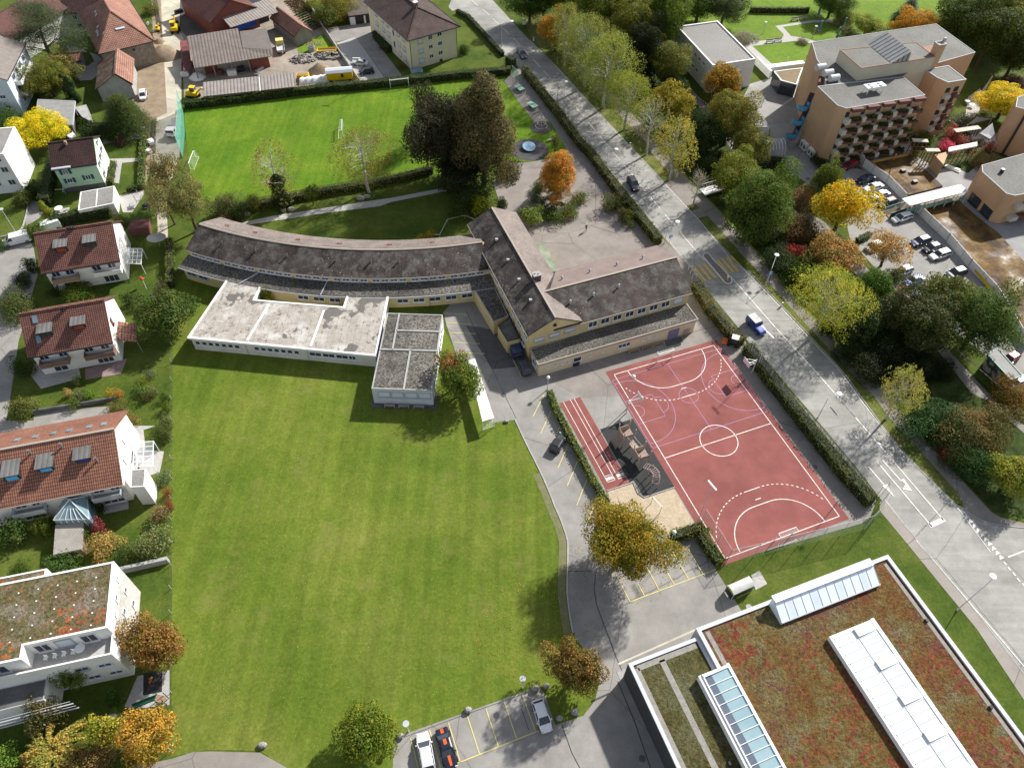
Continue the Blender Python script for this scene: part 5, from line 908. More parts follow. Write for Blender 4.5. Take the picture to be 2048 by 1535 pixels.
q=W('b',1300,780); b=MB(); b.box(q+Vector((0,.5,.7)),(3.,1.5,1.4),R(8)); small('skip_box','open yellow skip box beside the long low shed','skip',[('box',b,yellowp),('load',MB().box(q+Vector((0,.5,1.42)),(2.6,1.1,.1),R(8)),wood)])
b=MB(); q=[W('b',1260,830),W('b',1570,800),W('b',1550,745),W('b',1290,780)]; 
n=14; vs=[]
for k in range(n+1):
    s=k/n; A_=q[0].lerp(q[1],s); B_=q[3].lerp(q[2],s); hh=1.2+.15*math.sin(k*2.1)
    for j,t_ in enumerate((0,.25,.5,.75,1)): p=A_.lerp(B_,t_); vs.append((p.x,p.y,hh*(0,.85,1,.85,0)[j]))
b.add(vs,[(k*5+j,(k+1)*5+j,(k+1)*5+j+1,k*5+j+1) for k in range(n) for j in range(4)]); tag(b.build('tarpaulin',white,smooth=True),'long white tarpaulin over stacked material below the yellow wagon','tarpaulin')
q=W('b',270,755); heap('white tarpaulin over a heap at the corner of the brown shed','tarpaulin',q,2.2,1.3,white,'tarpaulin',9)
for k,(x,y,l_) in enumerate(((610,730,'white crate in front of the open brown shed'),)):
    q=W('b',x,y); small('crate',l_,'crate',[('box',MB().box(q+Vector((0,0,.6)),(2.2,1.2,1.2),R(14)),white),('lid',MB().box(q+Vector((0,0,1.23)),(2.3,1.3,.06),R(14)),white)])
def machine(label,q,rz,cat='excavator',name='excavator'):
    th=thing(name,label,cat,tuple(q)); u=Vector((math.cos(rz),math.sin(rz),0)); v=Vector((-u.y,u.x,0)); z=Vector((0,0,1))
    b=MB(); b.box(q+z*1.2,(2.6,1.7,.9),rz); b.build('body',yellowp,th); b=MB(); b.box(q+u*.2+v*.3+z*2.1,(1.2,1.,1.),rz); cb_=b.build('cab',glass,th); b=MB(); b.box(q+u*.2+v*.3+z*2.65,(1.4,1.2,.12),rz); b.build('cab_roof',yellowp,cb_)
    for s_ in (-.8,.8): b=MB(); b.box(q+v*s_+z*.4,(3.,.45,.75),rz); b.build('track',tyre,th)
    b=MB(); b.bar(q+u*1.2+z*1.4,q+u*3.+z*2.8,.3,.35); b.bar(q+u*3.+z*2.8,q+u*4.1+z*1.2,.25,.3); am=b.build('arm',yellowp,th); b=MB(); b.box(q+u*4.1+z*.8,(.7,.9,.7),rz); b.build('bucket',darkmetal,am); return th
machine('yellow excavator on the concrete street near the top of the picture',W('a',1715,310),R(100)); machine('small yellow wheel loader at the corner of the dark hedge and long shed',W('b',230,950),R(-10),'loader','loader')
machine('tiny yellow digger beside the trench under the farmhouse wall',W('a',1545,300),R(95)).scale=(.5,.5,.5)
# walls round the white parking slab
b=MB(); b.bar(W('b',1330,0,.6),W('b',1600,430,.6),.2,1.2); b.bar(W('b',1600,430,.6),W('b',1850,790,.6),.2,1.2); tag(b.build('boundary_wall',concrete),'long thin grey wall between vegetable rows and the white parking slab','wall')
# vegetable rows: stuff
rr=random.Random(4)
def stuffrows(name,label,a_,b_,c_,n,m,h_,col):
    V=[];Q=[];k=0
    for i in range(n):
        s=i/(n-1); A_=a_.lerp(c_,s); B_=A_+(b_-a_)
        for j in range(160):
            p=A_.lerp(B_,rr.random())+Vector((rr.gauss(0,.12),rr.gauss(0,.12),rr.uniform(.05,h_))); t=rr.uniform(0,3.14); dx,dy=.16*math.cos(t),.16*math.sin(t)
            V+=[(p.x-dx,p.y-dy,p.z),(p.x+dx,p.y+dy,p.z),(p.x+dx,p.y+dy-.1,p.z+.18),(p.x-dx,p.y-dy-.1,p.z+.18)]; Q.append((k,k+1,k+2,k+3)); k+=4
    me=npmesh(name,V,Q,leaf); o=bpy.data.objects.new(name,me); COL.objects.link(o); o.color=(*col,1); tag(o,label,'vegetables',kind='stuff')
stuffrows('vegetable_rows','rows of low green vegetables between the wooden barn and the wall',W('b',1230,150),W('b',1380,90),W('b',1400,290),9,None,.3,(.06,.1,.03))
stuffrows('vegetable_rows','dry brown crop rows at the top of the vegetable plot',W('b',1120,20),W('b',1300,0),W('b',1220,120),7,None,.25,(.13,.1,.06))

b=MB(); b.strip([W('a',1500,-60),W('a',1560,330)],1.3,.034); b.strip([W('a',1495,1170),W('g',1490,330)],1.2,.034); tag(b.build('trench',mat('trench_earth',(.05,.04,.03),(.09,.07,.05),1.5)),kind='structure')
for k,(r_,x,y,sz,m_,lb,ct) in enumerate((('a',1350,1240,(1.6,1.,.7),white,'white sand bag on the pavement below the bushy conifer','bag'),('a',1400,1270,(1.2,.8,.6),white,'smaller white bag right of the first one','bag'),('a',1410,1190,(.9,.6,.8),orangep,'orange barrier lamp box above the white bags','box'),('g',1480,230,(1.6,1.2,.8),white,'pile of white wrapped pipes at the lower trench','pipes'),('g',1455,320,(1.3,1.,.6),white,'white sack beside the hedge and trench','bag'),('g',1290,850,(.9,1.4,.5),concrete,'grey slab stack beside the taped pit','slabs'),('g',1440,840,(1.6,1.4,.6),darkmetal,'dark open pit frame inside the red and white tape','frame'),('a',1440,240,(1.8,.5,.4),woodgrey,'grey plank stack by the trench near the farmhouse','planks'),('b',90,130,(.8,2.4,.9),darkmetal,'dark skip at the edge of the farm lane','skip'),('b',500,720,(1.2,1.1,1.),maroon,'dark red machine under the shed eaves','machine'),('b',700,690,(1.6,1.2,1.),darkmetal,'dark tyre stack under the shed eaves','tyres'),('b',880,680,(3.,.8,.4),trim,'bundle of blue-grey pipes beside the red boarded end','pipes'),('b',150,740,(1.,2.,.9),white,'stack of red and white boards at the shed corner','boards'),('l',1350,480,(3.5,1.,.3),white,'white boat-like cover between the garden pavilion and walkway','cover'))):
    q=W(r_,x,y); small('street_clutter' if 0 else ct.replace(' ','_'),lb,ct,[('body',MB().box(q+Vector((0,0,sz[2]/2)),sz,R(15+37*k)),m_),('top',MB().box(q+Vector((.1,.05,sz[2]+.08)),(sz[0]*.8,sz[1]*.75,.16),R(22+37*k)),m_)])
# ---------------- white laboratory cube and orange care home ----------------
lb=thing('clinic_annex','white two-storey cube with grey flat roof and slanting entrance canopy','building',(50,188,0))
KU=Vector((math.cos(R(17.6)),math.sin(R(17.6)))); KV=Vector((-KU.y,KU.x))
k0=Vector((47.5,177.5)); flat(lb,[k0,k0+KU*11.7,k0+KU*11.7+KV*20.8,k0+KV*20.8],7.0,render_w,gravellight,par=.3,pw=.35,trimm=white)
facade(lb,k0+KV*20.8,k0,[(2.6+2.35*k,5.6,1.1,.9,'w') for k in range(7)]+[(9.5+2.35*k,2.6,1.1,.9,'w') for k in range(3)])
b=MB(); b.add([W('e',455,690,5.4),W('e',695,625,5.4),W('e',748,685,5.4),W('e',490,740,5.4)]+[W('e',455,690,5.5),W('e',695,625,5.5),W('e',748,685,5.5),W('e',490,740,5.5)],[(3,2,1,0),(4,5,6,7),(0,1,5,4),(1,2,6,5),(2,3,7,6),(3,0,4,7)]); b.build('canopy',white,lb)
for x,y in ((745,690),(495,745)): p=W('e',x,y,5.4); b=MB(); b.tube((p.x,p.y,0),(p.x,p.y,5.4),.07); b.build('post',trim,lb)
b=MB(); p=k0+KU*6-KV*.05; b.prism([p-KU*2,p+KU*1.5,p+KU*1.5+KV*.04,p-KU*2+KV*.04],.1,4.6); b.build('glazing',glass,lb)
# round clinic garden canopy / lobby
lo=thing('entrance_pavilion','low glazed entrance pavilion with a planted roof between the white cube and orange block','pavilion',(68,180,0))
q=[W('e',1060,700,3.4),W('e',1130,790,3.4),W('e',1285,830,3.4),W('e',1345,665,3.4),W('e',1200,680,3.4)]
flat(lo,[(p.x,p.y) for p in q],3.4,glass,mat('sedum_brown',(.2,.13,.08),(.14,.12,.05),.8,fine=.2),par=.15,pw=.3,trimm=white)
b=MB(); b.bar(W('e',1000,665,1.2),W('e',1350,620,1.2),1.6,1.); tag(b.build('white_wall',white),'broad white parapet along the garden north of the entrance pavilion','wall')
b=MB(); b.bar(W('e',890,590,1.),W('e',1030,730,1.),.5,2.); tag(b.build('white_wall',white),'white curved wall beside the round bins at the clinic','wall')
gb_=thing('garage_block','grey-roofed white garage block half hidden under the trees','garage',(56,162,0)); q=[W('e',780,960,2.8),W('e',1025,1235,2.8),W('e',905,1245,2.8),W('e',720,1040,2.8)]; flat(gb_,[(p.x,p.y) for p in q],2.8,render_w,gravellight,par=.1,pw=.15,trimm=trim)
# care home
ho=thing('care_home','five-storey orange building with a grid of planted balconies and grey roofs','apartment building',(82,158,0))
HU,HV=KU,KV; h0=Vector((69.6,147.4))
f_w=Vector((66.0,155.1)); f_c=Vector((68.0,148.6)); 
front=[f_c,h0,h0+HU*19.6,h0+HU*19.6+HV*7.2,f_w+HU*.2]
flat(ho,[f_c,h0,h0+HU*19.6,h0+HU*19.6+HV*8.0,f_w+HV*1.2],14,orange,gravelroofgrey,par=.1,pw=.14,trimm=trim)
back=[Vector((69.9,163.)),Vector((68.3,167.6)),Vector((68.3,175.6)),Vector((103.4,183.9)),Vector((106.9,168.4)),Vector((92.,161.6)),h0+HU*19.6+HV*8.02,f_w+HV*1.22]
back=[f_w+HV*1.22+HU*2.,Vector((69.2,163.)),Vector((68.4,168.)),Vector((69.2,176.4)),Vector((69.2,176.4))+HU*34.5,Vector((69.2,176.4))+HU*34.5-HV*14.6,h0+HU*23.+HV*10.0,h0+HU*19.6+HV*8.02]
flat(ho,back,13.9,orange,gravelroofgrey,par=.1,pw=.14,trimm=trim)
w0=Vector((95.4,159.2)); flat(ho,[Vector((93.6,161.2)),w0,w0+HU*4.8,w0+HU*4.8+HV*6.4,w0+HV*6.2-HU*1.5],13.8,orange,gravelroofgrey,par=.12,pw=.2,trimm=trim)
pn=[Vector((75.0,159.0)),Vector((75.0,159.0))+HU*19.,Vector((75.0,159.0))+HU*19.+HV*7.,Vector((75.0,159.0))+HV*8.6]
flat(ho,pn,16.8,mat('panel_cream',(.5,.46,.36),(.45,.41,.32),.4),gravelroofgrey,par=.1,pw=.2,trimm=mat('coping_copper',(.28,.15,.09)))
b=MB(); s0=pn[0]+HU*8.2; prof=[(8.2,16.9),(8.2,17.6),(11.5,19.),(12.,16.9)]
vs=[(*(pn[0]+HU*s_+HV*t_),z) for t_ in (.1,9.5) for s_,z in ((7.6,16.9),(11.8,19.0),(12.1,16.9))]; b.add(vs,[(0,3,4,1),(1,4,5,2),(0,1,2),(5,4,3)]); b.build('roof_monitor',stripes('monitor_glass',(.3,.31,.3),(.06,.06,.06),1.1,rough=.3),ho)
b=MB(); q=pn[0]+HU*19.3+HV*.6; b.prism([q,q+HU*1.9,q+HU*1.9+HV*1.6,q+HV*1.6],13.9,18.9); ch=b.build('chimney',orange,ho); b=MB(); b.ring([q-HU*.1-HV*.1,q+HU*2.-HV*.1,q+HU*2.+HV*1.7,q+HV*1.7-HU*.1],.3,18.9,19.2); b.tube((*(q+HU*2.4+HV*1.5),14),(*(q+HU*2.4+HV*1.5),19.8),.35); b.build('chimney_pots',concrete,ch)
b=MB(); q=h0+HU*9.3+HV*4.4; b.prism([q-HU*2.3-HV*.9,q+HU*2.3-HV*.9,q+HU*2.3+HV*.9,q-HU*2.3+HV*.9],15.1,15.6); cu=b.build('cooling_unit',white,ho)
for s_ in (-1.9,1.9):
    for t_ in (-.7,.7): p=q+HU*s_+HV*t_; b=MB(); b.tube((*p,14.0),(*p,15.1),.08); b.build('leg',white,cu)
for s_ in (-1.1,1.1):
    for t_ in (-.45,.45): p=q+HU*s_+HV*t_; b=MB(); b.tube((*p,15.6),(*p,15.75),.36); b.build('fan',trim,cu)
q=pn[0]+HU*22+HV*6; b=MB(); b.prism([q,q+HU*4,q+HU*4+HV*3.,q+HV*3.],14.,14.25); b.build('roof_hatch',mat('coping_copper',(.28,.15,.09)),ho)
for s_,t_ in ((16.,9.8),(9.5,2.5),(1.4,-4.)): p=pn[0]+HU*s_+HV*t_; b=MB(); b.tube((*p,14),(*p,14.9 if t_<9 and t_>3 else 17.6 if t_==2.5 else 15.),.3); b.tube((*p,15.),(*p,15.25),.45) if t_>9 else None; b.build('roof_vent',trim,ho)
# balcony grid on the south front: 5 bays x 5 floors
def leafclump(parent,c,rx,ry,rz,n,col,seed):
    rr_=np.random.RandomState(seed); p=rr_.normal(0,.42,(n,3))*np.array([rx,ry,rz]); return leafquads(p,np.array(c),.32,rr_)
def leafquads(p,c,size,rs,up=.0):
    n=len(p); ax=rs.normal(0,1,(n,3)); ax/=np.linalg.norm(ax,axis=1)[:,None]; b_=rs.normal(0,1,(n,3)); b_=np.cross(ax,b_); b_/=np.linalg.norm(b_,axis=1)[:,None]
    s=size*rs.uniform(.6,1.2,(n,1)); cc=p+c; V=np.stack([cc-ax*s*.5-b_*s*.35,cc+ax*s*.5-b_*s*.35,cc+ax*s*.5+b_*s*.35,cc-ax*s*.5+b_*s*.35],1).reshape(-1,3); return V
bayw=3.85
for fl_ in range(5):
    z=1.6+fl_*2.55
    for bay in range(5):
        s0=.25+bay*bayw; 
        c=lambda s_,t_: h0+HU*s_-HV*t_
        b=MB(); b.prism([c(s0,0),c(s0,1.25),c(s0+1.1,1.25),c(s0+1.1,0)],z-1.,z+.12); b.build('balcony_panel',beige,ho)
        b=MB(); b.prism([c(s0+1.1,0),c(s0+1.1,.75),c(s0+bayw-.15,1.55),c(s0+bayw-.15,0)],z-1.05,z-.2); tr_=b.build('planter',maroon,ho)
        b=MB(); b.box((*c(s0+.6,.03),z+.75),(.9,.1,1.15),R(17.6)); b.build('window',darkmetal,ho)
        rs=np.random.RandomState(fl_*9+bay); p_=rs.uniform(-1,1,(75,3))*np.array([.95,.3,.28]); cc_=c(s0+2.4,1.25); ca,sa=math.cos(R(4)),math.sin(R(4)); 
        Vv=leafquads(p_*np.array([1,1,1+rs.uniform(0,.8)]),np.array([cc_.x,cc_.y,z+.05])-np.array(ho['_o']),.42,rs); me=npmesh('balcony_plants',Vv,np.arange(len(Vv)).reshape(-1,4),leaf); o=bpy.data.objects.new('balcony_plants',me); COL.objects.link(o); o.parent=tr_; o['_o']=ho['_o']; o.color=(.04,.06,.02,1)
for bay in range(5): b=MB(); c=h0+HU*(.25+bay*bayw+2.3)-HV*.5; b.prism([c-HU*1.3-HV*.3,c+HU*1.3-HV*.6,c+HU*1.3+HV*.5,c-HU*1.3+HV*.5],13.3,14.05); b.build('top_parapet',maroon,ho)
for fl_ in range(4):
    z=3+fl_*2.7
    for k in range(2):
        c=w0+HU*(.9+2.2*k); b=MB(); b.prism([c-HU*.6-HV*1.,c+HU*.6-HV*1.,c+HU*.6,c-HU*.6],z-.9,z); b.build('balcony_panel',beige if k==0 else maroon,ho)
        b=MB(); b.box((*(c-HV*.05),z+.8),(1.1,.1,1.1),R(17.6)); b.build('window',darkmetal,ho)
# open west stair bay with drums and the blue spiral stair
b=MB(); b.bar((*(Vector((67.0,157.6))),12.4),(*(Vector((68.6,162.8))),12.4),1.2,.9); b.build('stair_gallery',maroon,ho)
for k,(x,y) in enumerate(((1520,655),(1590,710),(1650,760))): p=W('e',x,y,14.6); b=MB(); b.tube(p-HU.to_3d()*1.1,p+HU.to_3d()*1.1,.75,n=14); b.build('roof_drum',steel,ho)
bs=thing('escape_stair','bright blue spiral escape stair climbing the west side of the orange building','stair',(66.2,157,0))
for k,(x,y,z) in enumerate(((1240,1320,2.2),(1300,1190,5.2),(1350,1050,8.2))):
    p=W('e',x,y,z); cen=Vector((p.x,p.y)); b=MB(); b2=MB(); n=12; vs=[]; r0=1.25
    pts=[]
    for i in range(n+1): t=R(150)+R(250)*i/n; pts.append((cen.x-.2+r0*math.cos(t),cen.y+r0*math.sin(t),z-.3+i*.03))
    e_=cen+Vector((1.8,3.0)); pts.append((e_.x,e_.y,z+1.9))
    for (xa,ya,za),(xb,yb,zb) in zip(pts,pts[1:]): b.add([(xa,ya,za),(xb,yb,zb),(xb,yb,zb+1.1),(xa,ya,za+1.1),(xa*.999+cen.x*.001,ya,za)],[(0,1,2,3)])
    b.bar((cen.x+1.0,cen.y-.6,z+.3),(e_.x+.9,e_.y-.6,z+2.4),.1,1.1)
    b.build('stair_rail',bluepaint,bs)
    b=MB(); b.prism([(cen.x-.2+1.2*math.cos(R(30*i)),cen.y+1.2*math.sin(R(30*i))) for i in range(12)],z-.35,z-.2); b.bar((cen.x+.6,cen.y+.2,z-.1),(e_.x+.4,e_.y,z+1.9),1.2,.1); b.build('landing',maroon,bs)
p=W('e',1220,1400); b=MB(); b.tube(p,p+Vector((0,0,1.)),1.6,n=16); b.build('base',concrete,bs)
for k,(x,y) in enumerate(((1345,1420),(1418,1490))):
    p=W('e',x,y,1.2); th=thing('heat_pump','white twin-fan heat pump under the orange wall, %s one'%('nearer the blue stair' if k==0 else 'farther from the blue stair'),'heat pump',(p.x,p.y,0),'white fan units by the orange wall')
    d=-HV; a_=V2(p)+HV*1.2; b=MB(); b.prism([a_,a_+d*2.3,a_+d*2.3+HU*.7,a_+HU*.7],.3,2.1); b.build('case',white,th)
    for s_ in (.6,1.7): c=a_+d*s_-HU*.02; b=MB(); b.tube((c.x,c.y,1.2),(c.x-.06,c.y,1.2),.45,n=14); b.build('fan',darkmetal,th)
gn=thing('glass_shelter','barrel-vaulted glass bicycle shelter under the trees by the forecourt','shelter',(63,148,0))
a_,b_,c_=W('k',930,240,2.2),W('k',1115,225,2.2),W('k',1165,330,2.0)
q0,q1,q2,q3=W('k',985,365,0.),W('k',1165,345,0.),W('k',1115,225,0),W('k',925,240,0); b=MB(); b2=MB(); n=6
for k in range(n):
    t0,t1=k/n,(k+1)/n; f=lambda t,A_,B_:A_.lerp(B_,.5-.5*math.cos(math.pi*t))+Vector((0,0,2.3*math.sin(math.pi*t)**.6))
    b.add([f(t0,q0,q3),f(t0,q1,q2),f(t1,q1,q2),f(t1,q0,q3)],[(0,1,2,3)])
    for j in range(7): s=j/6; A_,B_=q0.lerp(q1,s),q3.lerp(q2,s); b2.bar(f(t0,A_,B_),f(t1,A_,B_),.08,.08)
b.build('glazing',clear,gn); b2.build('frame',white,gn)
# footbridge
fbg=thing('footbridge','white steel truss footbridge crossing the tree belt from the cycle path','bridge',(46,138,0)); A0=W('k',365,705,.8); A1=W('k',960,530,.8); d=(A1-A0).normalized(); n_=Vector((-d.y,d.x,0)); L=(A1-A0).length
b=MB(); b.bar(A0,A1,2.2,.15); b.build('deck',white,fbg)
for s_ in (-1.1,1.1):
    b=MB(); b.bar(A0+n_*s_+Vector((0,0,1.2)),A1+n_*s_+Vector((0,0,1.2)),.12,.12); b.bar(A0+n_*s_,A1+n_*s_,.15,.2); n=int(L/1.5)
    for k in range(n): p=A0+d*(L*k/n)+n_*s_; q=A0+d*(L*(k+1)/n)+n_*s_; b.bar(p,q+Vector((0,0,1.2)),.07,.07) if k%2 else b.bar(p+Vector((0,0,1.2)),q,.07,.07); b.bar(p,p+Vector((0,0,1.2)),.07,.07)
    b.build('railing',trim,fbg)
sheet('garden_bed',g_wild,[('l',930,170),('l',1300,0),('l',1640,200),('l',1900,360),('l',1620,420),('l',1500,520),('l',1350,450),('l',1180,500),('l',1110,420),('l',960,330)],5)
# construction decks
def prismthing(name,label,cat,poly,z0,z1,m,extra=None):
    th=thing(name,label,cat,(*V2(poly[0]),0)); b=MB(); b.prism(poly,z0,z1); b.build('slab' if extra is None else extra,m,th); return th
D1=[W('l',565,415),W('l',930,340),W('l',970,395),W('l',1060,480),W('l',1130,545),W('l',1250,655),W('l',900,745),W('l',780,620)]
t1=prismthing('formwork_deck','ochre formwork deck with steel mesh, the upper one beside the planted balconies','building site',D1,.0,.35,deckm)
b=MB(); b.bar(W('l',565,410,.6),W('l',930,335,.6),.25,.5); b.bar(W('l',565,410,.6),W('l',780,620,.6),.2,.4); b.bar(W('l',780,640,.6),W('l',900,750,.6),.25,.5); b.build('edge_boards',yellowp if False else mat('formwork_yellow',(.45,.3,.05),(.35,.23,.06),1.),t1)
for x,y in ((870,492),(985,600)): b=MB(); b.box(W('l',x,y,.6),(1.,.8,.5),R(17)); b.build('column_box',darkmetal,t1)
D2=[W('l',1050,880),W('l',1400,790),W('l',1590,960),W('l',1790,1110),W('l',2047,1400),W('r',2300,500),W('r',2300,900),W('r',1950,590),W('r',1500,0),W('l',1270,1080)]
t2=prismthing('formwork_deck','long brown formwork deck with rebar mesh, the lower one behind the white hoarding','building site',D2,.0,.35,deckm)
b=MB(); b.bar(W('l',1050,885,.6),W('l',1270,1085,.6),.15,.3); b.bar(W('l',1270,1085,.7),W('r',1500,0,.7),.25,.5); b.bar(W('r',1500,0,.7),W('r',1960,590,.7),.25,.5); b.build('edge_boards',yellowp,t2)
for k in range(14): s=k/13; p=W('l',1080,900,.3).lerp(W('r',1950,560,.3),s); p=Vector((p.x,p.y,.3)); b=MB(); b.bar(p,p+Vector((0,0,1.2)),.12,.12); b.build('guard_post',mat('formwork_yellow',(.45,.3,.05)),t2)
hd=thing('site_hoarding','long white site hoarding zigzagging beside the parked cars','hoarding',(84,130,0)); 
pts=[W('l',405,345),W('l',470,450),W('l',560,520),W('l',700,610),W('l',870,790)]; pts2=[W('l',960,870),W('l',1030,930),W('l',1290,1180),W('l',1500,1430),W('r',1740,320),W('r',1790,400),W('r',2060,860)]
for pp in (pts,pts2):
    for a_,c_ in zip(pp,pp[1:]):
        b=MB(); b.bar(a_+Vector((0,0,1.)),c_+Vector((0,0,1.)),.08,2.); b.build('panel',white,hd)
        n=max(2,int((c_-a_).length/2.6)); b=MB()
        for k in range(n+1): p=a_.lerp(c_,k/n); b.bar(p,p+Vector((0,0,2.1)),.12,.12)
        b.build('posts',steel,hd)
wk=thing('covered_walkway','raised covered walkway with white roof and green net sides between the two decks','walkway',(88,133,0)); w0_,w1_=W('l',700,925,0),W('l',1440,700,0)
wa,wb=W('l',880,800,0.),W('l',1460,665,0); d=(wb-wa).normalized(); n_=Vector((-d.y,d.x,0))
wa=V2(W('l',895,805,3.)).to_3d(); wb=V2(W('l',1465,665,3.)).to_3d(); b=MB(); b.bar(wa+Vector((0,0,3.1)),wb+Vector((0,0,3.1)),2.5,.12); b.build('roof',corrw,wk)
b=MB(); b.bar(wa+Vector((0,0,1.)),wb+Vector((0,0,1.)),2.1,.12); b.build('floor',wood,wk)
L=(wb-wa).length
for s_ in (-1.1,1.1):
    b=MB(); A_=wa+n_*s_; B_=wb+n_*s_; b.add([A_+Vector((0,0,1.)),B_+Vector((0,0,1.)),B_+Vector((0,0,2.1)),A_+Vector((0,0,2.1))],[(0,1,2,3)]); b.build('side_net',netg,wk)
    b=MB(); b.bar(A_+Vector((0,0,2.1)),B_+Vector((0,0,2.1)),.06,.06)
    for k in range(7): p=A_+d*(L*k/6); b.bar(p,p+Vector((0,0,3.1)),.1,.1)
    for k in range(6): b.bar(A_+d*(L*k/6)+Vector((0,0,1)),A_+d*(L*(k+1)/6)+Vector((0,0,3)),.05,.05)
    b.build('side_frame',steel,wk)
ra=thing('green_net_ramp','green netted scaffold ramp leading up to the covered walkway','ramp',(80,130,0)); r0,r1=W('l',705,925,.1),W('l',900,860,1.); b=MB(); b.bar(r0,r1,2.,.12); b.build('floor',wood,ra); d=(r1-r0).normalized(); n_=Vector((-d.y,d.x,0))
for s_ in (-1,1): b=MB(); A_,B_=r0+n_*s_,r1+n_*s_; b.add([A_,B_,B_+Vector((0,0,1.2)),A_+Vector((0,0,1.2))],[(0,1,2,3)]); b.build('side_net',greenp if s_<0 else netg,ra); b=MB(); b.bar(A_+Vector((0,0,1.2)),B_+Vector((0,0,1.2)),.07,.07); b.build('rail',steel,ra)
# lower-right orange house and tower edge
lo2=thing('care_home_wing','orange building with gravel roof and cantilevered corner at the right edge','apartment building',(104,132,0))
P0_=Vector((97.0,137.6)); pl_=[Vector((99.4,128.6)),Vector((101.0,127.6)),Vector((101.0,127.6))+HU*20,Vector((101.0,127.6))+HU*20+HV*12,P0_+HU*4,P0_-HV*.0,Vector((97.3,135.4))]
flat(lo2,[Vector((97.4,135.8)),Vector((99.5,128.5)),Vector((101.,127.8)),Vector((101.,127.8))+HU*20,Vector((101.,127.8))+HU*20+HV*12.5,Vector((97.2,137.9))+HU*1.0],7.0,orange,gravelroofgrey,par=.1,pw=.14,trimm=trim)
b=MB(); 
for x0,y0,x1,y1 in ((1450,700,1570,830),(1590,850,1700,950)):
    pass
wq0,wq1=Vector((97.4,135.8)),Vector((99.5,128.5)); d=(wq1-wq0).normalized(); nn=Vector((d.y,-d.x)); nn=-nn if nn.x>0 else nn
facade(lo2,wq0,wq1,[(2.,1.3,3.,2.,'d'),(5.8,1.3,2.8,2.,'d')])
for fl_ in range(2):
    for k in range(3): s0=1.2+k*4; c=Vector((101.,127.8))+HU*s0; z=2+fl_*2.8; b=MB(); b.prism([c-HV*1.3,c+HU*1.8-HV*1.3,c+HU*1.8,c],z-.9,z+.1); b.build('balcony_panel',beige,lo2); c=c+HU*1.9; b=MB(); b.prism([c-HV*1.,c+HU*1.9-HV*1.5,c+HU*1.9,c],z-.9,z); b.build('planter',maroon,lo2)
b=MB(); p=V2(W('l',1830,505,7.2)); b.tube((*p,7.),(*p,7.9),.4); b.build('roof_vent',darkmetal,lo2)
tw=thing('care_home_tower','orange tower wall with a black drainpipe cut off by the right edge','apartment building',(110,150,0)); t0=V2(W('l',1760,310,0)); TU=Vector((math.cos(R(55)),math.sin(R(55))))
ta=V2(W('f',1965,1045,11)); tb_=V2(W('f',1770,1470,0)); flat(tw,[ta,ta+Vector((6,-3.)),ta+Vector((20,2)),ta+Vector((16,12)),ta+Vector((2.,4.))],11,orange,gravelroofgrey,par=.1,pw=.14,trimm=trim)
b=MB(); b.bar((*(ta+Vector((2.2,-1.35))),.1),(*(ta+Vector((2.2,-1.35))),11.),.35,.35); b.build('downpipe',darkmetal,tw)
# loggias and trellis screens between blocks
for k,(x0,y0,x1,y1,lab) in enumerate(((880,300,1010,200,'red-brown timber trellis screen next to the planted balconies'),(1010,400,1120,290,'second red-brown timber trellis screen, nearer the upper deck'))):
    A_,B_=W('l',x0,y0+60),W('l',x1+20,y1+170); th=thing('trellis_screen',lab,'screen',tuple(A_)); b=MB(); 
    for j in range(5): p=A_.lerp(B_,j/4); b.bar(p,p+Vector((0,0,4.)),.15,.15)
    for z in (.6,1.7,2.8,4.): b.bar(A_+Vector((0,0,z)),B_+Vector((0,0,z)),.12,.12)
    b.build('lattice',mat('timber_red',(.22,.08,.04),(.16,.06,.035),1.),th); b=MB(); b.bar(A_+Vector((.3,.5,4.1)),B_+Vector((.3,.5,4.1)),1.2,.15); b.build('roof',beige,th)
wl=thing('garden_pavilion','orange rendered wall with a white roof strip and timber grid beside the walkway','pavilion',(97,146,0)); A_,B_=V2(W('l',1310,310,3.6)),V2(W('l',1590,255,3.6)); V_=Vector((0.5,-3.5))
b=MB(); b.prism([A_,B_,B_+Vector((.6,1.6)),A_+Vector((.6,1.6))],3.4,3.7); b.build('roof',white,wl); b=MB(); A2=V2(W('l',1115,460)); b.prism([A2,V2(W('l',1200,555)),A_+Vector((.1,0)),A_+Vector((-.2,.5))],0,3.2); b.build('wall',orange,wl)
b=MB()
for j in range(7): p=A_.lerp(B_,j/6); b.bar((*p,0),(*p,3.4),.12,.12)
for z in (.8,1.7,2.6): b.bar((*A_,z),(*B_,z),.1,.1)
b.build('timber_grid',mat('timber_red',(.22,.08,.04)),wl)
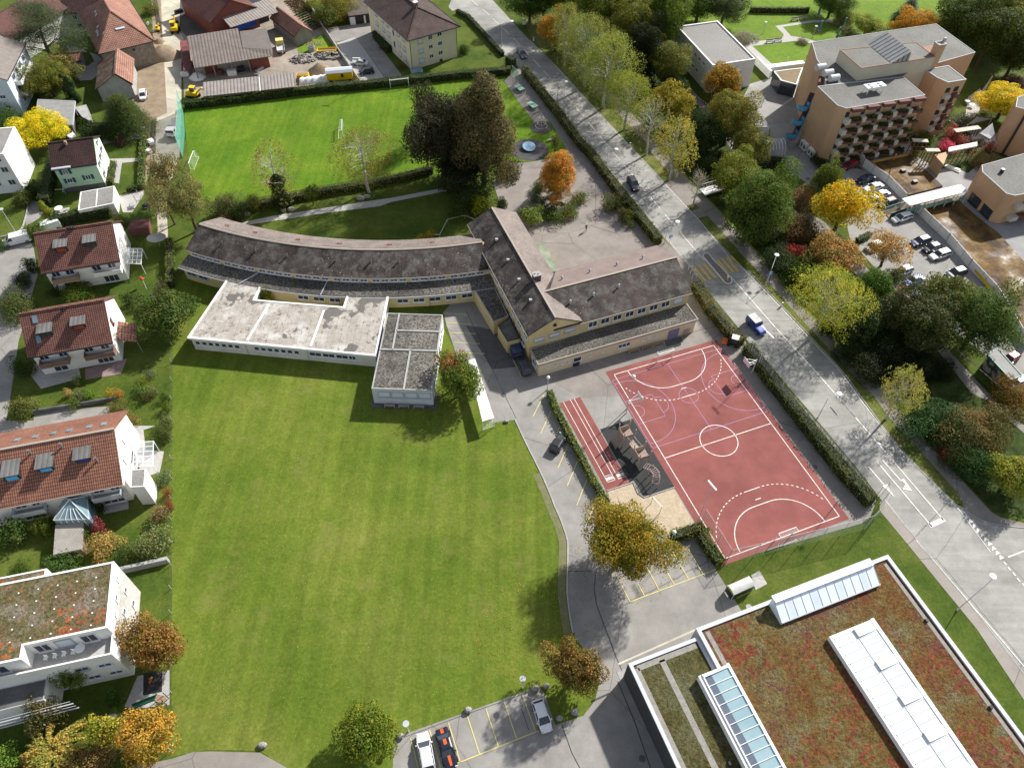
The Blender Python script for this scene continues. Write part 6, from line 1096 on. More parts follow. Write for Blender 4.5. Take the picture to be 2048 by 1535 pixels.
# sun sails
for k,(pts_,lab) in enumerate(((((1500,1215,3),(1590,1140,4.2),(1735,1160,3.)),'white triangular sun sail nearer the pale roof strip'),(((1615,1300,3.2),(1740,1200,4.),(1780,1390,2.6)),'grey triangular sun sail nearer the orange tower'))):
    th=thing('sun_sail',lab,'sun sail',tuple(W('f',pts_[0][0],pts_[0][1])),'sun sails in the garden'); v3=[W('f',*p) for p in pts_]; b=MB(); c=(v3[0]+v3[1]+v3[2])/3-Vector((0,0,.3)); b.add(v3+[c]+[p+Vector((0,0,.03)) for p in v3]+[c+Vector((0,0,.03))],[(0,1,3),(1,2,3),(2,0,3),(5,4,7),(6,5,7),(4,6,7)]); b.build('sail',sailm,th)
    for p in v3: b=MB(); b.tube((p.x,p.y,0),p,.06); b.build('mast',steel,th)
sl_=thing('slatted_shelter','long narrow slatted roof shelter beside the sun sails','shelter',tuple(W('f',1500,1290))); A_,B_=W('f',1375,1275,2.6),W('f',1615,1240,2.6); b=MB(); b.bar(A_,B_,1.4,.1); b.build('roof',beige,sl_)
b=MB()
for j in range(9): p=A_.lerp(B_,j/8); b.bar((p.x,p.y-.3,0),(p.x,p.y-.3,2.6),.15,.15)
b.build('posts',darkmetal,sl_)
# kiosk / recycling house
ki=thing('recycling_shelter','small dark shelter with a glossy green-edged roof beside the lane','shelter',(84,87,0)); kq=[W('r',1700,925,2.8),W('r',1920,1160,2.8),W('r',2020,1125,2.8),W('r',1790,870,2.8)]
flat(ki,[(p.x,p.y) for p in kq],2.8,mat('mural_wall',(.35,.33,.28),(.05,.05,.045),.9,lo=.45,hi=.55),mat('roof_glossy_dark',(.1,.11,.11),(.14,.15,.15),.8,rough=.6),par=.12,pw=.18,trimm=greenp,over=.2)
# hotel garden furniture
for k,(x,y) in enumerate(((1265,205),(1340,190),(1020,420),(1100,408))):
    p=W('e',x,y); th=thing('park_bench','grey park bench, %s pair, %s one'%('upper' if k<2 else 'lower','left' if k%2==0 else 'right'),'bench',tuple(p),'benches on the garden path'); b=MB(); b.box(p+Vector((0,0,.45)),(2.2,.5,.08),R(12)); b.build('seat',woodgrey,th); b=MB(); b.box(p+Vector((-.05,.25,.8)),(2.2,.06,.4),R(12)); b.build('backrest',woodgrey,th)
    for s_ in (-.9,.9): b=MB(); b.box(p+Vector((s_,0,.22)),(.1,.45,.44),R(12)); b.build('leg',concrete,th)
for k,(x,y,h_) in enumerate(((1490,160,2.6),(1505,300,2.6),(1670,380,3.),(1735,280,2.8))):
    p=W('e',x,y); th=thing('garden_sculpture','tall teal sculpted column, %s of four in the clinic garden'%['northernmost','middle lawn one','nearest the orange roof','easternmost'][k],'sculpture',tuple(p),'teal sculptures on the lawn'); b=MB(); b.box(p+Vector((0,0,.1)),(1.,1.,.2)); b.build('base',concrete,th); b=MB()
    for j in range(5): b.box(p+Vector((.08*math.sin(j*2),.05*math.cos(j*3),.2+h_*(j+.5)/5)),(.55-.06*j,.45,h_/5),j*.5)
    b.build('figure',mat('sculpture_teal',(.03,.16,.17),(.2,.3,.3),2.),th)
p=W('e',1175,650); th=thing('pointed_pillar','pale pointed stone pillar by the white garden parapet','pillar',tuple(p)); b=MB(); b.tube(p,p+Vector((0,0,2.6)),.35,.12); b.build('shaft',beige,th); b=MB(); b.box(p+Vector((0,0,.1)),(1,1,.2)); b.build('base',white,th)
p=W('f',1640,910); th=thing('pointed_pillar','tall pale pointed pillar on the cafe terrace behind the orange building','pillar',tuple(p)); b=MB(); b.tube(p,p+Vector((.3,0,4.5)),.45,.12); b.build('shaft',beige,th); b=MB(); b.box(p+Vector((0,0,.1)),(1.2,1.2,.2)); b.build('base',white,th)
for k,(x,y) in enumerate(((1485,1010),(1530,1045),(1655,1000),(1660,1100))):
    p=W('f',x,y); th=thing('cafe_table','white table %s on the cafe terrace'%['left of the first row','right of the first row','upper by the yellow tree','lower by the yellow tree'][k],'table',tuple(p),'white tables on the terrace'); b=MB(); b.tube(p+Vector((0,0,.72)),p+Vector((0,0,.77)),.7,n=14); b.build('tabletop',white,th); b=MB(); b.tube(p,p+Vector((0,0,.72)),.06); b.build('leg',white,th)
# ---------------- gym at bottom right ----------------
gy=thing('sports_hall','large flat gymnasium with red and green sedum roof, white parapets and long skylights','sports hall',(40,35,0))
GA=R(21.3); GU=Vector((math.cos(GA),math.sin(GA))); GV=Vector((-GU.y,GU.x))
G0=V2(W('A',190,830,5.)); 
def gl(p): d=V2(p)-G0; return d.dot(GU),d.dot(GV)
s1,t1=gl(W('A',668,625,5.)); s2,t2=gl(W('A',1945,120,5.)); s3,t3=gl(W('B',500,120,5.))
def gp(s,t): return G0+GU*s+GV*t
LW=s1; 
gw=mat('panel_alu',(.5,.53,.57),(.45,.48,.52),.4,rough=.5)
flat(gy,[gp(0,-45),gp(LW-.3,-45),gp(LW-.3,0),gp(0,0)],4.8,alu_shade,sedum3,par=.25,pw=.45,trimm=gw)  # wall panels darkened: shade of the west side is put into their colour
flat(gy,[gp(LW-.25,-45),gp(s3,-45),gp(s3,t3*.0+.9),gp(LW-.25,.9)],5.2,gw,sedum1,par=.3,pw=.5,trimm=gw)
gst=mat('gravel_strip',(.26,.25,.23),(.2,.19,.17),2.,fine=.2)
b=MB()
for (s_a,t_a,s_b,t_b,wd) in ((.9,-.9,LW-1,-.9,.7),(.8,-.9,.8,-44,.6),(4.2,-1,4.2,-44,.75),(.8,-14.6,4.2,-14.6,.6)): b.strip([gp(s_a,t_a),gp(s_b,t_b)],wd,4.845)
b.strip([gp(LW+1.,.1),gp(LW+1.,-44)],.6,5.245); b.strip([gp(s3-1.1,0),gp(s3-1.1,-44)],.5,5.245); b.build('gravel_strip',gst,gy)
# eaves canopy strip on the drive side
b=MB(); b.strip([gp(-.8,.75),gp(LW+.6,1.3)],.22,3.6); b.build('canopy_edge',c_beige,gy)
# skylight 1: tilted lantern along north edge
def lantern(pts_,zb,zt,name,bars,frac=.45):
    """pts: four roof-level corners (front-left, front-right, back-right, back-left); ridge near the back"""
    fl_,fr_,br_,bl_=[V2(p) for p in pts_]; rl=bl_.lerp(fl_,frac*.4); rr__=br_.lerp(fr_,frac*.4); b=MB()
    b.add([(*fl_,zb),(*fr_,zb),(*br_,zb),(*bl_,zb),(*fl_,zb+.5),(*fr_,zb+.5),(*rr__,zt),(*rl,zt),(*br_,zt-.15),(*bl_,zt-.15)],[(0,1,5,4),(4,5,6,7),(7,6,8,9),(9,8,2,3),(0,4,7,9,3),(1,2,8,6,5)]); s=b.build(name,skylw,gy)
    b=MB(); 
    for k in range(bars+1): u_=k/bars; b.bar((*fl_.lerp(fr_,u_),zb+.52),(*rl.lerp(rr__,u_),zt+.01),.04,.05)
    b.bar((*fl_,zb+.55),(*fr_,zb+.55),.15,.12); b.build('glazing_bar',trim,s); b=MB(); b.bar((*bl_.lerp(rl,.5),zt+.02),(*br_.lerp(rr__,.5),zt+.02),1.0,.2); b.build('ridge_panel',white,s); return s
sa,sb_=gl(W('A',1225,560,5.5)),gl(W('A',1885,305,5.5)); s_l,s_r=gl(W('A',1170,400,7.3))[0],gl(W('A',1845,150,7.3))[0]
s_l=(sa[0]+s_l)/2; s_r=(sb_[0]+s_r)/2; tf=(sa[1]+sb_[1])/2
lantern([gp(s_l,tf),gp(s_r,tf),gp(s_r,tf+2.9),gp(s_l,tf+2.9)],5.2,7.2,'skylight',12,.3)
# skylight 2 (glazed) and 3 (white)
sa=gl(W('A',685,925,6.2)); sb_=gl(W('A',850,815,6.2)); t_=sa[1]
S0,S1=sa[0]-.2,sb_[0]+.1; T0=(sa[1]+sb_[1])/2
b=MB(); b.prism([gp(S0,-45),gp(S1,-45),gp(S1,T0),gp(S0,T0)],4.8,6.0); k2=b.build('skylight_curb',white,gy)
b=MB(); b.add([(*gp(S0+.55,-45),6.02),(*gp(S1-.2,-45),6.5),(*gp(S1-.2,T0-.35),6.5),(*gp(S0+.55,T0-.35),6.02)],[(0,1,2,3)]); b.build('skylight_glazing',mat('skylight_glass_blue',(.25,.38,.43),(.33,.46,.5),.2,rough=.1,spec=.8),k2)
b=MB(); b.bar((*gp(S1-.2,-45),6.5),(*gp(S1-.2,T0),6.5),.35,.2); b.bar((*gp(S0+.5,-45),6.1),(*gp(S0+.5,T0),6.1),.15,.15); b.bar((*gp(S0+.5,T0-.3),6.15),(*gp(S1-.2,T0-.3),6.55),.3,.15)
for k in range(30): t=T0-.4-k*1.18; b.bar((*gp(S0+.55,t),6.08),(*gp(S1-.2,t),6.56),.08,.08)
b.build('glazing_bar',white,k2)
b=MB(); b.add([(*gp(S0+.6,-45),6.035),(*gp(S0+1.5,-45),6.17),(*gp(S0+1.5,T0-.4),6.17),(*gp(S0+.6,T0-.4),6.035)],[(0,1,2,3)]); b.build('blind_strip',mat('blind_dark',(.12,.15,.2)),k2)
sa=gl(W('B',110,655,6.2)); sb_=gl(W('B',390,520,6.2)); S0,S1,T0=sa[0],sb_[0],(sa[1]+sb_[1])/2
b=MB(); b.prism([gp(S0,-45),gp(S1,-45),gp(S1,T0),gp(S0,T0)],5.2,6.1); k3=b.build('skylight_curb',white,gy)
b=MB(); b.add([(*gp(S0+.4,-45),6.14),(*gp(S1-.5,-45),6.5),(*gp(S1-.5,T0-.4),6.5),(*gp(S0+.4,T0-.4),6.14)],[(0,1,2,3)]); b.build('skylight_glazing',mat('opal_glass',(.7,.74,.76),(.64,.7,.73),.3,rough=.25),k3)
b=MB(); b.bar((*gp(S1-.3,-45),6.5),(*gp(S1-.3,T0),6.5),.5,.2); b.build('ridge_trim',white,k3)
b=MB(); 
for k in range(34): t=T0-.5-k*1.1; b.bar((*gp(S0+.4,t),6.17),(*gp(S1-.5,t),6.53),.05,.05)
b.bar((*gp((S0+S1)/2,-45),6.36),(*gp((S0+S1)/2,T0-.4),6.36),.05,.05); b.build('glazing_bar',mat('bar_grey',(.55,.57,.6)),k3)
for k in range(6):
    t=T0-1.4-k*4.4; b=MB(); x=(S0+S1)/2; b.prism([gp(x,t),gp(S1-.7,t),gp(S1-.7,t+1.1),gp(x,t+1.1)],6.35,6.6); b.build('vent_flap',white,k3)
for s_,t_ in ((s3-1.2,-8.5),(s3-1.2,-20),(s3-1.2,-31),(6.,-14.4)): b=MB(); q=gp(s_,t_); b.box((*q,5.4 if s_>10 else 5.),(.4,.4,.3),GA); b.build('roof_outlet',darkmetal,gy)
tag((lambda b:(b.strip([gp(s3+1.,.9),gp(s3+1.,-45)],.8,.03),b.build('gravel_border',gravel))[1])(MB()),kind='structure')
# bike shelter by the gym
bk=thing('bicycle_shelter','small silver shelter with curved sheet roof on the lawn beside the bays','shelter',(32,45,0))
q=[W('A',905,365,2.),W('A',1045,300,2.),W('A',1008,235,2.),W('A',862,300,2.)]; b=MB(); n=6; vs=[]
for k in range(n+1):
    s=k/n; 
    for A_,B_ in ((q[0],q[3]),(q[1],q[2])): p=A_.lerp(B_,s); vs.append((p.x,p.y,1.5+.6*math.sin(math.pi*(.15+.7*s))))
b.add(vs,[(2*k,2*k+1,2*k+3,2*k+2) for k in range(n)]); b.build('roof',mat('sheet_silver',(.5,.5,.49),(.42,.42,.41),1.,rough=.4),bk)
b=MB(); b.bar((q[0].x,q[0].y,.8),(q[1].x,q[1].y,.8),.06,1.3); b.bar((q[0].x,q[0].y,.8),(q[3].x,q[3].y,.8),.06,1.3); b.build('side_panel',darkmetal,bk)
for p in q: b=MB(); b.tube((p.x,p.y,0),(p.x,p.y,1.75),.05); b.build('post',steel,bk)
wsheet('paving_slab',paving,[W('A',1020,235),W('A',1075,205),W('A',1128,293),W('A',1050,335)],4)
# ---------------- ball court ----------------
CC_=Vector((33.6,71.0)); CA=R(21.6); CU_=Vector((math.cos(CA),math.sin(CA))); CV_=Vector((-CU_.y,CU_.x))
def cp(x,y): return CC_+CU_*x+CV_*y
wsheet('court_surface',tartan,[cp(-11,-19.35),cp(11,-19.35),cp(11,19.5),cp(-11,19.5)],5)
def cline(m,pts,wd=.1,lv=6.5,closed=False,name='court_line'):
    b=MB(); 
    if closed: pts=pts+[pts[0]]
    for a_,c_ in zip(pts,pts[1:]): b.strip([cp(*a_),cp(*c_)],wd,lv*.004)
    return b
def arcpts(x,y,r_,a0_,a1_,n=24): return [(x+r_*math.cos(R(a0_+(a1_-a0_)*k/n)),y+r_*math.sin(R(a0_+(a1_-a0_)*k/n))) for k in range(n+1)]
def lines(m,lst,wd,lv,name):
    b=MB()
    for pts in lst:
        L_,R_=offset([cp(*p) for p in pts],wd/2),offset([cp(*p) for p in pts],-wd/2); n=len(pts); b.add([(p.x,p.y,lv*.0065) for p in L_]+[(p.x,p.y,lv*.0065) for p in R_],[(n+i,n+i+1,i+1,i) for i in range(n-1)])
    tag(b.build(name,m),kind='structure')
X,Y=9.87,18.45; G6=5.9; G9=8.6
def dashed(pts,on=1,off=1):
    out=[]; 
    for k in range(0,len(pts)-1,2): out.append(pts[k:k+2])
    return out
n9=arcpts(-1.4,Y,G9,203,270,26)+arcpts(1.4,Y,G9,270,337,26); s9=[(x,-y) for x,y in n9]
lines(line_w,[[(-X,-Y),(X,-Y)],[(X,-Y),(X,Y)],[(X,Y),(-X,Y)],[(-X,Y),(-X,-Y)],[(-X,0),(X,0)],arcpts(0,0,3.05,0,360,48),arcpts(-1.4,Y,G6,180,270)+arcpts(1.4,Y,G6,270,360),arcpts(-1.4,-Y,G6,180,90)+arcpts(1.4,-Y,G6,90,0),[(-.5,-11.6),(.5,-11.6)],[(-.5,11.6),(.5,11.6)]]+dashed(n9)+dashed(s9),.13,6.6,'court_line')
BY0,BY1=2.35,17.4; BX=10.75; BM=(BY0+BY1)/2
bl=[[(-BX,BY0),(BX,BY0)],[(BX,BY0),(BX,BY1)],[(BX,BY1),(-BX,BY1)],[(-BX,BY1),(-BX,BY0)],[(0,BY0),(0,BY1)],arcpts(0,BM,1.62,0,360,36)]
for s_ in (-1,1):
    bl+=[[(s_*BX,BM-2.45),(s_*5.75,BM-2.45)],[(s_*5.75,BM-2.45),(s_*5.75,BM+2.45)],[(s_*5.75,BM+2.45),(s_*BX,BM+2.45)],[(s_*(5.75-1.65*math.sin(R(t))),BM-1.65*math.cos(R(t))) for t in range(0,181,10)],[(s_*(9.7-1.2*math.sin(R(t))),BM-1.2*math.cos(R(t))) for t in range(0,181,12)],[(s_*BX,BM-6.6),(s_*9.6,BM-6.6)],[(s_*BX,BM+6.6),(s_*9.6,BM+6.6)],[(s_*(9.6-6.6*math.sin(R(t))*.92),BM-6.6*math.cos(R(t))) for t in range(0,181,6)]]
lines(line_p,bl,.075,6.3,'court_line_violet')
def goal(label,cx,cy,dirv,grp='handball goals',tilt=0.,wd=3.,h_=2.,dep=1.1,ang=None,m_=white,nm=netw):
    th=thing('goal',label,'goal',(cx,cy,0),grp); u=Vector((math.cos(ang),math.sin(ang),0)); v=Vector((dirv[0],dirv[1],0)).normalized(); c=Vector((cx,cy,0)); z=Vector((0,0,1))
    b=MB(); a_,d_=c-u*wd/2,c+u*wd/2
    b.bar(a_,a_+z*h_,.09,.09); b.bar(d_,d_+z*h_,.09,.09); b.bar(a_+z*h_,d_+z*h_,.09,.09); b.bar(a_+z*h_,a_+v*dep*.6+z*h_,.05,.05); b.bar(d_+z*h_,d_+v*dep*.6+z*h_,.05,.05); b.bar(a_+v*dep,d_+v*dep,.05,.05); b.bar(a_,a_+v*dep,.06,.06); b.bar(d_,d_+v*dep,.06,.06); b.build('frame',m_,th)
    b=MB(); b.face(a_+v*dep,d_+v*dep,d_+v*dep*.6+z*h_,a_+v*dep*.6+z*h_); b.face(a_,a_+v*dep,a_+v*dep*.6+z*h_,a_+z*h_); b.face(d_,d_+v*dep,d_+v*dep*.6+z*h_,d_+z*h_); b.face(a_+z*h_,d_+z*h_,d_+v*dep*.6+z*h_,a_+v*dep*.6+z*h_); b.build('net',nm,th)
p=cp(0,Y); goal('handball goal at the north end of the red court',p.x,p.y,CV_,ang=CA); p=cp(0,-Y); goal('handball goal at the south end of the red court by the mesh fence',p.x,p.y,-CV_,ang=CA)
# small goals on the pitch
p=W('b',230,1490); 
a_,c_=W('h',225,285,0),W('h',205,445,0); u=(c_-a_); goal('white football goal lying by the green net on the left of the pitch',*(W('h',225,420,0)[:2]),(1,0),'football goals on the pitch',wd=4.6,h_=1.6,dep=.8,ang=math.atan2(-1,.05))
goal('white football goal beside the weeping birch on the right part of the pitch',*(W('b',1690,1290)[:2]),(-.9,-.3),'football goals on the pitch',wd=4.5,h_=2.,ang=math.atan2(1,-.15))
goal('white goal frame standing against the hedge at the top of the pitch',*(W('c',485,855)[:2]),(-.1,1),'football goals on the pitch',wd=4.6,h_=2.2,ang=.25,dep=.8)
# basketball stands
def hoop(label,base,hd):
    th=thing('basketball_stand',label,'basketball stand',(base.x,base.y,0),'basketball stands'); u=Vector((hd.x,hd.y,0)).normalized(); v=Vector((-u.y,u.x,0)); z=Vector((0,0,1)); b0=Vector((base.x,base.y,0))
    b=MB(); b.tube(b0,b0+z*2.8,.09); b.build('post',steel,th); b=MB()
    for s_ in (-.5,.5): b.bar(b0+z*2.5,b0+u*2.+z*3.1+v*s_,.06,.06); b.bar(b0+z*3.2,b0+u*2.+z*3.8+v*s_,.06,.06)
    b.tube(b0+z*2.8,b0+z*3.4,.07); b.build('arm',white,th); c=b0+u*2.05+z*3.45; b=MB(); b.bar(c-v*.9,c+v*.9,.05,1.1); b.build('backboard',mat('board_white',(.75,.7,.7)),th); c2=c+u*.28-z*.4; b=MB()
    for k in range(12): t0,t1_=k*math.pi/6,(k+1)*math.pi/6; b.bar(c2+u*.23*math.cos(t0)+v*.23*math.sin(t0),c2+u*.23*math.cos(t1_)+v*.23*math.sin(t1_),.03,.03)
    b.build('hoop_ring',orangep,th)
hoop('basketball stand at the west side of the red court',cp(-11.6,10.2),CU_); hoop('basketball stand at the east side of the red court by the hedge',cp(12.9,10.6),-CU_)
# poles
def pole(label,base,h_,arm=None,head='bar',cat='street lamp',grp=None,name='street_lamp',r_=.075,m_=steel,rz=0.):
    th=thing(name,label,cat,(base.x,base.y,0),grp); b=MB(); z=Vector((0,0,1)); b0=Vector((base.x,base.y,0)); b.tube(b0,b0+z*.4,r_*1.6,r_*1.4); b.tube(b0+z*.4,b0+z*h_,r_,r_*.6); top=b0+z*h_; b.build('pole',m_,th)
    if arm is not None: e_=top+Vector((arm[0],arm[1],.35)); b=MB(); b.tube(top,e_,r_*.55,r_*.45,n=6); b.build('arm',m_,th); top=e_
    d=Vector((math.cos(rz),math.sin(rz),0)); b=MB()
    if head=='bar': b.bar(top-d*.9,top+d*.9,.22,.18)
    elif head=='globe': b.ball(top+z*.2,.32)
    elif head=='disc': b.tube(top,top+z*.08,.4,.4,n=16)
    elif head=='lamp': dd=Vector((arm[0],arm[1],0)).normalized(); b.ball(top+dd*.2,.32,sc_=(1.5,1.5,.35))
    b.build('lamp_head',trim if head in('disc',) else lampw,th); return th
pole('floodlight pole with a crossbar at the south-west corner of the red court',W('v',250,655),10.7,head='bar',cat='floodlight',name='floodlight',rz=R(-60))
pole('floodlight pole rising from the hedge beside the red court and road',W('w',362,825),10.7,head='globe',cat='floodlight',name='floodlight')
pole('floodlight pole behind the eastern basketball stand',W('q',885,1072),9.,head='bar',cat='floodlight',name='floodlight',rz=R(-60))
pole('tall lamp with a white globe at the north-west corner of the red court',W('p',945,1450),8.2,head='globe',cat='floodlight',name='floodlight')
def roadlamp(label,base,head,hh=9.5): h_=W(head[0],head[1],head[2],hh); b0=W(*base) if base else Vector((h_.x-1.7,h_.y-.7,0)); pole(label,b0,hh-.35,arm=(h_.x-b0.x,h_.y-b0.y),head='lamp',grp='lamps along the main road')
roadlamp('street lamp on the lawn strip beside the gymnasium',('B',965,470),('B',1205,250))
roadlamp('street lamp nearest the cream apartment block',('c',1480,455),('c',1572,208),6)
roadlamp('street lamp over the road beside the table tennis tables',None,('d',345,797),5.5); roadlamp('street lamp over the road just before the dark car',None,('j',835,285),5.); roadlamp('street lamp over the road near the stub lawn with the pale birch',None,('j',1430,992),5.); roadlamp('street lamp arching over the road beyond the blue off-roader',None,('q',1690,1305),5.5)
p=W('q',975,262); h_=W('k',1085,1325,5.); pole('street lamp on the verge by the yellow crossing',p,4.8,arm=(h_.x-p.x,h_.y-p.y),head='lamp',grp='lamps along the main road')
pole('short globe lamp at the north end of the car-park hedge',W('o',1925,1262),3.,head='globe',cat='garden lamp',name='garden_lamp',grp='globe lamps'); pole('short globe lamp by the hedge corner behind the big golden tree',W('z',1150,60),3.,head='globe',cat='garden lamp',name='garden_lamp',grp='globe lamps')
pole('round disc lamp at the left end of the striped barrier',W('y',605,895),3.4,head='disc',cat='garden lamp',name='garden_lamp',grp='disc lamps at the car park'); pole('round disc lamp near the right end of the striped barrier',W('y',1380,595),3.4,head='disc',cat='garden lamp',name='garden_lamp',grp='disc lamps at the car park')
pole('twin-headed lamp beside the white parking slab',W('b',1862,870),8.,head='bar',cat='street lamp',grp=None); 
pole('thin street lamp on the small lawn at the left edge',W('g',160,1105),6.,head='disc',cat='street lamp')
for k,(x,y) in enumerate(((955,330),(1440,370))): pole('white disc lamp on the clinic lawn, %s one'%('left' if k==0 else 'right'),W('e',x,y),3.2,head='disc',cat='garden lamp',name='garden_lamp',grp='clinic garden lamps')
# signs
def sign(label,base,h_,m_,r_=.35):
    th=thing('road_sign',label,'road sign',(base.x,base.y,0)); b=MB(); b.tube(base,base+Vector((0,0,h_)),.035); b.build('post',steel,th); b=MB(); c=base+Vector((0,-.05,h_+.2)); b.box(c,(.7,.05,.7),R(15)); b.build('plate',bluepaint if m_=='b' else white,th)
    b=MB(); b.add([c+Vector((-.22,-.035,-.2)),c+Vector((.22,-.035,-.2)),c+Vector((0,-.035,.22))],[(0,1,2)]); b.build('symbol',white if m_=='b' else darkmetal,th)
sign('blue pedestrian crossing sign on the school side of the road',W('j',1350,1240),2.6,'b'); sign('blue crossing sign under the street lamp on the verge',W('q',995,225),2.4,'b')
th=thing('island_post','yellow and white bollard on the traffic island',  'bollard',tuple(W('q',605,195))); q=W('q',605,200); b=MB(); b.tube(q,q+Vector((0,0,.9)),.12); b.build('post',yellowp,th); b=MB(); b.tube(q+Vector((0,0,.9)),q+Vector((0,0,1.25)),.2); b.build('head',white,th)
for k,(r_,x,y) in enumerate((('c',1700,240),('c',1790,400),('d',975,1430),('q',1135,450))):
    q=W(r_,x,y); th=thing('marker_post','white marker post on the verge, %s'%['the box-like one at the top of the road','beside the orange road tree','by the third birch trunk','between the crossing and the bright birch'][k],'post',tuple(q),'marker posts on the verge'); b=MB(); b.box(q+Vector((0,0,.5)),(.3,.2,1.) if k else (.9,.3,1.3),.3); b.build('post',white,th); b=MB(); b.box(q+Vector((0,0,.8 if k else 1.33)),(.32,.22,.15) if k else (.95,.34,.06),.3); b.build('band',darkmetal,th)
# fences
def meshfence(label,pts,h_,m_=net,step=3.,postm=steel,name='mesh_fence',rail=True,cat='fence'):
    q=[P(*p) if len(p)==2 else (W(*p) if isinstance(p[0],str) else Vector(p)) for p in pts]; th=thing(name,label,cat,(q[0].x,q[0].y,0)); b=MB(); 
    for a_,c_ in zip(q,q[1:]): b.face((a_.x,a_.y,.05),(c_.x,c_.y,.05),(c_.x,c_.y,h_),(a_.x,a_.y,h_))
    b.build('mesh',m_,th); b=MB(); b2=MB()
    for a_,c_ in zip(q,q[1:]):
        n=max(1,round((c_-a_).length/step))
        for k in range(n): p=a_.lerp(c_,k/n); b.tube((p.x,p.y,0),(p.x,p.y,h_+.05),.045,n=6)
        b2.bar((a_.x,a_.y,h_),(c_.x,c_.y,h_),.03,.03)
    b.tube((q[-1].x,q[-1].y,0),(q[-1].x,q[-1].y,h_+.05),.045,n=6); b.build('posts',postm,th); b2.build('rail',postm,th) if rail else None; return th
meshfence('tall wire mesh fence curving round the south end of the red court',[('v',480,965),('v',700,915),('v',1050,830),('v',1380,750),('v',1570,700),('v',1650,620),('v',1700,500),('v',1695,440)],4.)
meshfence('wire mesh fence along the south-west side of the red court',[('v',285,655),('v',400,835),('v',480,965)],4.)
meshfence('light wire fence rising out of the roadside hedge',[('q',455,520),('q',620,740)],3.4,rail=False); meshfence('long light wire fence along the roadside hedge by the court',[('q',810,960),('q',1100,1330),('w',10,370),('w',280,640),('w',590,960)],3.4,rail=False)
meshfence('tall green ball-stop net along the left side of the pitch',[('b',130,1075),('b',145,1300),('h',125,370)],5.5,netg,5.)
meshfence('green mesh gate panel at the top right corner of the pitch',[('c',1580,735),('c',1640,790)],2.6,netg); meshfence('thin wire fence between the meadow and the left gardens',[(344,690),(344,880),(343,1130),(343,1330),(343,1500)],1.1,netmat('wire_light',(.2,.2,.18),.05),4.,rail=False)
tr_=thing('low_rail','thin pale railing with three bends on the lawn behind the curved wing','railing',tuple(W('i',760,1120))); q=[W('i',760,1120,.9),W('i',875,1115,.9),W('i',950,968,.9),W('i',1120,928,.9),W('i',1210,965,.9)]; b=MB(); b.path(q,.05); b.build('rail',steel,tr_); b=MB()
for p in q: b.tube((p.x,p.y,0),p,.03)
b.build('posts',steel,tr_)
th=thing('bent_railing','white pipe railing by the tall hedge end and school gable','railing',tuple(W('p',1545,120))); b=MB()
for k in range(3): q=W('p',1540+20*k,100+40*k); b.path([q,q+Vector((0,0,1.)),q+Vector((.9,.3,1.)),q+Vector((.9,.3,0))],.04)
b.build('rail',white,th)
# striped tape barrier with posts (stone blocks) at the car park, and along the park lane
def tape(label,pts,h_=.8,step=.5,wd=.12,mb=(.55,.06,.03),name='tape_barrier'):
    q=[W(*p) for p in pts]; th=thing(name,label,'barrier',tuple(q[0])); A_=MB(); A_.v=[(p.x+o_,p.y,z_) for z_,o_ in ((h_-wd/2,0),(h_+wd/2,.04)) for p in q]; n=len(q); A_.f=[(i,i+1,n+i+1,n+i) for i in range(n-1)]
    A_.build('tape',stripes('tape_%.2f'%mb[1],(.78,.77,.75),mb,step*2,bump=0,stain=.03),th)
    for p in q: b=MB(); b.tube(p,p+Vector((0,0,h_+.1)),.05); b.build('post',steel,th)
tape('striped barrier pole on the lawn edge above the parking bays',[('y',560,925),('y',1005,760),('y',1465,600)],.35,.45,.1,mb=(.25,.12,.08))
tape('red and white tape line along the park lane by the tree belt',[('e',170,850),('e',500,1130)],.8,.5); tape('red and white tape fence between the park lane and the hotel car park',[('k',1400,860),('k',1700,1150),('r',440,0),('r',690,215),('r',930,450),('r',1240,760),('r',1420,940),('r',1800,1270),('w',1890,0),('w',2047,180)],.8,.5)
tape('red and white tape fence along the dug-up street',[('a',1580,60),('a',1570,200),('a',1480,240)],.9,.5); tape('red and white tape along the trench below the net',[('a',1530,1160),('g',1525,200),('g',1500,560),('g',1500,760),('g',1530,960)],.9,.5); tape('red and white tape square round the pit by the garage drive',[('g',1345,720),('g',1380,780),('g',1300,900),('g',1500,880),('g',1510,760),('g',1380,770)],.8,.5)
for k,(x,y,s) in enumerate(((550,930,.5),(1012,752,.55),(1470,605,.6),(1543,590,.5),(1740,765,.6),(1632,808,.5))):
    q=W('y',x,y); b=MB(); b.ball(q+Vector((0,0,.3)),s,7,5,(1,.8,.8)); tag(b.build('boulder',stone),'grey boulder %s'%['at the left end of the striped barrier','in the middle of the striped barrier','at the right end of the striped barrier','just outside the corner of the bays','flat one on the grass under the brown tree','by the kerb below the white hatchback'][k],'boulder','boulders around the car park')
for k,(r_,x,y,s,lab) in enumerate((('h',735,925,.9,'grey stone bench left on the slope behind the curved wing'),('h',1100,890,.6,'grey boulder beside the ivy-covered birch, left'),('h',1185,880,.7,'grey boulder beside the ivy-covered birch, right'),('h',1860,770,.8,'grey boulder left of the weeping birch foot'),('h',1920,755,.7,'grey boulder right of the weeping birch foot'),('x',780,1185,.5,'round stone under the yellow bush'),('t',1525,408,.35,'small white stone at the corner of the lawn and drive'),('y',-390,990+0,.5,'white stone at the bottom edge of the meadow'))):
    q=W(r_,x,y); b=MB(); b.ball(q+Vector((0,0,.25)),s,8,5,(1.3,.8,.7)); tag(b.build('boulder',stone),lab,'boulder')
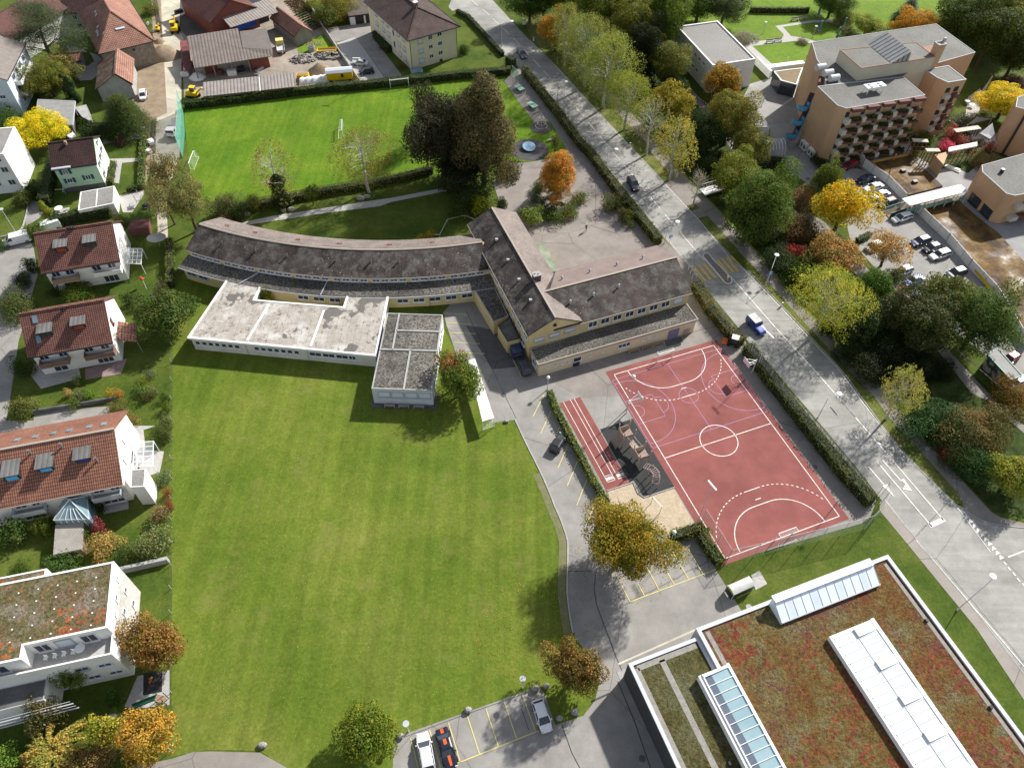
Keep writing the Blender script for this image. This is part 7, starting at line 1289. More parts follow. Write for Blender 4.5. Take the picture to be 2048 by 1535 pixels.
# playground: track, mats, sand
wsheet('running_track',tartan,[cp(-21.2,15.95),cp(-17.4,15.95),cp(-17.2,-2.1),cp(-21.1,-2.2)],5)
lines(line_w,[[(-20.5,16),(-20.3,-.8)],[(-19.2,16),(-19.,-.9)],[(-18.5,16),(-18.4,-.8)],[(-20.4,.2),(-18.9,.2)],[(-20.3,-.9),(-19,-.9)],[(-18.5,0.2),(-17.3,.2)],[(-18.5,-.9),(-17.2,-.9)]],.1,6.6,'track_line'); lines(line_w,[[(-20.35,-.35),(-18.95,-.35)],[(-18.4,-.35),(-17.3,-.35)]],.5,6.7,'track_bar')
wsheet('rubber_mat',rubber,[cp(-17.1,8.7),cp(-11.1,8.8),cp(-10.95,-5.3),cp(-16.2,-5.3),cp(-16.3,-2.0),cp(-17.1,-2.)],5)
sheet('sand_pit',sand,[('u',760,885),('u',1000,805),('u',1050,900),('u',1120,950),('u',1400,850),('u',1600,1200),('u',1350,1300),('u',1000,1280),('u',800,1100)],5)
kerb([('u',750,885),('u',1002,803),('u',1050,905),('u',1110,950),('u',1412,850)],.15,.15,'sand_pit_edge',1)
# climbing structure
cs=thing('climbing_frame','wooden climbing frame with towers, plank bridge and curved ladder on black rubber tiles','climbing frame',tuple(W('u',1000,500))); z=Vector((0,0,1)); tim=mat('timber_pale',(.42,.32,.24),(.34,.26,.2),1.5); tim2=mat('timber_board',(.3,.22,.18),(.22,.17,.15),1.)
def towr(x,y,s,h1,h2):
    c=[W('u',x,y)+Vector((i,j,0)) for i,j in ((-s,-s),(s,-s),(s,s),(-s,s))]
    M_=Matrix.Rotation(CA,3,'Z'); o=W('u',x,y); c=[o+M_@(p-o) for p in c]
    for p in c: b=MB(); b.tube(p,p+z*h2,.1,.09); b.build('post',tim,cs)
    b=MB(); b.add([p+z*h1 for p in c]+[p+z*(h1+.12) for p in c],[(0,3,2,1),(4,5,6,7),(0,1,5,4),(1,2,6,5),(2,3,7,6),(3,0,4,7)]); b.build('platform',tim2,cs)
    for i in (0,2,3): b=MB(); b.bar(c[i]+z*(h1+.6),c[(i+1)%4]+z*(h1+.6),.06,.8); b.build('side_panel',tim if i else tim2,cs)
    return c
t1_=towr(925,400,.95,2.0,4.0); t2_=towr(1075,590,.95,1.6,3.6)
b=MB(); A_,B_=(t1_[0]+t1_[1])/2+z*2.,(t2_[2]+t2_[3])/2+z*1.6
for k in range(9): p=A_.lerp(B_,(k+.5)/9)-z*.25*math.sin(math.pi*(k+.5)/9); b.box(p,(1.,.25,.06),CA)
b.build('plank_bridge',tim,cs); b=MB(); 
for s_ in (-.5,.5): o_=CU_.to_3d()*s_; b.tube(A_+o_+z*.8,B_+o_+z*.8,.03); 
b.build('bridge_rope',steel,cs)
b=MB(); p=(t1_[0]+t1_[3])/2; b.face(p+CV_.to_3d()*-.9+z*2.,p+CV_.to_3d()*.9+z*2.,p-CU_.to_3d()*1.2+CV_.to_3d()*.9,p-CU_.to_3d()*1.2-CV_.to_3d()*.9); b.build('climbing_wall',tim2,cs)
lp=[W('u',1120,640,1.6),W('u',1200,680,1.9),W('u',1230,740,1.8),W('u',1225,800,1.5)]; lp=[p for p in lp]
b=MB(); pts2_=smoothline(lp,4); 
b3d=[Vector((p.x,p.y,1.7+ .4*math.sin(math.pi*i/(len(pts2_)-1)) - (1.2*max(0,i/(len(pts2_)-1)-.75)*4*.4))) for i,p in enumerate(pts2_)]
L_=offset(b3d,.5);R_=offset(b3d,-.5)
for i in range(len(b3d)): b.tube((*L_[i],b3d[i].z),(*R_[i],b3d[i].z),.03)
for i in range(len(b3d)-1): b.tube((*L_[i],b3d[i].z),(*L_[i+1],b3d[i+1].z),.05); b.tube((*R_[i],b3d[i].z),(*R_[i+1],b3d[i+1].z),.05)
b.build('ladder_bridge',mat('pipe_pinkish',(.5,.36,.36)),cs); b=MB()
for i in (3,7,len(b3d)-1):
    for Q_ in (L_,R_): b.tube((*Q_[i],0),(*Q_[i],b3d[i].z+.4),.06)
b.build('post',tim,cs)
hb=thing('horizontal_bars','white horizontal gymnastic bars standing in the sand pit','gymnastic bars',tuple(W('u',1190,1000))); b=MB(); h0_,h1_=W('u',1180,1005),W('u',1265,1100); b.bar(h0_+z*1.9,h1_+z*1.9,.1,.1); b.build('bar',white,hb); b=MB(); b.tube(h0_,h0_+z*1.9,.05); b.tube(h1_,h1_+z*1.9,.05); b.build('post',steel,hb)
# table tennis, carousel net, trampoline disc
for k,(x,y) in enumerate(((1650,880),(1778,1048))):
    q=W('c',x,y); th=thing('table_tennis_table','pale green outdoor table tennis table, %s'%('northern one' if k==0 else 'southern one nearer the rope climber'),'table tennis table',tuple(q),'table tennis tables'); ang=R(-52); M_=Matrix.Rotation(ang,3,'Z')
    for s_ in (-.7,.7): b=MB(); b.box(q+M_@Vector((s_,0,.78)),(1.36,1.55,.08),ang); b.build('table_half',mat('table_green',(.35,.6,.45)),th); b=MB(); b.box(q+M_@Vector((s_*1.1,0,.37)),(.25,1.1,.74),ang); b.build('leg',concrete,th)
    b=MB(); b.box(q+Vector((0,0,.9)),(.04,1.75,.16),ang); b.build('net',steel,th)
q=W('c',1865,1245); th=thing('rope_carousel','pyramid rope carousel with rings on the small black rubber circle','carousel',tuple(q)); b=MB(); b.tube(q,q+z*3.6,.07,.05); b.build('mast',steel,th); b=MB()
for r__,zz in ((1.4,.5),(1.0,1.2),(.6,2.4)):
    for k in range(16): t0,t1__=k*math.pi/8,(k+1)*math.pi/8; b.tube(q+Vector((r__*math.cos(t0),r__*math.sin(t0),zz)),q+Vector((r__*math.cos(t1__),r__*math.sin(t1__),zz)),.05 if r__>1 else .035,n=5)
for k in range(8): t0=k*math.pi/4; b.tube(q+Vector((1.4*math.cos(t0),1.4*math.sin(t0),.5)),q+z*3.5,.02,n=4)
b.build('rope_rings',mat('rope_pink',(.55,.45,.42)),th)
q=W('c',1745,1450); th=thing('spinning_disc','pale blue tilted spinning disc on the large black rubber circle','spinning disc',tuple(q)); b=MB(); b.tube(q,q+z*.5,.3); b.build('hub',darkmetal,th); b=MB(); b.tube(q+z*.6,q+z*.7+Vector((.01,-.02,0)),1.5,1.5,n=32); b.build('disc',mat('disc_blue',(.3,.5,.65),rough=.4),th)
q=W('c',1955,1375); th=thing('picnic_seat','grey picnic seat with slab beside the rope carousel','bench',tuple(q)); b=MB(); b.box(q+z*.45,(1.6,.5,.08),.5); b.build('seat',concrete,th); b=MB(); b.box(q+z*.22,(.2,.4,.44),.5); b.build('leg',concrete,th)
# green mat field by the school (painted green pad)
wsheet('green_pad',mat('pad_green',(.25,.3,.22),(.2,.24,.18),.4,c3=(.14,.15,.14)),[W('j',62,1208),W('j',132,1190),W('j',290,1470),W('j',205,1535)],5)
for k,(x,y) in enumerate(((185,790),(285,840))):
    q=W('j',x,y); th=thing('stone_arch_seat','curved stone seat under the orange tree, %s one'%('left' if k==0 else 'right'),'stone seat',tuple(q),'stone seats under the orange tree'); b=MB(); pts_=[q+Vector((1.2*math.cos(R(a_)),1.1*math.sin(R(a_)),0)) for a_ in range(20,200,20)]
    for A_,B_ in zip(pts_,pts_[1:]): b.bar(A_+z*.3,B_+z*.3,.45,.6)
    b.build('seat',stone,th)
for k,(r_,x,y,lab) in enumerate((('t',1500,145,'round manhole cover in the drive south of the school'),('v',1180,212,'round manhole cover on the asphalt east of the red court'),('w',1105,473,'pale round manhole cover on the cycle path'),('k',1275,445,'round manhole cover on the forecourt drive'),('k',505,1447,'small round cover between the crossing islands'),('A',285,1472,'round manhole cover in the shade west of the gymnasium'),('v',660,1312,'pale round cover on the lawn beside the gymnasium'),('k',1395,572,'dark manhole cover below the forecourt'))):
    q=W(r_,x,y); b=MB(); b.tube(q+z*.0,q+z*.056,.42,n=20); tag(b.build('manhole_cover',concdark if k not in(2,6) else concrete),lab,'manhole cover')
q=W('z',762,1140); b=MB(); b.box(q+z*.02,(1.3,1.2,.05),GA); tag(b.build('manhole_cover',concrete),'square concrete cover by the gymnasium corner','manhole cover')
# ---------------- vehicles ----------------
def carmesh(kind):
    S=dict(hatch=(4.0,1.75,1.5),sedan=(4.5,1.8,1.43),estate=(4.7,1.82,1.48),suv=(4.6,1.88,1.68),offroad=(4.3,1.85,1.85),van=(5.1,1.95,2.0),coupe=(4.75,1.85,1.35))[kind]
    L,Wd,H=S; hl=L/2; belt=H*.62
    # side profile of the body: x, top z, half width
    if kind=='van': st=[(-hl,1.15,.86),(-hl+.1,1.25,.95),(hl-1.3,1.2,.97),(hl-.7,1.0,.93),(hl-.1,.82,.8),(hl,.6,.7)]; cab=(-hl+.05,-hl+.12,hl-1.6,hl-.75)
    elif kind=='offroad': st=[(-hl,1.1,.86),(-hl+.1,1.15,.9),(.45,1.12,.9),(.6,1.1,.88),(hl-.15,1.02,.82),(hl,.9,.78)]; cab=(-hl+.02,-hl+.1,.35,.6)
    elif kind in('sedan','coupe'): st=[(-hl,.75,.7),(-hl+.12,.92,.82),(-hl+.9,.93,.9),(.6,.9,.92),(hl-.8,.8,.88),(hl-.15,.66,.76),(hl,.5,.62)]; cab=(-hl+.65,-.95,.3,1.05)
    elif kind=='hatch': st=[(-hl,.8,.74),(-hl+.1,.92,.83),(-hl+.8,.95,.89),(.7,.9,.9),(hl-.6,.8,.86),(hl-.12,.66,.74),(hl,.5,.6)]; cab=(-hl+.12,-hl+.65,.35,1.15)
    elif kind=='suv': st=[(-hl,.9,.78),(-hl+.1,1.02,.88),(-hl+.8,1.06,.94),(.7,1.04,.95),(hl-.7,.95,.9),(hl-.15,.8,.8),(hl,.6,.68)]; cab=(-hl+.12,-hl+.6,.35,1.2)
    else: st=[(-hl,.78,.76),(-hl+.1,.92,.85),(-hl+.8,.95,.9),(.8,.9,.92),(hl-.7,.8,.88),(hl-.12,.66,.76),(hl,.5,.62)]; cab=(-hl+.15,-hl+.6,.4,1.25)
    k=Wd/2/.95; b=MB(); vs=[]; z0=.22 if kind not in('offroad','suv') else .32
    sec=lambda x,zt,w_:[(x,-w_*.9,z0),(x,-w_,z0+.22),(x,-w_,zt-.16),(x,-w_*.93,zt-.03),(x,-w_*.6,zt),(x,w_*.6,zt),(x,w_*.93,zt-.03),(x,w_,zt-.16),(x,w_,z0+.22),(x,w_*.9,z0)]
    for x,zt,w_ in st: vs+=sec(x,zt,w_*k)
    n=len(st); b.add(vs,[(i*10+j,i*10+(j+1)%10,(i+1)*10+(j+1)%10,(i+1)*10+j) for i in range(n-1) for j in range(10)]+[tuple(range(9,-1,-1)),tuple((n-1)*10+j for j in range(10))])
    # roof and pillars in body colour
    xb0,xt0,xt1,xb1=cab; wt=Wd/2*(.74 if kind not in('van','offroad') else .88); wb=Wd/2*.9; zb=(1.15 if kind in('van',) else 1.1 if kind=='offroad' else 1.0 if kind=='suv' else .9); zt=H-.05
    rf=[(xt0-.04,-wt,zt),(xt1+.04,-wt,zt),(xt1+.04,wt,zt),(xt0-.04,wt,zt)]; ri=[(xt0+.15,-wt+.15,zt+.06),(xt1-.15,-wt+.15,zt+.06),(xt1-.15,wt-.15,zt+.06),(xt0+.15,wt-.15,zt+.06)]
    b.add(rf+ri+[(x,y,z-.06) for x,y,z in rf],[(4,5,6,7),(0,1,5,4),(1,2,6,5),(2,3,7,6),(3,0,4,7),(8,9,1,0),(9,10,2,1),(10,11,3,2),(11,8,0,3)])
    for s in (-1,1):
        for xa,xc in ((xb0,xt0),(xb1,xt1),((xb0+xb1)/2-.1,(xt0+xt1)/2-.05)): b.bar((xa,s*wb*1.0,zb-.04),(xc,s*(wt-.02),zt),.09,.07)
    if kind=='van': 
        for s in (-1,1): b.add([(xb0,s*(wb+.02),zb-.1),(.6,s*(wb+.02),zb-.1),(.5,s*(wt+.03),zt),(xt0,s*(wt+.03),zt)],[(0,1,2,3)])
    g=MB(); q=[(xb0+.02,-wb,zb-.06),(xb1-.02,-wb,zb-.06),(xb1-.02,wb,zb-.06),(xb0+.02,wb,zb-.06),(xt0,-wt+.02,zt-.03),(xt1,-wt+.02,zt-.03),(xt1,wt-.02,zt-.03),(xt0,wt-.02,zt-.03)]
    g.add(q,[(0,3,2,1),(0,1,5,4),(1,2,6,5),(2,3,7,6),(3,0,4,7)])
    out=[('body',meshof(b,'body',paint)),('window',meshof(g,'window',glass))]
    r_=.33 if kind not in('offroad','suv') else .4
    wh=MB(); wh.tube((0,-.12,0),(0,.12,0),r_,n=16); rm=MB(); rm.tube((0,-.13,0),(0,.13,0),r_*.6,n=12); wm,rmm=meshof(wh,'tyre',tyre),meshof(rm,'rim',rim)
    hd_=MB(); hd_.box((0,0,0),(.1,.34,.16)); hm=meshof(hd_,'headlight',headl); tm=meshof(MB().box((0,0,0),(.08,.3,.18)),'tail_light',tail)
    mr=meshof(MB().box((0,0,0),(.16,.2,.13)),'mirror',paint)
    return dict(L=L,W=Wd,H=H,parts=out,wm=wm,rm=rmm,hm=hm,tm=tm,mr=mr,r=r_,zh=(.62 if kind not in('offroad','suv','van') else .78),cab=cab,wb=wb,zb=zb)
PROTO={}
def child(name,me,parent,loc,color=None):
    o=bpy.data.objects.new(name,me); COL.objects.link(o); o.parent=parent; o.location=loc
    if color: o.color=(*color,1)
    return o
def paint_tree(o,c):
    if o.type=='MESH': o.color=(*c,1)
    for ch in o.children: paint_tree(ch,c)
def car(kind,label,r_,x,y,dx,dy,color,group=None,name='parked_car'):
    """x,y centre on the ground; dx,dy nose direction in the photo crop"""
    c=W(r_,x,y,.35); n_=W(r_,x+dx,y+dy,.35); rz=math.atan2(n_.y-c.y,n_.x-c.x)
    if kind not in PROTO:
        M_=carmesh(kind); root=thing(name,label,'car',(0,0,0)); hl=M_['L']/2
        for nm,me in M_['parts']: child(nm,me,root,(0,0,0))
        for sx in (-hl+.8,hl-.85):
            for sy in (-1,1): w_=child('wheel',M_['wm'],root,(sx,sy*(M_['W']/2-.1),M_['r'])); child('rim',M_['rm'],w_,(0,0,0))
        for sy in (-1,1): child('headlight',M_['hm'],root,(hl-.07,sy*.58,M_['zh'])); child('tail_light',M_['tm'],root,(-hl+.03,sy*.6,M_['zh']+.05)); child('mirror',M_['mr'],root,(M_['cab'][3]-.35,sy*(M_['wb']+.12),M_['zb']+.02))
        PROTO[kind]=root; o=root
    else: o=copy_tree(PROTO[kind])
    o.name=name; o.location=(c.x,c.y,.02); o.rotation_euler=(0,0,rz); o['label']=label; o['category']='van' if kind=='van' else 'car'
    if 'group' in o: del o['group']
    if group: o['group']=group
    for ch in o.children: paint_tree(ch,color)
    return o
BK=(.01,.011,.013); WH=(.72,.73,.74); SV_=(.42,.44,.46); NV_=(.01,.018,.05); 
car('hatch','white hatchback parked at the right end of the yellow-lined bays','y',1515,790,25,75,WH)
car('estate','silver white estate car at the left end of the bottom bays','y',722,1040,-18,-100,(.6,.61,.63))
cb_=car('coupe','black sports car with orange stripes in the bottom bays','y',865,1010,25,90,(.008,.012,.025))
sm=mat('stripe_orange',(.65,.11,.03),rough=.3)
def patch(parent,name,pts,m_):
    b=MB(); n=len(pts); b.add(pts,[tuple(range(n))]); me=meshof(b,name,m_); child(name,me,parent,(0,0,0))
car('hatch','black hatchback parked against the long hedge beside the meadow drive','u',275,425,50,-85,BK)
car('estate','dark grey estate car between the school wall and the yellow bay lines','o',1690,1030,-40,-90,(.05,.05,.07))
car('van','dark blue van under the flat roof beside the school gable','o',1600,860,-20,-50,(.02,.04,.1),name='parked_van')
car('suv','dark people carrier driving on the main road past the orange tree','j',1005,635,55,105,(.02,.022,.035),'cars on the main road','moving_car')
ob_=car('offroad','bright blue off-roader with white roof on the main road','q',885,650,80,85,(.02,.06,.32),'cars on the main road','moving_car').name
car('estate','grey-black estate car at the top of the main road','c',1675,530,50,75,(.07,.09,.1),'cars on the main road','moving_car')
car('sedan','silver sedan on the white slab beside the yellow wagon','b',1855,620,-80,-15+5,SV_); car('hatch','small black hatchback on the white slab by the hedge','b',1915,705,-80,10,BK)
car('hatch','white car standing alone on the dug-up street','a',1398,935,-5,90,WH)
car('van','white delivery van parked on the left-hand lane','g',170,1180,-100,25,WH,name='parked_van'); car('van','white van mostly hidden behind the red-roofed house','g',470,1060,-90,30,WH,name='parked_van')
car('estate','white car in the shade between the yellow tree and mint house','a',660,1305,70,45,WH)
HG='cars in the orange building car park'
for kd,lb_,r_,x,y,col in (('hatch','red hatchback at the top of the hotel car park','l',350,450,(.25,.01,.015)),('sedan','midnight blue car next to the red one','l',500,585,NV_),('coupe','white sports car with black roof panel in the car park row','l',575,665,WH),('sedan','white sedan between white sports car and black estate','l',640,740,WH),
  ('estate','black estate at the end of the upper row by the green ramp','l',710,815,BK),('estate','white estate car next to the foot of the green ramp','l',855,960,WH),('estate','dark navy estate with an open boot','l',1035,1190,(.015,.03,.09)),('hatch','black hatchback between the navy and white estates','l',1145,1255,BK),('estate','silver white estate at the lower end of the hoarding row','l',1225,1320,(.62,.63,.65)),('suv','black suv standing lower alone beside the hoarding','r',1375,140,BK)):
    car(kd,lb_,r_,x,y,-95,30,col,HG)
car('hatch','white car half under the shrubs opposite the hoarding','r',870,115,-90,35,WH,HG); car('sedan','bright blue sedan with white roof opposite the hoarding','r',965,205,-90,35,(.05,.12,.4),HG)
car('hatch','white car behind the dark recycling shelter','r',1970,1200,-60,25,WH); car('hatch','red and white small car beside the shelter roof','r',1905,970,-50,30,(.4,.03,.05)); car('hatch','white car glimpsed through the sparse orange tree','l',580,1240,-60,25,WH)
def truck(label,q,rz,cabc,bedc,name='truck'):
    th=thing(name,label,'truck',(q.x,q.y,0)); th.rotation_euler=(0,0,0); u=Vector((math.cos(rz),math.sin(rz),0)); z=Vector((0,0,1)); v=Vector((-u.y,u.x,0))
    b=MB(); b.box(q+u*1.8+z*1.35,(1.7,1.95,1.5),rz); cbm=b.build('cab',cabc,th); b=MB(); b.box(q+u*2.67+z*1.75,(.06,1.7,.6),rz); b.box(q+u*2.+z*1.75,(.8,2.0,.5),rz); b.build('window',glass,cbm)
    b=MB(); b.box(q-u*.9+z*.85,(3.4,2.,.15),rz); b.build('bed',bedc,th); b=MB()
    for s in (-1,1): b.box(q-u*.9+v*s+z*1.1,(3.4,.06,.4),rz)
    b.box(q-u*2.6+z*1.1,(.06,2.,.4),rz); b.build('side_boards',steel,th)
    for su in (-1.9,1.9):
        for sv in (-.85,.85): b=MB(); b.tube(q+u*su+v*(sv-.12)+z*.4,q+u*su+v*(sv+.12)+z*.4,.4,n=14); b.build('wheel',tyre,th)
truck('small truck with pale yellow cab and silver bed by the brown shed',W('b',1085,490),R(106),mat('cab_yellow',(.6,.55,.2)),steel)
truck('white lorry with an empty bed parked along the green net',W('a',1710,1290),R(-91),white,steel)
b=MB(); A_,B_=W('a',1715,1150,1.2),W('a',1715,1330,1.2); b.bar(A_,B_,2.,.25); 
th=thing('flatbed_trailer','long white flatbed trailer alongside the green net','trailer',(A_.x,A_.y,0)); b.build('bed',concrete,th)
for s in (.2,.8): 
    for o_ in (-.9,.9): p=A_.lerp(B_,s)+Vector((o_,0,-.8)); b=MB(); b.tube(p-Vector((.1,0,0)),p+Vector((.1,0,0)),.4,n=12); b.build('wheel',tyre,th)
q=W('q',650,820); th=thing('ride_on_mower','ride-on mower with white cab and orange front deck on the court edge','mower',tuple(q)); rz=R(-20+180); z=Vector((0,0,1)); u=Vector((math.cos(rz),math.sin(rz),0)); v=Vector((-u.y,u.x,0))
b=MB(); b.box(q-u*.3+z*.7,(1.8,1.1,.6),rz); b.build('body',darkmetal,th); b=MB(); b.box(q-u*.3+z*1.95,(1.3,1.15,.12),rz); b.build('cab_roof',white,th); b=MB(); b.box(q-u*.3+z*1.45,(1.1,1.,.9),rz); b.build('cab_glass',glass,th); b=MB(); b.box(q+u*1.3+z*.35,(.9,1.5,.35),rz); b.build('mower_deck',orangep,th)
for su in (-.9,.6):
    for sv in (-.6,.6): b=MB(); b.tube(q+u*su+v*(sv-.1)+z*.35,q+u*su+v*(sv+.1)+z*.35,.35,n=12); b.build('wheel',tyre,th)
patch(cb_,'stripe',[(.95,-.18,.885),(2.1,-.14,.73),(2.1,.14,.73),(.95,.18,.885)],sm); patch(cb_,'stripe',[(-.9,-.2,1.37),(-.25,-.2,1.37),(-.25,.2,1.37),(-.9,.2,1.37)],sm); patch(cb_,'stripe',[(-2.25,-.2,.96),(-1.7,-.2,.96),(-1.7,.2,.96),(-2.25,.2,.96)],sm)
patch(bpy.data.objects[ob_],'roof_panel',[(-2.,-.76,1.875),(.3,-.76,1.875),(.3,.76,1.875),(-2.,.76,1.875)],mat('roof_grey_white',(.55,.55,.56)))
# ---------------- people ----------------
def person(label,q,face,shirt,pants,hair,stride=.25):
    """one continuous skinned figure; face = heading"""
    u=Vector((math.cos(face),math.sin(face),0)); v=Vector((-u.y,u.x,0)); z=Vector((0,0,1))
    J={}; E=[]; V=[]; Rr=[]
    def add(n,p,r_,par=None):
        J[n]=len(V); V.append(p); Rr.append(r_)
        if par is not None: E.append((J[par],J[n]))
    o=Vector((0,0,0))
    add('pel',z*.95,.13); add('waist',z*1.1,.12,'pel'); add('chest',z*1.33,.15,'waist'); add('neck',z*1.5,.055,'chest'); add('head',z*1.62+u*.02,.1,'neck'); add('crown',z*1.74+u*.01,.075,'head')
    for s,nm in ((-1,'r'),(1,'l')):
        add('hip'+nm,v*s*.1+z*.9,.095,'pel'); add('knee'+nm,v*s*.11+u*(s*stride*.5+.03)+z*.5,.06,'hip'+nm); add('ank'+nm,v*s*.11+u*(s*stride)+z*.09,.04,'knee'+nm); add('toe'+nm,v*s*.12+u*(s*stride+.18)+z*.04,.035,'ank'+nm)
        add('sh'+nm,v*s*.19+z*1.4,.06,'chest'); add('elb'+nm,v*s*.26-u*s*stride*.3+z*1.13,.045,'sh'+nm); add('wri'+nm,v*s*.26-u*(s*stride*.5-.1)+z*.9,.03,'elb'+nm); add('hand'+nm,v*s*.26-u*(s*stride*.5-.12)+z*.81,.035,'wri'+nm)
    me=bpy.data.meshes.new('person'); me.from_pydata([tuple(p) for p in V],E,[]); o=bpy.data.objects.new('person',me); COL.objects.link(o); md_=o.modifiers.new('s','SKIN'); me.skin_vertices.new() if not me.skin_vertices else None
    for i,sv in enumerate(me.skin_vertices[0].data): sv.radius=(Rr[i],Rr[i]); sv.use_root=(i==0)
    o.modifiers.new('d','SUBSURF').levels=1; o.modifiers['d'].render_levels=2
    m,n,l,bs_=nodes('clothed_figure'); g=n.new('ShaderNodeTexCoord').outputs['Object']; sp=n.new('ShaderNodeSeparateXYZ'); l.new(g,sp.inputs[0]); mm=n.new('ShaderNodeMath'); mm.operation='MULTIPLY'; mm.inputs[1].default_value=.5; l.new(sp.outputs[2],mm.inputs[0])
    r_=ramp(n,[(0,clothc(.02)),(.05,pants),(.5,shirt),(.765,skinc)]); r_.color_ramp.interpolation='CONSTANT'; l.new(mm.outputs[0],r_.inputs[0]); l.new(r_.outputs[0],bs_.inputs['Base Color']); bs_.inputs['Roughness'].default_value=.8; me.materials.append(m)
    o.location=q; tag(o,label,'person'); b=MB(); b.ball(z*1.72-u*.02,.115,10,6,(1,1,.85)); hm=meshof(b,'hair',hair); child('hair',hm,o,(0,0,0)); return o
skinc=(.5,.32,.24); clothc=lambda x:(x,x,x)
person('person in dark clothes and white cap walking across the north playground',W('j',545,1082),R(60),(.03,.03,.035),(.03,.03,.04),mat('cap_white',(.75,.75,.75)),.3)
person('worker in orange hi-vis clothing standing at the edge of the upper deck',W('l',772,400,.35),R(-40),(.7,.16,.03),(.6,.15,.03),mat('helmet_white',(.7,.7,.65)),.12)
person('worker in dark clothing on the left part of the upper deck',W('l',720,540,.35),R(-40),(.03,.03,.03),(.03,.03,.04),mat('hair_dark',(.02,.015,.01)),.15)
# ---------------- vegetation ----------------
def quads_at(P_,N_,size,rs,asp=.75,tilt=.42):
    n=len(P_); N2=N_+rs.normal(0,tilt,(n,3)); N2/=np.linalg.norm(N2,axis=1)[:,None]+1e-9; a_=np.cross(N2,rs.normal(0,1,(n,3))); a_/=np.linalg.norm(a_,axis=1)[:,None]+1e-9; b_=np.cross(N2,a_); s=size*rs.uniform(.55,1.25,(n,1))
    return np.stack([P_-a_*s*.5,P_-b_*s*.5*asp,P_+a_*s*.5,P_+b_*s*.5*asp],1).reshape(-1,3)
def lobed(R0,H0,n,size,rs,nl=26,zlo=.25,lobe=.34,shape='round'):
    """leaf quads on many small lobes spread over a crown body"""
    P_=[];N_=[]; zc=H0*(zlo+1)/2; hz=H0*(1-zlo)/2
    cs=[]; a0_,a1_=rs.uniform(0,6,2)
    for i in range(nl):
        ph=math.acos(1-2*(i+.5)/nl); t=i*2.39996+rs.uniform(-.4,.4); k=rs.uniform(.42,.84)*(1+.22*math.sin(2*t+a0_)+.16*math.sin(3*t+a1_)+.12*math.sin(5*ph+a0_))
        rad=math.sin(ph)
        if shape=='cone': rad*=(1.25-.9*(1-math.cos(math.pi-ph))/2) if False else (1.15-.85*(math.cos(ph)+1)/2)
        cs.append((np.array([R0*k*rad*math.cos(t),R0*k*rad*math.sin(t),zc+hz*k*math.cos(ph)]),rs.uniform(.45,1.55)*lobe*R0))
    cs.append((np.array([0,0,zc]),R0*.5))
    tot=sum(r_*r_ for _,r_ in cs)
    for c,r_ in cs:
        m_=int(n*r_*r_/tot); d=rs.normal(0,1,(m_,3)); d[:,2]+=.25; d/=np.linalg.norm(d,axis=1)[:,None]; q=rs.uniform(.55,1.06,(m_,1))**.6; P_.append(c+d*q*r_*np.array([1,1,min(1.25,hz/R0*.95+.15)])); N_.append(d)
    return np.concatenate(P_),np.concatenate(N_)
def trunkmesh(H0,R0,r_,rs,birch=False,zlo=.3,limbs=9):
    b=MB(); z=0; p=Vector((0,0,0)); n=6; pts=[p]
    for k in range(n): p=p+Vector((rs.normal(0,.035*H0/n*2),rs.normal(0,.035*H0/n*2),H0*.92/n)); pts.append(p)
    for k in range(n): b.tube(pts[k],pts[k+1],r_*(1-k/n*.85),r_*(1-(k+1)/n*.85),7,cap=False)
    for k in range(limbs):
        s=rs.uniform(zlo,.85); i=min(int(s*n),n-1); q=pts[i].lerp(pts[i+1],s*n-i); t=k*2.4+rs.uniform(-.4,.4); l_=R0*(1.05-.5*max(0,s-.4))*rs.uniform(.6,.95); e1=q+Vector((math.cos(t)*l_*.5,math.sin(t)*l_*.5,l_*.38)); e2=e1+Vector((math.cos(t+.2)*l_*.45,math.sin(t+.2)*l_*.45,l_*.25)); rr__=r_*.34*(1.1-s*.6)
        b.tube(q,e1,rr__,rr__*.6,5,cap=False); b.tube(e1,e2,rr__*.6,rr__*.25,5,cap=False)
        for j in (-1,1): f=q.lerp(e1,.7); g=f+Vector((math.cos(t+j*.8)*l_*.4,math.sin(t+j*.8)*l_*.4,l_*.3)); b.tube(f,g,rr__*.45,rr__*.15,4,cap=False)
    return meshof(b,'trunk',birchbark if birch else bark)
TC={}
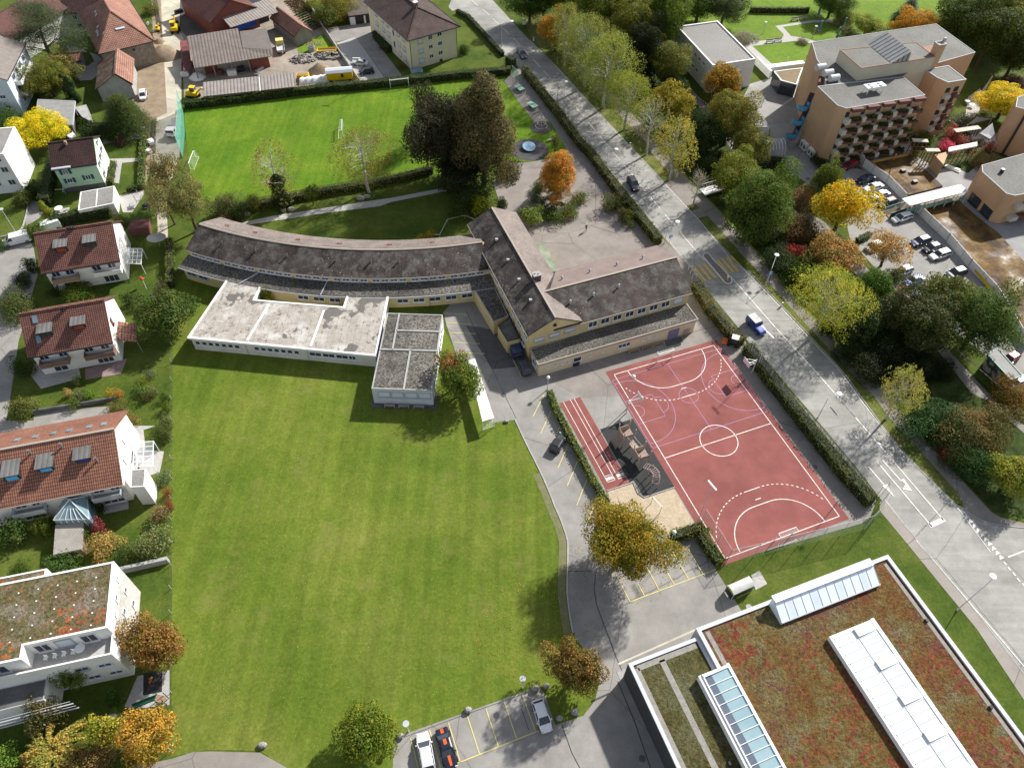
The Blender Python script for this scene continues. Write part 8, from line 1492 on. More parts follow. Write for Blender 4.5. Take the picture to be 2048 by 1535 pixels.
def crown(kind,cl,sd):
    """returns (R0,H0,crown mesh,trunk mesh)"""
    key=(kind,cl,sd)
    if key in TC: return TC[key]
    rs=np.random.RandomState(abs(hash(kind))%1000 if False else (sum(map(ord,kind))*7+cl*31+sd*101)); R0={0:1.2,1:2.4,2:4.2,3:7.0}[cl]; big=[1100,3600,12000,36000][cl]; size=[.2,.26,.31,.33][cl]
    tm=None
    if kind=='round': H0=R0*2.1; P_,N_=lobed(R0,H0,big,size,rs,30+cl*14,.2,.27); V=quads_at(P_,N_,size,rs); tm=trunkmesh(H0,R0,R0*.06+.06,rs)
    elif kind=='loose': H0=R0*2.3; P_,N_=lobed(R0,H0,int(big*.6),size,rs,22,.25,.3); k=rs.uniform(0,1,len(P_))<.75; V=quads_at(P_[k],N_[k],size*.9,rs); tm=trunkmesh(H0,R0,R0*.05+.06,rs,limbs=14)
    elif kind=='shrub': H0=R0*1.3; P_,N_=lobed(R0,H0,int(big*.8),size*.85,rs,18+cl*6,-.3,.36); k=P_[:,2]>.02; V=quads_at(P_[k],N_[k],size*.85,rs)
    elif kind=='cone': H0=R0*2.6; P_,N_=lobed(R0,H0,big,size,rs,44,.12,.26,'cone'); V=quads_at(P_,N_,size,rs); tm=trunkmesh(H0,R0*.7,R0*.06+.06,rs)
    elif kind in('birch','birchsparse','birchfull'):
        H0=R0*3.3; tm=trunkmesh(H0,R0*1.05,R0*.045+.07,rs,True,.35,22); ns={'birch':330,'birchsparse':190,'birchfull':560}[kind]; ns=int(ns*[.35,.7,1.3,2.2][cl]); Ps=[]
        for i in range(ns):
            zz=rs.uniform(.34,1.); rad=R0*math.sin(math.pi*min(1,(1.03-zz)/.8)**.75)*.98 if zz>.4 else R0*.8; t=rs.uniform(0,6.283); rad*=1+.2*math.sin(2*t+sd*3+cl)+.17*math.sin(3*t+zz*9+cl)+.1*math.sin(zz*21); q=math.sqrt(rs.uniform(.12,1)); c=np.array([rad*q*math.cos(t),rad*q*math.sin(t),H0*zz]); L_=rs.uniform(.5,1.7)*H0*.09; m_=rs.randint(9,17)
            if kind=='birchsparse': m_=int(m_*.6)
            s=rs.uniform(0,1,(m_,1)); Ps.append(c+np.concatenate([s*.35*math.cos(t),s*.35*math.sin(t),-s*L_],1)*np.array([R0*.3,R0*.3,1])+rs.normal(0,.13,(m_,3))*R0*.3)
        P_=np.concatenate(Ps); P_[:,2]=np.maximum(P_[:,2],.3); N_=rs.normal(0,1,P_.shape); V=quads_at(P_,N_,size*.95,rs,.6)
    elif kind=='conifer':
        H0=R0*2.7; tm=trunkmesh(H0,R0*.6,R0*.06+.05,rs,limbs=6); Ps=[];Ns=[]
        for L_ in range(14):
            z=.08+.9*L_/14; rr_=R0*(1.02-z)**.8; nb=max(5,int(13*(1-z)+4))
            for k in range(nb):
                t=2*math.pi*(k+rs.uniform(-.25,.25))/nb; m_=int(big/14/nb*1.6*(1.3-z)); s=rs.uniform(.15,1,(m_,1)); w_=.16*R0*(1-s*.4); d=np.array([math.cos(t),math.sin(t),0]); pz=H0*z+ R0*(.06-.22*s**2); Ps.append(np.concatenate([d[0]*rr_*s,d[1]*rr_*s,pz],1)+rs.normal(0,1,(m_,3))*w_*np.array([1,1,.35])); Ns.append(np.tile([d[0]*.3,d[1]*.3,1],(m_,1)))
        V=quads_at(np.concatenate(Ps),np.concatenate(Ns),size*.85,rs,.5)
    elif kind=='pine':
        H0=R0*2.6; tm=trunkmesh(H0,R0*.9,R0*.06+.08,rs,limbs=18); Ps=[];
        for i in range(60):
            z=rs.uniform(.4,.98); t=rs.uniform(0,6.28); rr_=R0*rs.uniform(.25,1.)*(1.1-max(0,z-.6)*1.6); m_=int(big/60); Ps.append(np.array([rr_*math.cos(t),rr_*math.sin(t),H0*z])+rs.normal(0,1,(m_,3))*np.array([.17,.17,.06])*R0)
        P_=np.concatenate(Ps); V=quads_at(P_,np.tile([0,0,1.],(len(P_),1)),size*.9,rs,.35,1.)
    elif kind=='column':
        H0=R0*5; m_=big*4; z=rs.uniform(0,1,m_); t=rs.uniform(0,6.283,m_); rr_=R0*(.75+.25*np.sin(z*9+t*2))*np.minimum(1,(1.02-z)*3.5)**.6*rs.uniform(.7,1.05,m_); P_=np.stack([rr_*np.cos(t),rr_*np.sin(t),z*H0],1); N_=np.stack([np.cos(t),np.sin(t),np.zeros(m_)+.3],1); V=quads_at(P_,N_,size,rs)
    elif kind=='bare': H0=R0*2.8; tm=trunkmesh(H0,R0,R0*.05+.06,rs,True,.3,30); P_,N_=lobed(R0,H0,int(big*.16),size,rs,24,.3,.3); V=quads_at(P_,N_,size*.7,rs)
    elif kind=='palm':
        H0=R0*.8; Ps=[]
        for i in range(60): t=rs.uniform(0,6.28); m_=int(big/60); s=rs.uniform(0,1,(m_,1)); rr_=R0*rs.uniform(.6,1); Ps.append(np.concatenate([math.cos(t)*rr_*s,math.sin(t)*rr_*s,H0*(.3+.9*s-1.1*s**2)],1)+rs.normal(0,.08,(m_,3)))
        P_=np.concatenate(Ps); V=quads_at(P_,np.tile([0,0,1.],(len(P_),1)),size*.8,rs)
    me=npmesh('crown',V,np.arange(len(V)).reshape(-1,4),leaf)
    TC[key]=(R0,H0,me,tm); return TC[key]
TN=[0]
LB=1.0
def tree(kind,cx,cy,rpx,h,col,label,name=None,cat='tree',sq=1.,base=None,group=None,cl=None):
    """cx,cy: crown centre in the photo; rpx half width; h height in metres; stands at its true place"""
    if base is not None: b0=P(*base)
    else: p=P(cx,cy,h*(.55 if kind not in('shrub','palm') else .4)); b0=Vector((p.x,p.y,0))
    r_=rpx*mpp(Vector((b0.x,b0.y,h*.5)))
    if cl is None: cl=0 if r_<1.7 else 1 if r_<3.2 else 2 if r_<5.6 else 3
    TN[0]+=1; R0,H0,cm,tm=crown(kind,cl,TN[0]%2)
    nm=name or {'shrub':'shrub','birch':'birch_tree','birchsparse':'birch_tree','birchfull':'birch_tree','conifer':'conifer','pine':'pine_tree','column':'columnar_shrub','palm':'spreading_shrub'}.get(kind,'tree')
    if kind in('shrub','column','palm') and cat=='tree': cat='shrub'
    th=thing(nm,label,cat,tuple(b0),group); del th['_o']; rz=random.uniform(0,6.28)
    o=bpy.data.objects.new('crown' if tm else 'foliage',cm); COL.objects.link(o); o.parent=th; o.scale=(r_/R0,r_/R0*sq,h/H0); o.rotation_euler=(0,0,rz); o.color=(*[min(1,k*LB) for k in col],1)
    if tm: t=bpy.data.objects.new('trunk',tm); COL.objects.link(t); t.parent=th; t.scale=(r_/R0,r_/R0,h/H0); t.rotation_euler=(0,0,rz)
    return th
G1=(.05,.085,.015); G2=(.075,.11,.02); GD=(.025,.045,.014); OL=(.11,.12,.035); YG=(.16,.18,.025); YB=(.24,.24,.05); YE=(.4,.32,.02); OR=(.36,.17,.03); BR=(.16,.1,.035); RU=(.2,.075,.03); RD=(.2,.03,.03); PU=(.036,.034,.024); PI=(.3,.06,.09)
T=tree
# --- school grounds
T('round',1250,1082,86,11.5,(.21,.165,.022),'big golden brown tree beside the sand pit and parking bays',sq=.95)
T('round',1148,1335,53,9,(.15,.105,.035),'round reddish brown tree on the grass tip by the drive'); T('round',733,1465,56,7,(.12,.15,.02),'round yellow-green tree at the bottom edge of the meadow')
T('round',917,754,50,8,(.1,.14,.025),'green tree with pinkish top beside the gravel-roofed pavilion'); T('loose',908,736,36,8.8,(.28,.12,.06),'thin pink-orange crown rising from the green tree by the pavilion')
T('cone',1117,350,52,11,(.36,.18,.035),'bright orange tree on the round island of the north playground')
T('round',882,270,74,19,PU,'huge dark copper tree, left of the pair behind the school',cl=3); T('cone',966,262,88,24,(.1,.085,.045),'huge brown-green tree, right of the pair behind the school',cl=3)
T('loose',848,215,30,15,PU,'ragged dark side tree leaning out on the left of the copper pair',cl=2)
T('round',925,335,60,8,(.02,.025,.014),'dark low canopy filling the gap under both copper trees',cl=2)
T('birchsparse',547,320,48,15,(.2,.16,.06),'nearly bare birch with its lower trunk wrapped in ivy',base=(568,412)); T('column',562,375,19,8,(.03,.05,.018),'dark ivy column wrapped round the bare birch trunk','ivy_column','ivy',base=(568,414))
T('birch',730,305,62,15,(.17,.16,.04),'weeping birch with white limbs by the pitch hedge',base=(738,384))
T('shrub',945,392,46,6,GD,'dark evergreen shrub mass under the copper trees'); T('shrub',958,410,23,5,(.2,.23,.02),'bright yellow-green bush at the north end of the school roof'); T('round',1063,432,28,5,(.15,.19,.05),'pale green weeping bush beside the school roof ridge','willow_bush','shrub'); T('shrub',1003,408,16,3,GD,'small dark bush between the yellow-green bush and the path')
for cx,cy,r_,c,l in ((1078,372,17,G2,'round green bush left of the orange tree'),(1070,395,13,G1,'small green bush lower left of the orange tree'),(1160,395,20,OL,'olive bush right of the orange tree'),(1105,428,30,G1,'broad green bush below the orange tree on the left'),(1138,422,24,(.1,.12,.025),'yellowish bush below the orange tree on the right'),(1085,410,12,G1,'small leafy bush between the stone seats and the big bush')): T('shrub',cx,cy,r_,2.6,c,l,group='bushes round the orange tree')
T('shrub',1225,408,25,3.6,(.08,.09,.03),'grey-green shrub standing against the roadside hedge bed'); T('shrub',1252,432,20,3,(.1,.1,.03),'brownish lower shrub in the same roadside bed'); T('shrub',1262,450,9,1.6,G2,'lowest small green shrub at the tip of the roadside bed')
T('round',1111,285,11,4,OL,'thin young tree beside the rope carousel'); T('shrub',1020,340,24,4,GD,'dark bush at the foot of the right copper tree'); T('round',622,388,16,5,(.06,.08,.015),'small conical tree between the two pitch birches'); T('shrub',508,405,18,4,(.07,.09,.025),'feathery green shrub near the bench on the slope'); T('shrub',450,415,30,5,(.1,.11,.05),'grey-green shrub at the left end of the pitch hedge'); T('shrub',478,425,20,4,GD,'dark holly shrub beside the gravel path start'); T('shrub',445,440,18,3,(.16,.11,.05),'reddish brown shrub at the left end of the curved wing')
T('shrub',536,593,14,3.4,(.16,.18,.02),'yellow-green bush in the gap between curved wing and annex'); T('shrub',520,597,12,2.6,G1,'darker bush beside the yellow-green one by the annex'); 
T('loose',336,355,38,12,(.16,.14,.06),'upper of two big olive trees by the bottom of the green net',cl=2); T('loose',372,405,52,13,(.15,.15,.06),'lower of two big olive trees by the curved wing end',cl=3); T('loose',330,400,30,11,(.13,.11,.05),'brown-green tree leaning over the street beside the olive pair')
for k,(r_,x,y) in enumerate((('i',680,1165),('i',780,1120))): q=px(r_,x,y); T('shrub',q[0],q[1],13,1.6,(.2,.17,.02),'yellow flowering plants behind the wing, %s clump'%('left' if k==0 else 'right'))
# --- row along the road
T('round',1103,52,33,10,(.33,.19,.03),'orange tree nearest the top of the road verge',base=(1108,101)); T('birch',1130,55,30,16,(.19,.2,.05),'slender birch just right of the orange verge tree',base=(1129,131)); T('birchfull',1172,90,52,18,(.17,.19,.05),'tall full birch third along the road verge',base=(1168,172)); T('birchfull',1214,120,56,18,(.2,.23,.05),'tall birch with heavy drooping twigs, fourth on the verge',base=(1206,216)); T('birchfull',1260,170,46,14,(.19,.22,.035),'leafy birch, fifth along the verge',base=(1248,261)); T('birchsparse',1304,215,40,15,(.22,.2,.08),'pale sparse birch, sixth along the verge',base=(1292,310)); T('birch',1352,272,44,15,(.26,.24,.05),'yellowing birch at the end of the long verge strip',base=(1338,360)); T('bare',1400,340,25,10,(.2,.17,.1),'almost leafless birch on the small square lawn',base=(1385,415))
T('birchfull',1663,600,66,14,(.27,.28,.04),'large bright yellow-green birch by the lower verge',base=(1630,663)); T('birch',1812,765,38,12,(.26,.25,.07),'pale birch leaning over the cycle path',base=(1771,838))
# --- belt behind
for a in (('round',1060,5,38,9,G1,'dark green tree at the very top behind the road verge'),('round',1130,-10,40,12,G2,'green tree cut by the top edge above the verge'),('round',1215,15,50,15,(.09,.11,.02),'tall green tree behind the birches at the top edge'),('round',1262,60,42,13,(.12,.13,.025),'olive green tree behind the fourth birch'),('round',1335,25,46,17,(.08,.12,.02),'tall bright-edged green tree left of the white cube'),('round',1288,95,36,12,(.02,.028,.012),'very dark tree left of the white cube'),('round',1400,5,40,9,G1,'dark conifer-like tree behind the white cube'),('round',1450,15,34,8,(.08,.11,.05),'pale green tree behind the white cube roof'),('round',1333,122,42,9.5,(.11,.12,.03),'olive tree against the west wall of the white cube'),('round',1345,205,33,9,(.24,.2,.03),'yellow-orange tree behind the sixth birch'),('round',1445,165,32,9,(.26,.16,.03),'orange-brown tree in front of the white cube entrance'),('round',1462,235,42,11,(.15,.14,.03),'olive-gold tree beside the garage block'),('round',1420,270,34,8,GD,'dark green tree in the belt above the footbridge'),('round',1500,290,30,8,(.12,.12,.03),'green-gold tree next to the glass shelter'),('round',1472,350,44,9,(.13,.15,.025),'yellow-green tree over the middle of the footbridge'),('round',1525,405,58,13,(.08,.12,.025),'big full green tree below the footbridge'),('round',1500,440,45,10,(.06,.09,.02),'darker green tree under the big full green one'),('shrub',1600,400,27,4,(.2,.14,.09),'brown-pink shrub right of the big green tree'),('round',1655,362,25,9,(.1,.13,.03),'slim green tree beside the forecourt bend'),('round',1690,412,43,9.5,(.46,.34,.02),'brilliant yellow tree at the edge of the hotel car park'),
 ('shrub',1592,460,38,4.5,(.09,.06,.03),'dark brown shrub thicket below the brown-pink shrub'),('shrub',1588,508,20,3.4,(.25,.04,.045),'crimson shrub in the belt opposite the yellow crossing'),('round',1668,510,44,6.5,(.27,.17,.06),'orange-pink spreading tree behind the crimson shrub'),('shrub',1602,548,34,4,G1,'dark green laurel left of the bright birch'),('round',1745,578,32,8,(.06,.11,.02),'fresh green tree right of the bright birch'),('loose',1778,500,38,6.5,(.3,.19,.06),'sparse orange-brown tree among the parked cars'),('round',1720,640,40,7,GD,'dark green tree between the two leaning birches'),('round',1840,640,62,9,(.05,.06,.02),'wide very dark olive tree in the middle of the belt'),('round',1895,600,45,9,(.085,.1,.025),'brownish green tree in front of the lower car park'),('round',1965,640,54,11,(.07,.11,.03),'large green open tree beside the hoarding end'),('shrub',1775,637,14,2.4,RU,'small red-brown shrub beside the dark olive tree'),('shrub',1815,607,11,2,(.22,.03,.03),'small dark red bush by the tape fence'),('shrub',1650,560,24,4,GD,'dark low shrub behind the bright birch trunk'),
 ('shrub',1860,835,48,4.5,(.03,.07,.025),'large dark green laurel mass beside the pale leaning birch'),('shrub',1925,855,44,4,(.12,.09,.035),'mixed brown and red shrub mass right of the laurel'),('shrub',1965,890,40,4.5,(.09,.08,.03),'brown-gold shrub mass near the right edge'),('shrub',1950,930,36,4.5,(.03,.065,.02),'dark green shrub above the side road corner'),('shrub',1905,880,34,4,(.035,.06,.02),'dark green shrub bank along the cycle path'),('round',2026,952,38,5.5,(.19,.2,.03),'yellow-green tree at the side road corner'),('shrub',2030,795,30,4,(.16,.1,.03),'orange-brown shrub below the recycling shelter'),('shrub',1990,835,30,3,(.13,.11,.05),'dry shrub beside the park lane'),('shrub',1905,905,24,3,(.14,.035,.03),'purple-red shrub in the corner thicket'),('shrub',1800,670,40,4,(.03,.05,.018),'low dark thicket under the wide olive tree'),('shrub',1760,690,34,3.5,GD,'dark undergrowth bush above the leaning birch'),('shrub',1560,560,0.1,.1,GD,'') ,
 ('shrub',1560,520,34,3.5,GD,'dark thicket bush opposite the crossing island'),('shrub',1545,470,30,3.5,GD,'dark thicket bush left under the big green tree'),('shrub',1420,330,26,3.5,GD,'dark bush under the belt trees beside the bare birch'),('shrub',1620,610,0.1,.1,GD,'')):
    if a[6]: T(a[0],a[1],a[2],a[3]*1.13,a[4]*1.15,*a[5:])
T('shrub',1480,372,16,1.5,(.04,.09,.025),'leafy ground plants below the footbridge'); T('shrub',1455,400,14,1.4,(.05,.11,.03),'bright leafy ground plants lower on the stream bank')
SHADE=(.018,.026,.01)  # near-black shrubs added in the belt's gaps; their colour stands for its shade
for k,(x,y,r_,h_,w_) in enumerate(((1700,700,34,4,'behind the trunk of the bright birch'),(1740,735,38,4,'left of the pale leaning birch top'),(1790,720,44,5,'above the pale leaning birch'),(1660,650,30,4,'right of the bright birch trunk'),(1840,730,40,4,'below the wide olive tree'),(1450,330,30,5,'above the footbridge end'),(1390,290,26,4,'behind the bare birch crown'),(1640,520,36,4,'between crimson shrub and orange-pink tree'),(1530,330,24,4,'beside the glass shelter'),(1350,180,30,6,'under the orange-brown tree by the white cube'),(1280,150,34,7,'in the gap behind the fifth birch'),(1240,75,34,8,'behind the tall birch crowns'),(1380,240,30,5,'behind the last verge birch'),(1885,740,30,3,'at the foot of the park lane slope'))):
    T('shrub',x,y,r_,h_,SHADE if k%3 else GD,'added shade-dark thicket '+w_,'thicket','shrub',group='dark undergrowth of the tree belt')
# park and hotel gardens
for a in (('round',1665,8,34,7,(.06,.1,.02),'round dark green tree on the park lawn'),('shrub',1690,38,22,3,(.14,.15,.05),'dry yellowish shrub on the park lawn'),('round',1735,50,26,5,(.19,.22,.04),'pale yellow-green tree behind the orange building roof'),('round',1765,72,20,5,(.15,.18,.05),'low yellow-green tree beside the pale one'),('round',1832,52,34,8,(.4,.22,.03),'rounded orange tree behind the roof of the care home'),('conifer',1820,15,24,6,(.05,.08,.06),'blue-green spruce on the lawn at the top'),('round',1900,65,24,8,(.5,.42,.03),'bright yellow tree behind the far roof corner'),('round',1880,50,18,6,(.36,.3,.06),'small pale gold tree left of the bright yellow one'),('round',1800,45,18,5,GD,'dark bush beside the orange round tree'),('round',1930,40,50,14,(.05,.075,.015),'huge dark green tree, left of the wood in the corner'),('round',1985,70,55,15,(.045,.065,.014),'huge dark green tree, middle of the corner wood'),('round',2030,30,50,14,(.12,.13,.015),'huge yellowish green tree at the top right corner'),('round',1990,15,45,14,(.06,.09,.015),'green tree behind the corner wood'),('round',2040,100,40,13,(.04,.055,.014),'dark tree at the right edge of the corner wood'),('round',2012,205,44,7.5,(.5,.4,.02),'vivid yellow tree beside the cafe terrace'),('shrub',2030,165,22,3,(.08,.04,.05),'dark purple shrub above the vivid yellow tree'),('shrub',1905,268,18,2.6,(.35,.1,.1),'salmon pink shrub in the garden between the orange blocks'),('shrub',1893,292,18,2.2,(.4,.05,.12),'magenta shrub in the garden between the orange blocks'),('shrub',1920,280,14,2.4,(.3,.1,.08),'dusty pink shrub beside the magenta one'),('shrub',1950,285,22,2.2,(.14,.1,.11),'greyish purple shrub beside the slatted shelter'),('shrub',1980,295,10,2,(.4,.13,.13),'small pink shrub near the sun sail'),('shrub',1860,240,26,3.5,GD,'dark evergreen shrub at the foot of the orange wing'),('shrub',1880,225,22,3,(.1,.08,.04),'brown-green shrub between the orange wings'),('shrub',1850,275,20,2.5,(.09,.13,.03),'green shrub beside the trellis screens'),('shrub',1965,320,26,2.4,(.2,.17,.08),'buff grass shrub behind the garden pavilion'),('shrub',1990,335,20,2.2,(.24,.14,.04),'orange-green shrub beside the right orange tower'),('shrub',1925,240,18,2.5,(.12,.13,.1),'grey-green shrub beside the cafe path'),('shrub',1655,335,22,2.4,(.03,.045,.02),'dark hedge-like shrubs at the foot of the orange wall'),('shrub',1636,318,18,2.2,(.03,.05,.02),'dark shrubs under the white fan units'),('shrub',1830,310,10,1.6,G2,'tiny green shrub among the trellis screens'),('shrub',1722,300,12,2.,GD,'dark shrub next to the red hatchback'),('shrub',1620,385,8,1.5,(.3,.06,.03),'small scarlet shrub by the forecourt corner'),('shrub',1770,505,10,1.6,G2,'clipped green bush below the sparse orange-brown tree'),('shrub',1488,75,24,2.,(.2,.2,.17),'pale dry plants bed behind the white cube'),('shrub',1605,83,12,1.4,(.14,.15,.1),'low grey plants at the roof corner of the care home'),('shrub',1920,55,0.1,.1,GD,'')):
    if a[6]: T(*a)
T('round',1697,65,14,4,(.1,.12,.05),'bare-looking small tree by the teal sculptures')
T('shrub',1910,585,10,1.2,(.16,.1,.04),'little weedy patch behind the black suv'); T('shrub',1790,550,20,2.6,(.07,.08,.03),'grey-green shrub left of the blue and white cars'); T('shrub',1808,580,14,2,(.2,.12,.06),'reddish shrub left of the blue sedan')
# --- left gardens
T('pine',82,70,56,15,(.06,.085,.05),'tall blue-green pine beside the grey pitched roof'); T('round',92,158,38,8,(.13,.14,.03),'yellow-green fruit tree next to the slim cypresses'); T('round',118,128,26,7,(.2,.18,.07),'pale yellowish tree just behind the fruit tree'); T('loose',150,143,18,5,(.13,.14,.05),'light feathery tree by the round lawn'); T('column',130,170,8,6,(.025,.045,.02),'left slim dark cypress','cypress','tree'); T('column',141,176,9,6.5,(.025,.045,.02),'right slim dark cypress','cypress','tree')
T('conifer',243,222,50,9.5,(.05,.075,.025),'bushy dark green conifer beside the old barn'); T('round',82,262,44,8,(.5,.43,.02),'brilliant yellow tree between white block and grey carport'); T('shrub',8,238,28,4,(.05,.09,.03),'green shrub at the left edge under the white block'); T('shrub',239,284,9,2.4,(.06,.025,.035),'small dark purple tree on the lawn by the mint house'); T('shrub',170,245,14,2.5,G1,'green shrub beside the narrow lean-to shed'); T('shrub',185,262,22,2.6,GD,'dark shrub bank along the back drive'); T('shrub',225,262,24,2.8,GD,'dark shrub at the foot of the bushy conifer')
T('shrub',68,378,20,4,GD,'dark shrub between white block and mint house'); T('shrub',45,398,16,3.6,(.06,.08,.02),'olive shrub at the corner of the plain white block'); T('column',89,420,10,5,(.15,.17,.02),'yellow-green conifer at the head of the ramp drive'); T('shrub',72,462,21,3.6,(.08,.12,.03),'loose green bush behind the parked white van'); T('shrub',240,440,17,3,(.11,.13,.05),'grey-green bush by the end of the dark hedge'); T('shrub',60,530,16,3.2,GD,'dark shrub left of the northern red-roofed house'); T('shrub',0,490,12,3,G1,'shrub cut by the left edge near the lane')
T('shrub',30,612,34,4,(.08,.1,.035),'spiky green bush where the lane bends'); T('shrub',45,560,16,3,GD,'dark shrub below the northern house corner'); T('round',328,628,56,8,(.055,.085,.02),'large round dark green tree between the gardens and annex'); T('shrub',320,578,16,3,(.1,.09,.05),'greyish twiggy shrub above the big round tree'); T('shrub',255,600,13,3,GD,'dark conical shrub left of the big round tree'); T('shrub',280,600,14,3,(.07,.08,.03),'second dark shrub left of the big round tree'); T('shrub',155,580,30,2.4,G2,'leafy shrub hedge under the northern house balcony'); T('shrub',110,582,14,2,GD,'low shrub left end under the northern balcony'); T('shrub',178,590,12,2,G2,'bright shrub at the house corner near the blue parasol')
T('shrub',45,735,22,3.5,(.05,.07,.02),'dark shrub left of the middle house terrace'); T('shrub',42,818,26,4,(.08,.09,.03),'thorny olive bush at the end of the grey retaining wall'); T('shrub',153,760,9,2,(.1,.12,.05),'small round shrub on the middle terrace corner')
for k,(x,y,r_,c,l) in enumerate(((158,790,13,(.1,.12,.07),'sage coloured'),(180,788,13,(.09,.16,.02),'bright green'),(220,787,9,(.3,.22,.03),'golden'),(238,788,9,(.28,.16,.05),'orange-brown'),(288,765,11,(.13,.16,.03),'yellow-green'),(286,780,15,(.09,.15,.04),'leafy green'),(298,748,11,(.11,.13,.09),'grey-green'),(308,783,10,(.1,.12,.06),'silvery'),(293,793,9,(.13,.1,.05),'brown'),(150,808,13,G2,'low green'),(236,815,20,(.13,.12,.04),'wide olive'),(328,795,10,G1,'dark green'),(332,815,11,G2,'fresh green'),(137,785,8,(.4,.27,.13),'straw-coloured'))): T('shrub',x,y,r_,1.9,c,l+' clipped garden shrub between the middle and orange-roofed houses' if k<13 else 'straw-coloured tuft by the garden pond stones',group='garden shrubs above the retaining wall')
T('shrub',324,868,20,3.4,(.06,.08,.025),'tall dark shrub on the meadow fence beside the pergola path'); T('shrub',330,845,14,2.6,(.09,.11,.05),'grey-green shrub just above it on the meadow fence'); T('shrub',262,838,14,2,(.2,.13,.06),'brown shrub at the gable corner of the orange-roofed house'); T('shrub',325,955,16,2.4,(.12,.15,.09),'silvery bush on the meadow fence below the pergola'); T('shrub',335,985,10,1.9,RU,'upper red-brown hedge bush on the meadow fence'); T('shrub',337,1010,10,1.9,(.22,.06,.04),'middle red-brown hedge bush on the meadow fence'); T('shrub',320,1028,18,2.4,(.2,.14,.09),'pinkish brown bush beside the red hedge bushes'); T('shrub',310,1082,36,4,(.13,.15,.07),'large pale green bush on the meadow fence'); T('shrub',208,1092,32,3.4,(.28,.2,.08),'salmon and green maple bush near the garden shed'); T('shrub',194,1053,16,2.4,(.24,.05,.07),'maroon maple shrub right of the glazed bay'); T('shrub',83,1052,20,3.4,(.12,.15,.03),'yellow-green bush left of the garden shed'); T('shrub',20,1062,32,4,(.06,.1,.03),'dark leafy shrub at the left edge'); T('shrub',190,1000,20,3.6,GD,'dark ivy shrub between the glazed bay and balcony'); T('shrub',128,1124,32,2.8,(.055,.1,.03),'glossy laurel shrub above the sedum roof'); T('shrub',40,1140,20,2.2,G1,'low green shrub at the left above the sedum roof'); T('shrub',248,1110,22,2.6,(.07,.1,.03),'green shrub behind the low grey wall'); T('shrub',170,1075,14,2.4,G1,'green shrub touching the shed')
T('round',300,1285,52,8,(.2,.12,.04),'orange-brown tree in front of the white gable of the block'); T('round',292,1472,50,7,(.32,.2,.04),'orange tree at the bottom left by the meadow corner'); T('round',210,1460,30,6,(.27,.25,.04),'yellow tree left of the bottom orange tree'); T('shrub',200,1510,30,3.4,(.2,.14,.07),'reddish shrub at the bottom edge'); T('palm',105,1500,62,5,(.3,.24,.07),'wide feathery yellow shrub at the bottom left corner'); T('shrub',85,1428,34,6,(.1,.09,.04),'dark bronze tree beside the block balconies'); T('shrub',228,1395,16,2.4,(.04,.08,.02),'round dark bush by the play gravel'); T('round',138,1352,24,6.5,(.09,.14,.025),'climbing green plant on the balcony corner','climber','climber'); T('shrub',12,1400,30,4,GD,'dark shrub at the left edge beside the balconies'); T('palm',197,1275,8,8.6,(.16,.2,.03),'potted palm on the roof terrace','potted_plant','plant') if False else None; T('shrub',318,1395+20,14,1.8,(.1,.12,.03),'small bush at the meadow corner play area'); T('shrub',10,1520,30,3,(.1,.17,.03),'bright green shrub in the bottom left corner'); T('shrub',150,1530,30,3,(.2,.15,.06),'ochre shrub at the bottom edge left of centre')
T('shrub',672,15,36,7,(.16,.15,.03),'green-orange tree beside the dark garages'); T('round',650,30,24,6,(.1,.12,.03),'green tree left of the orange-green one'); T('shrub',625,8,16,3,(.16,.18,.03),'pale green shrub at the top near the vegetables')
T('shrub',770,92,12,1.8,(.08,.06,.03),'reddish shrub along the cream block drive'); T('shrub',803,132,10,1.8,(.1,.08,.03),'reddish shrub at the front corner of the cream block'); T('shrub',927,100,12,2.4,GD,'dark shrub under the cream block balconies')
T('shrub',300,18,16,3,(.13,.14,.04),'green shrub at the top beside the dug street'); T('shrub',110,40,20,4,GD,'dark shrub between the farmhouse and pine')
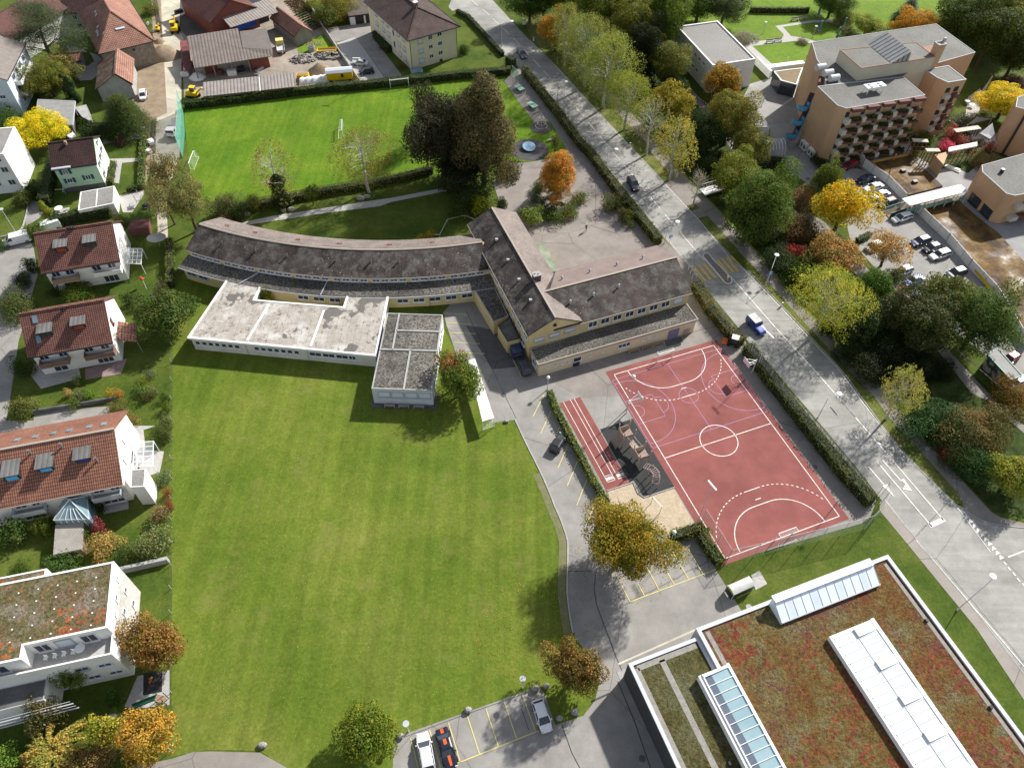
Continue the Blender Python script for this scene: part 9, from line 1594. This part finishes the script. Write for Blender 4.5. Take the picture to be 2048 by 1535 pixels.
# ---------------- hedges ----------------
def hedge(label,pts,wd,h,col,dens=26,name='hedge',size=.24,seed=1):
    q=[V2(P(*p,h*.5)) if len(p)==2 else V2(W(*p,h*.5)) for p in pts]; rs=np.random.RandomState(seed+int(wd*10)); Ps=[];Ns=[]; 
    for a_,c_ in zip(q,q[1:]):
        L=(c_-a_).length; d=(c_-a_)/L; n_=Vector((-d.y,d.x)); 
        m=int(L*wd*dens); s=rs.uniform(-.2,L+.2,m); t=rs.uniform(-wd/2,wd/2,m); hz=h*(1+.09*np.sin(s*.9+seed)+.07*np.sin(s*2.3)+.05*np.sin(s*.31+2*t)); Ps.append(np.stack([a_.x+d.x*s+n_.x*t,a_.y+d.y*s+n_.y*t,hz+rs.normal(0,.06,m)],1)); Ns.append(np.tile([0,0,1.],(m,1)))
        for sg in (-1,1): m=int(L*h*dens*.8); s=rs.uniform(-.2,L+.2,m); zz=rs.uniform(.02,h,m); t=sg*wd/2*(1+.16*np.sin(s*1.3+sg)+.1*np.sin(s*3.1))+rs.normal(0,.1,m); Ps.append(np.stack([a_.x+d.x*s+n_.x*t,a_.y+d.y*s+n_.y*t,zz],1)); Ns.append(np.tile([n_.x*sg,n_.y*sg,.3],(m,1)))
    for e_,dd in ((q[0],q[0]-q[1]),(q[-1],q[-1]-q[-2])): dd=dd.normalized(); n_=Vector((-dd.y,dd.x)); m=int(wd*h*dens); t=rs.uniform(-wd/2,wd/2,m); Ps.append(np.stack([e_.x+n_.x*t+dd.x*.1,e_.y+n_.y*t+dd.y*.1,rs.uniform(0,h,m)],1)); Ns.append(np.tile([dd.x,dd.y,0],(m,1)))
    P_=np.concatenate(Ps); N_=np.concatenate(Ns); V=quads_at(P_,N_,size,rs,.8,.6); c0=P_.mean(0)*np.array([1,1,0])
    th=thing(name,label,'hedge',tuple(float(k) for k in c0)); me=npmesh('foliage',V-c0,np.arange(len(V)).reshape(-1,4),leaf); o=bpy.data.objects.new('foliage',me); COL.objects.link(o); o.parent=th; o.color=(*[k*1.3 for k in col],1)
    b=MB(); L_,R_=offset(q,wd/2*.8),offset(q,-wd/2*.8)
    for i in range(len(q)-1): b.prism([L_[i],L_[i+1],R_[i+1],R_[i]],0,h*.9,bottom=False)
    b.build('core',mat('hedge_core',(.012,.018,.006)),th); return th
hedge('long dark hedge along the top of the sports pitch',[('b',145,1020),('b',600,970),('b',1230,890),('b',1600,850),('c',110,830),('c',600,780),('c',1100,725),('c',1560,690)],1.7,1.9,(.05,.075,.018),seed=2)
hedge('tall roadside hedge between the north playground and main road',[('c',1700,680),('c',2047,1120),('d',480,1380),('j',600,330),('j',900,740),('j',1255,1170)],1.8,2.0,(.1,.105,.03),seed=3)
hedge('brown-green clipped roadside hedge beside the school east gable and court',[('q',300,240),('q',430,460),('q',620,690),('q',745,800)],2.0,2.0,(.12,.1,.028),seed=4)
hedge('long roadside hedge down the east side of the red court',[('q',800,850),('q',1000,1120),('q',1300,1500),('w',0,330),('w',280,680),('w',560,990)],2.0,2.2,(.07,.085,.022),seed=5)
hedge('low clipped hedge between the parking bays and the running track',[('o',1945,1290),('u',240,60),('u',470,500),('u',620,790),('u',750,1000)],1.1,1.3,(.12,.15,.025),seed=6)
hedge('hedge above the southern parking bays, behind the golden tree',[('u',1390,1330),('u',1680,1240)],1.5,1.7,(.09,.1,.022),seed=7); hedge('hedge along the west side of the red court beside the southern bays',[('u',1700,1260),('v',300,780),('v',435,965)],1.6,1.7,(.09,.11,.022),seed=8)
hedge('hedge between the sports pitch and the slope behind the school',[('h',690,850),('h',1000,800),('h',1250,745),('h',1600,680),('i',100,640),('i',500,560),('i',800,480)],1.6,1.6,(.09,.105,.028),seed=9)
hedge('dark clipped hedge between the mint house and northern red-roofed house',[('g',500,990),('g',800,930),('g',1075,890)],1.6,2.4,(.04,.065,.015),seed=10); hedge('dark tall hedge on the west side of the mint house',[('g',440,800),('g',480,560),('g',530,400)],2.,2.6,(.035,.055,.018),seed=11)
hedge('light green hedge along the street side of the mint house garden',[('g',1380,650),('g',1385,400),('g',1410,140)],1.2,1.3,(.1,.14,.035),seed=12); hedge('low hedge beside the front path of the mint house',[('g',1070,610),('g',1110,420)],1.,1.2,(.09,.12,.03),seed=13); hedge('short hedge at the foot of the mint house lawn',[('g',1240,680),('g',1385,650)],1.,1.1,(.06,.09,.02),seed=14)
hedge('tall narrow clipped hedge between the terraced gardens and the curved wing',[('m',1665,230),('m',1660,0),('g',1655,1180)],1.3,1.8,(.1,.12,.035),seed=15); hedge('dark hedge beside the drive of the cream block',[('c',240,330),('c',390,480)],1.6,1.8,(.04,.07,.02),seed=16)
hedge('low dark hedge along the pavement by the cream block lawn',[('c',1045,110),('c',1150,160),('c',1490,530)],1.1,1.2,(.035,.05,.018),seed=17); hedge('big square clipped evergreen at the corner of the pitch and road',[('c',1545,610),('c',1590,590)],3.0,2.8,(.04,.065,.02),seed=18)
hedge('small rounded hedge strip inside the hotel car park',[('l',420,1180),('l',545,1115)],1.1,1.2,(.07,.11,.025),seed=19); hedge('dark hedge in front of the glass shelter',[('k',1010,400),('k',1165,400)],1.6,1.6,(.035,.055,.018),seed=20)
hedge('shrub hedge along the bottom of the mint house garden drive',[('a',880,1240),('a',1280,1250)],2.,2.,(.03,.045,.015),seed=21); hedge('row of small pointed conifers across the park lawn',[('e',830,95),('e',1100,100),('e',1400,100)],.8,1.6,(.09,.12,.04),seed=22)
hedge('tall thicket along the top edge of the park',[('d',1200,-30),('d',1700,-40)],3.,6.,(.04,.06,.015),seed=23)
# fallen leaves: stuff
def scatter(label,c,rx,ry,n,col,seed,size=.16):
    rs=np.random.RandomState(seed); t=rs.uniform(0,6.28,n); q=np.sqrt(rs.uniform(0,1,n)); P_=np.stack([c.x+rx*q*np.cos(t),c.y+ry*q*np.sin(t),np.full(n,.045)+rs.uniform(0,.02,n)],1); V=quads_at(P_,np.tile([0,0,1.],(n,1)),size,rs,.7,.2); me=npmesh('fallen_leaves',V,np.arange(len(V)).reshape(-1,4),leaf); o=bpy.data.objects.new('fallen_leaves',me); COL.objects.link(o); o.color=(*col,1); tag(o,label,'leaves',kind='stuff')
scatter('brown leaves scattered on the meadow near the round brown tree',P(1080,1270),9,8,900,(.3,.2,.06),1); scatter('leaves fallen on the drive under the golden tree',P(1240,1130),8,6,500,(.3,.22,.05),2); scatter('leaves along the edge of the north playground',P(1215,370),4,9,350,(.12,.09,.05),3); scatter('pale clover specks across the lower meadow',P(700,1250),22,16,1500,(.4,.4,.2),4,.09); scatter('pale specks across the upper meadow',P(650,930),24,14,1200,(.35,.36,.18),5,.1)
for o in list(bpy.data.objects):
    for k in ('_o','_w'):
        if k in o: del o[k]
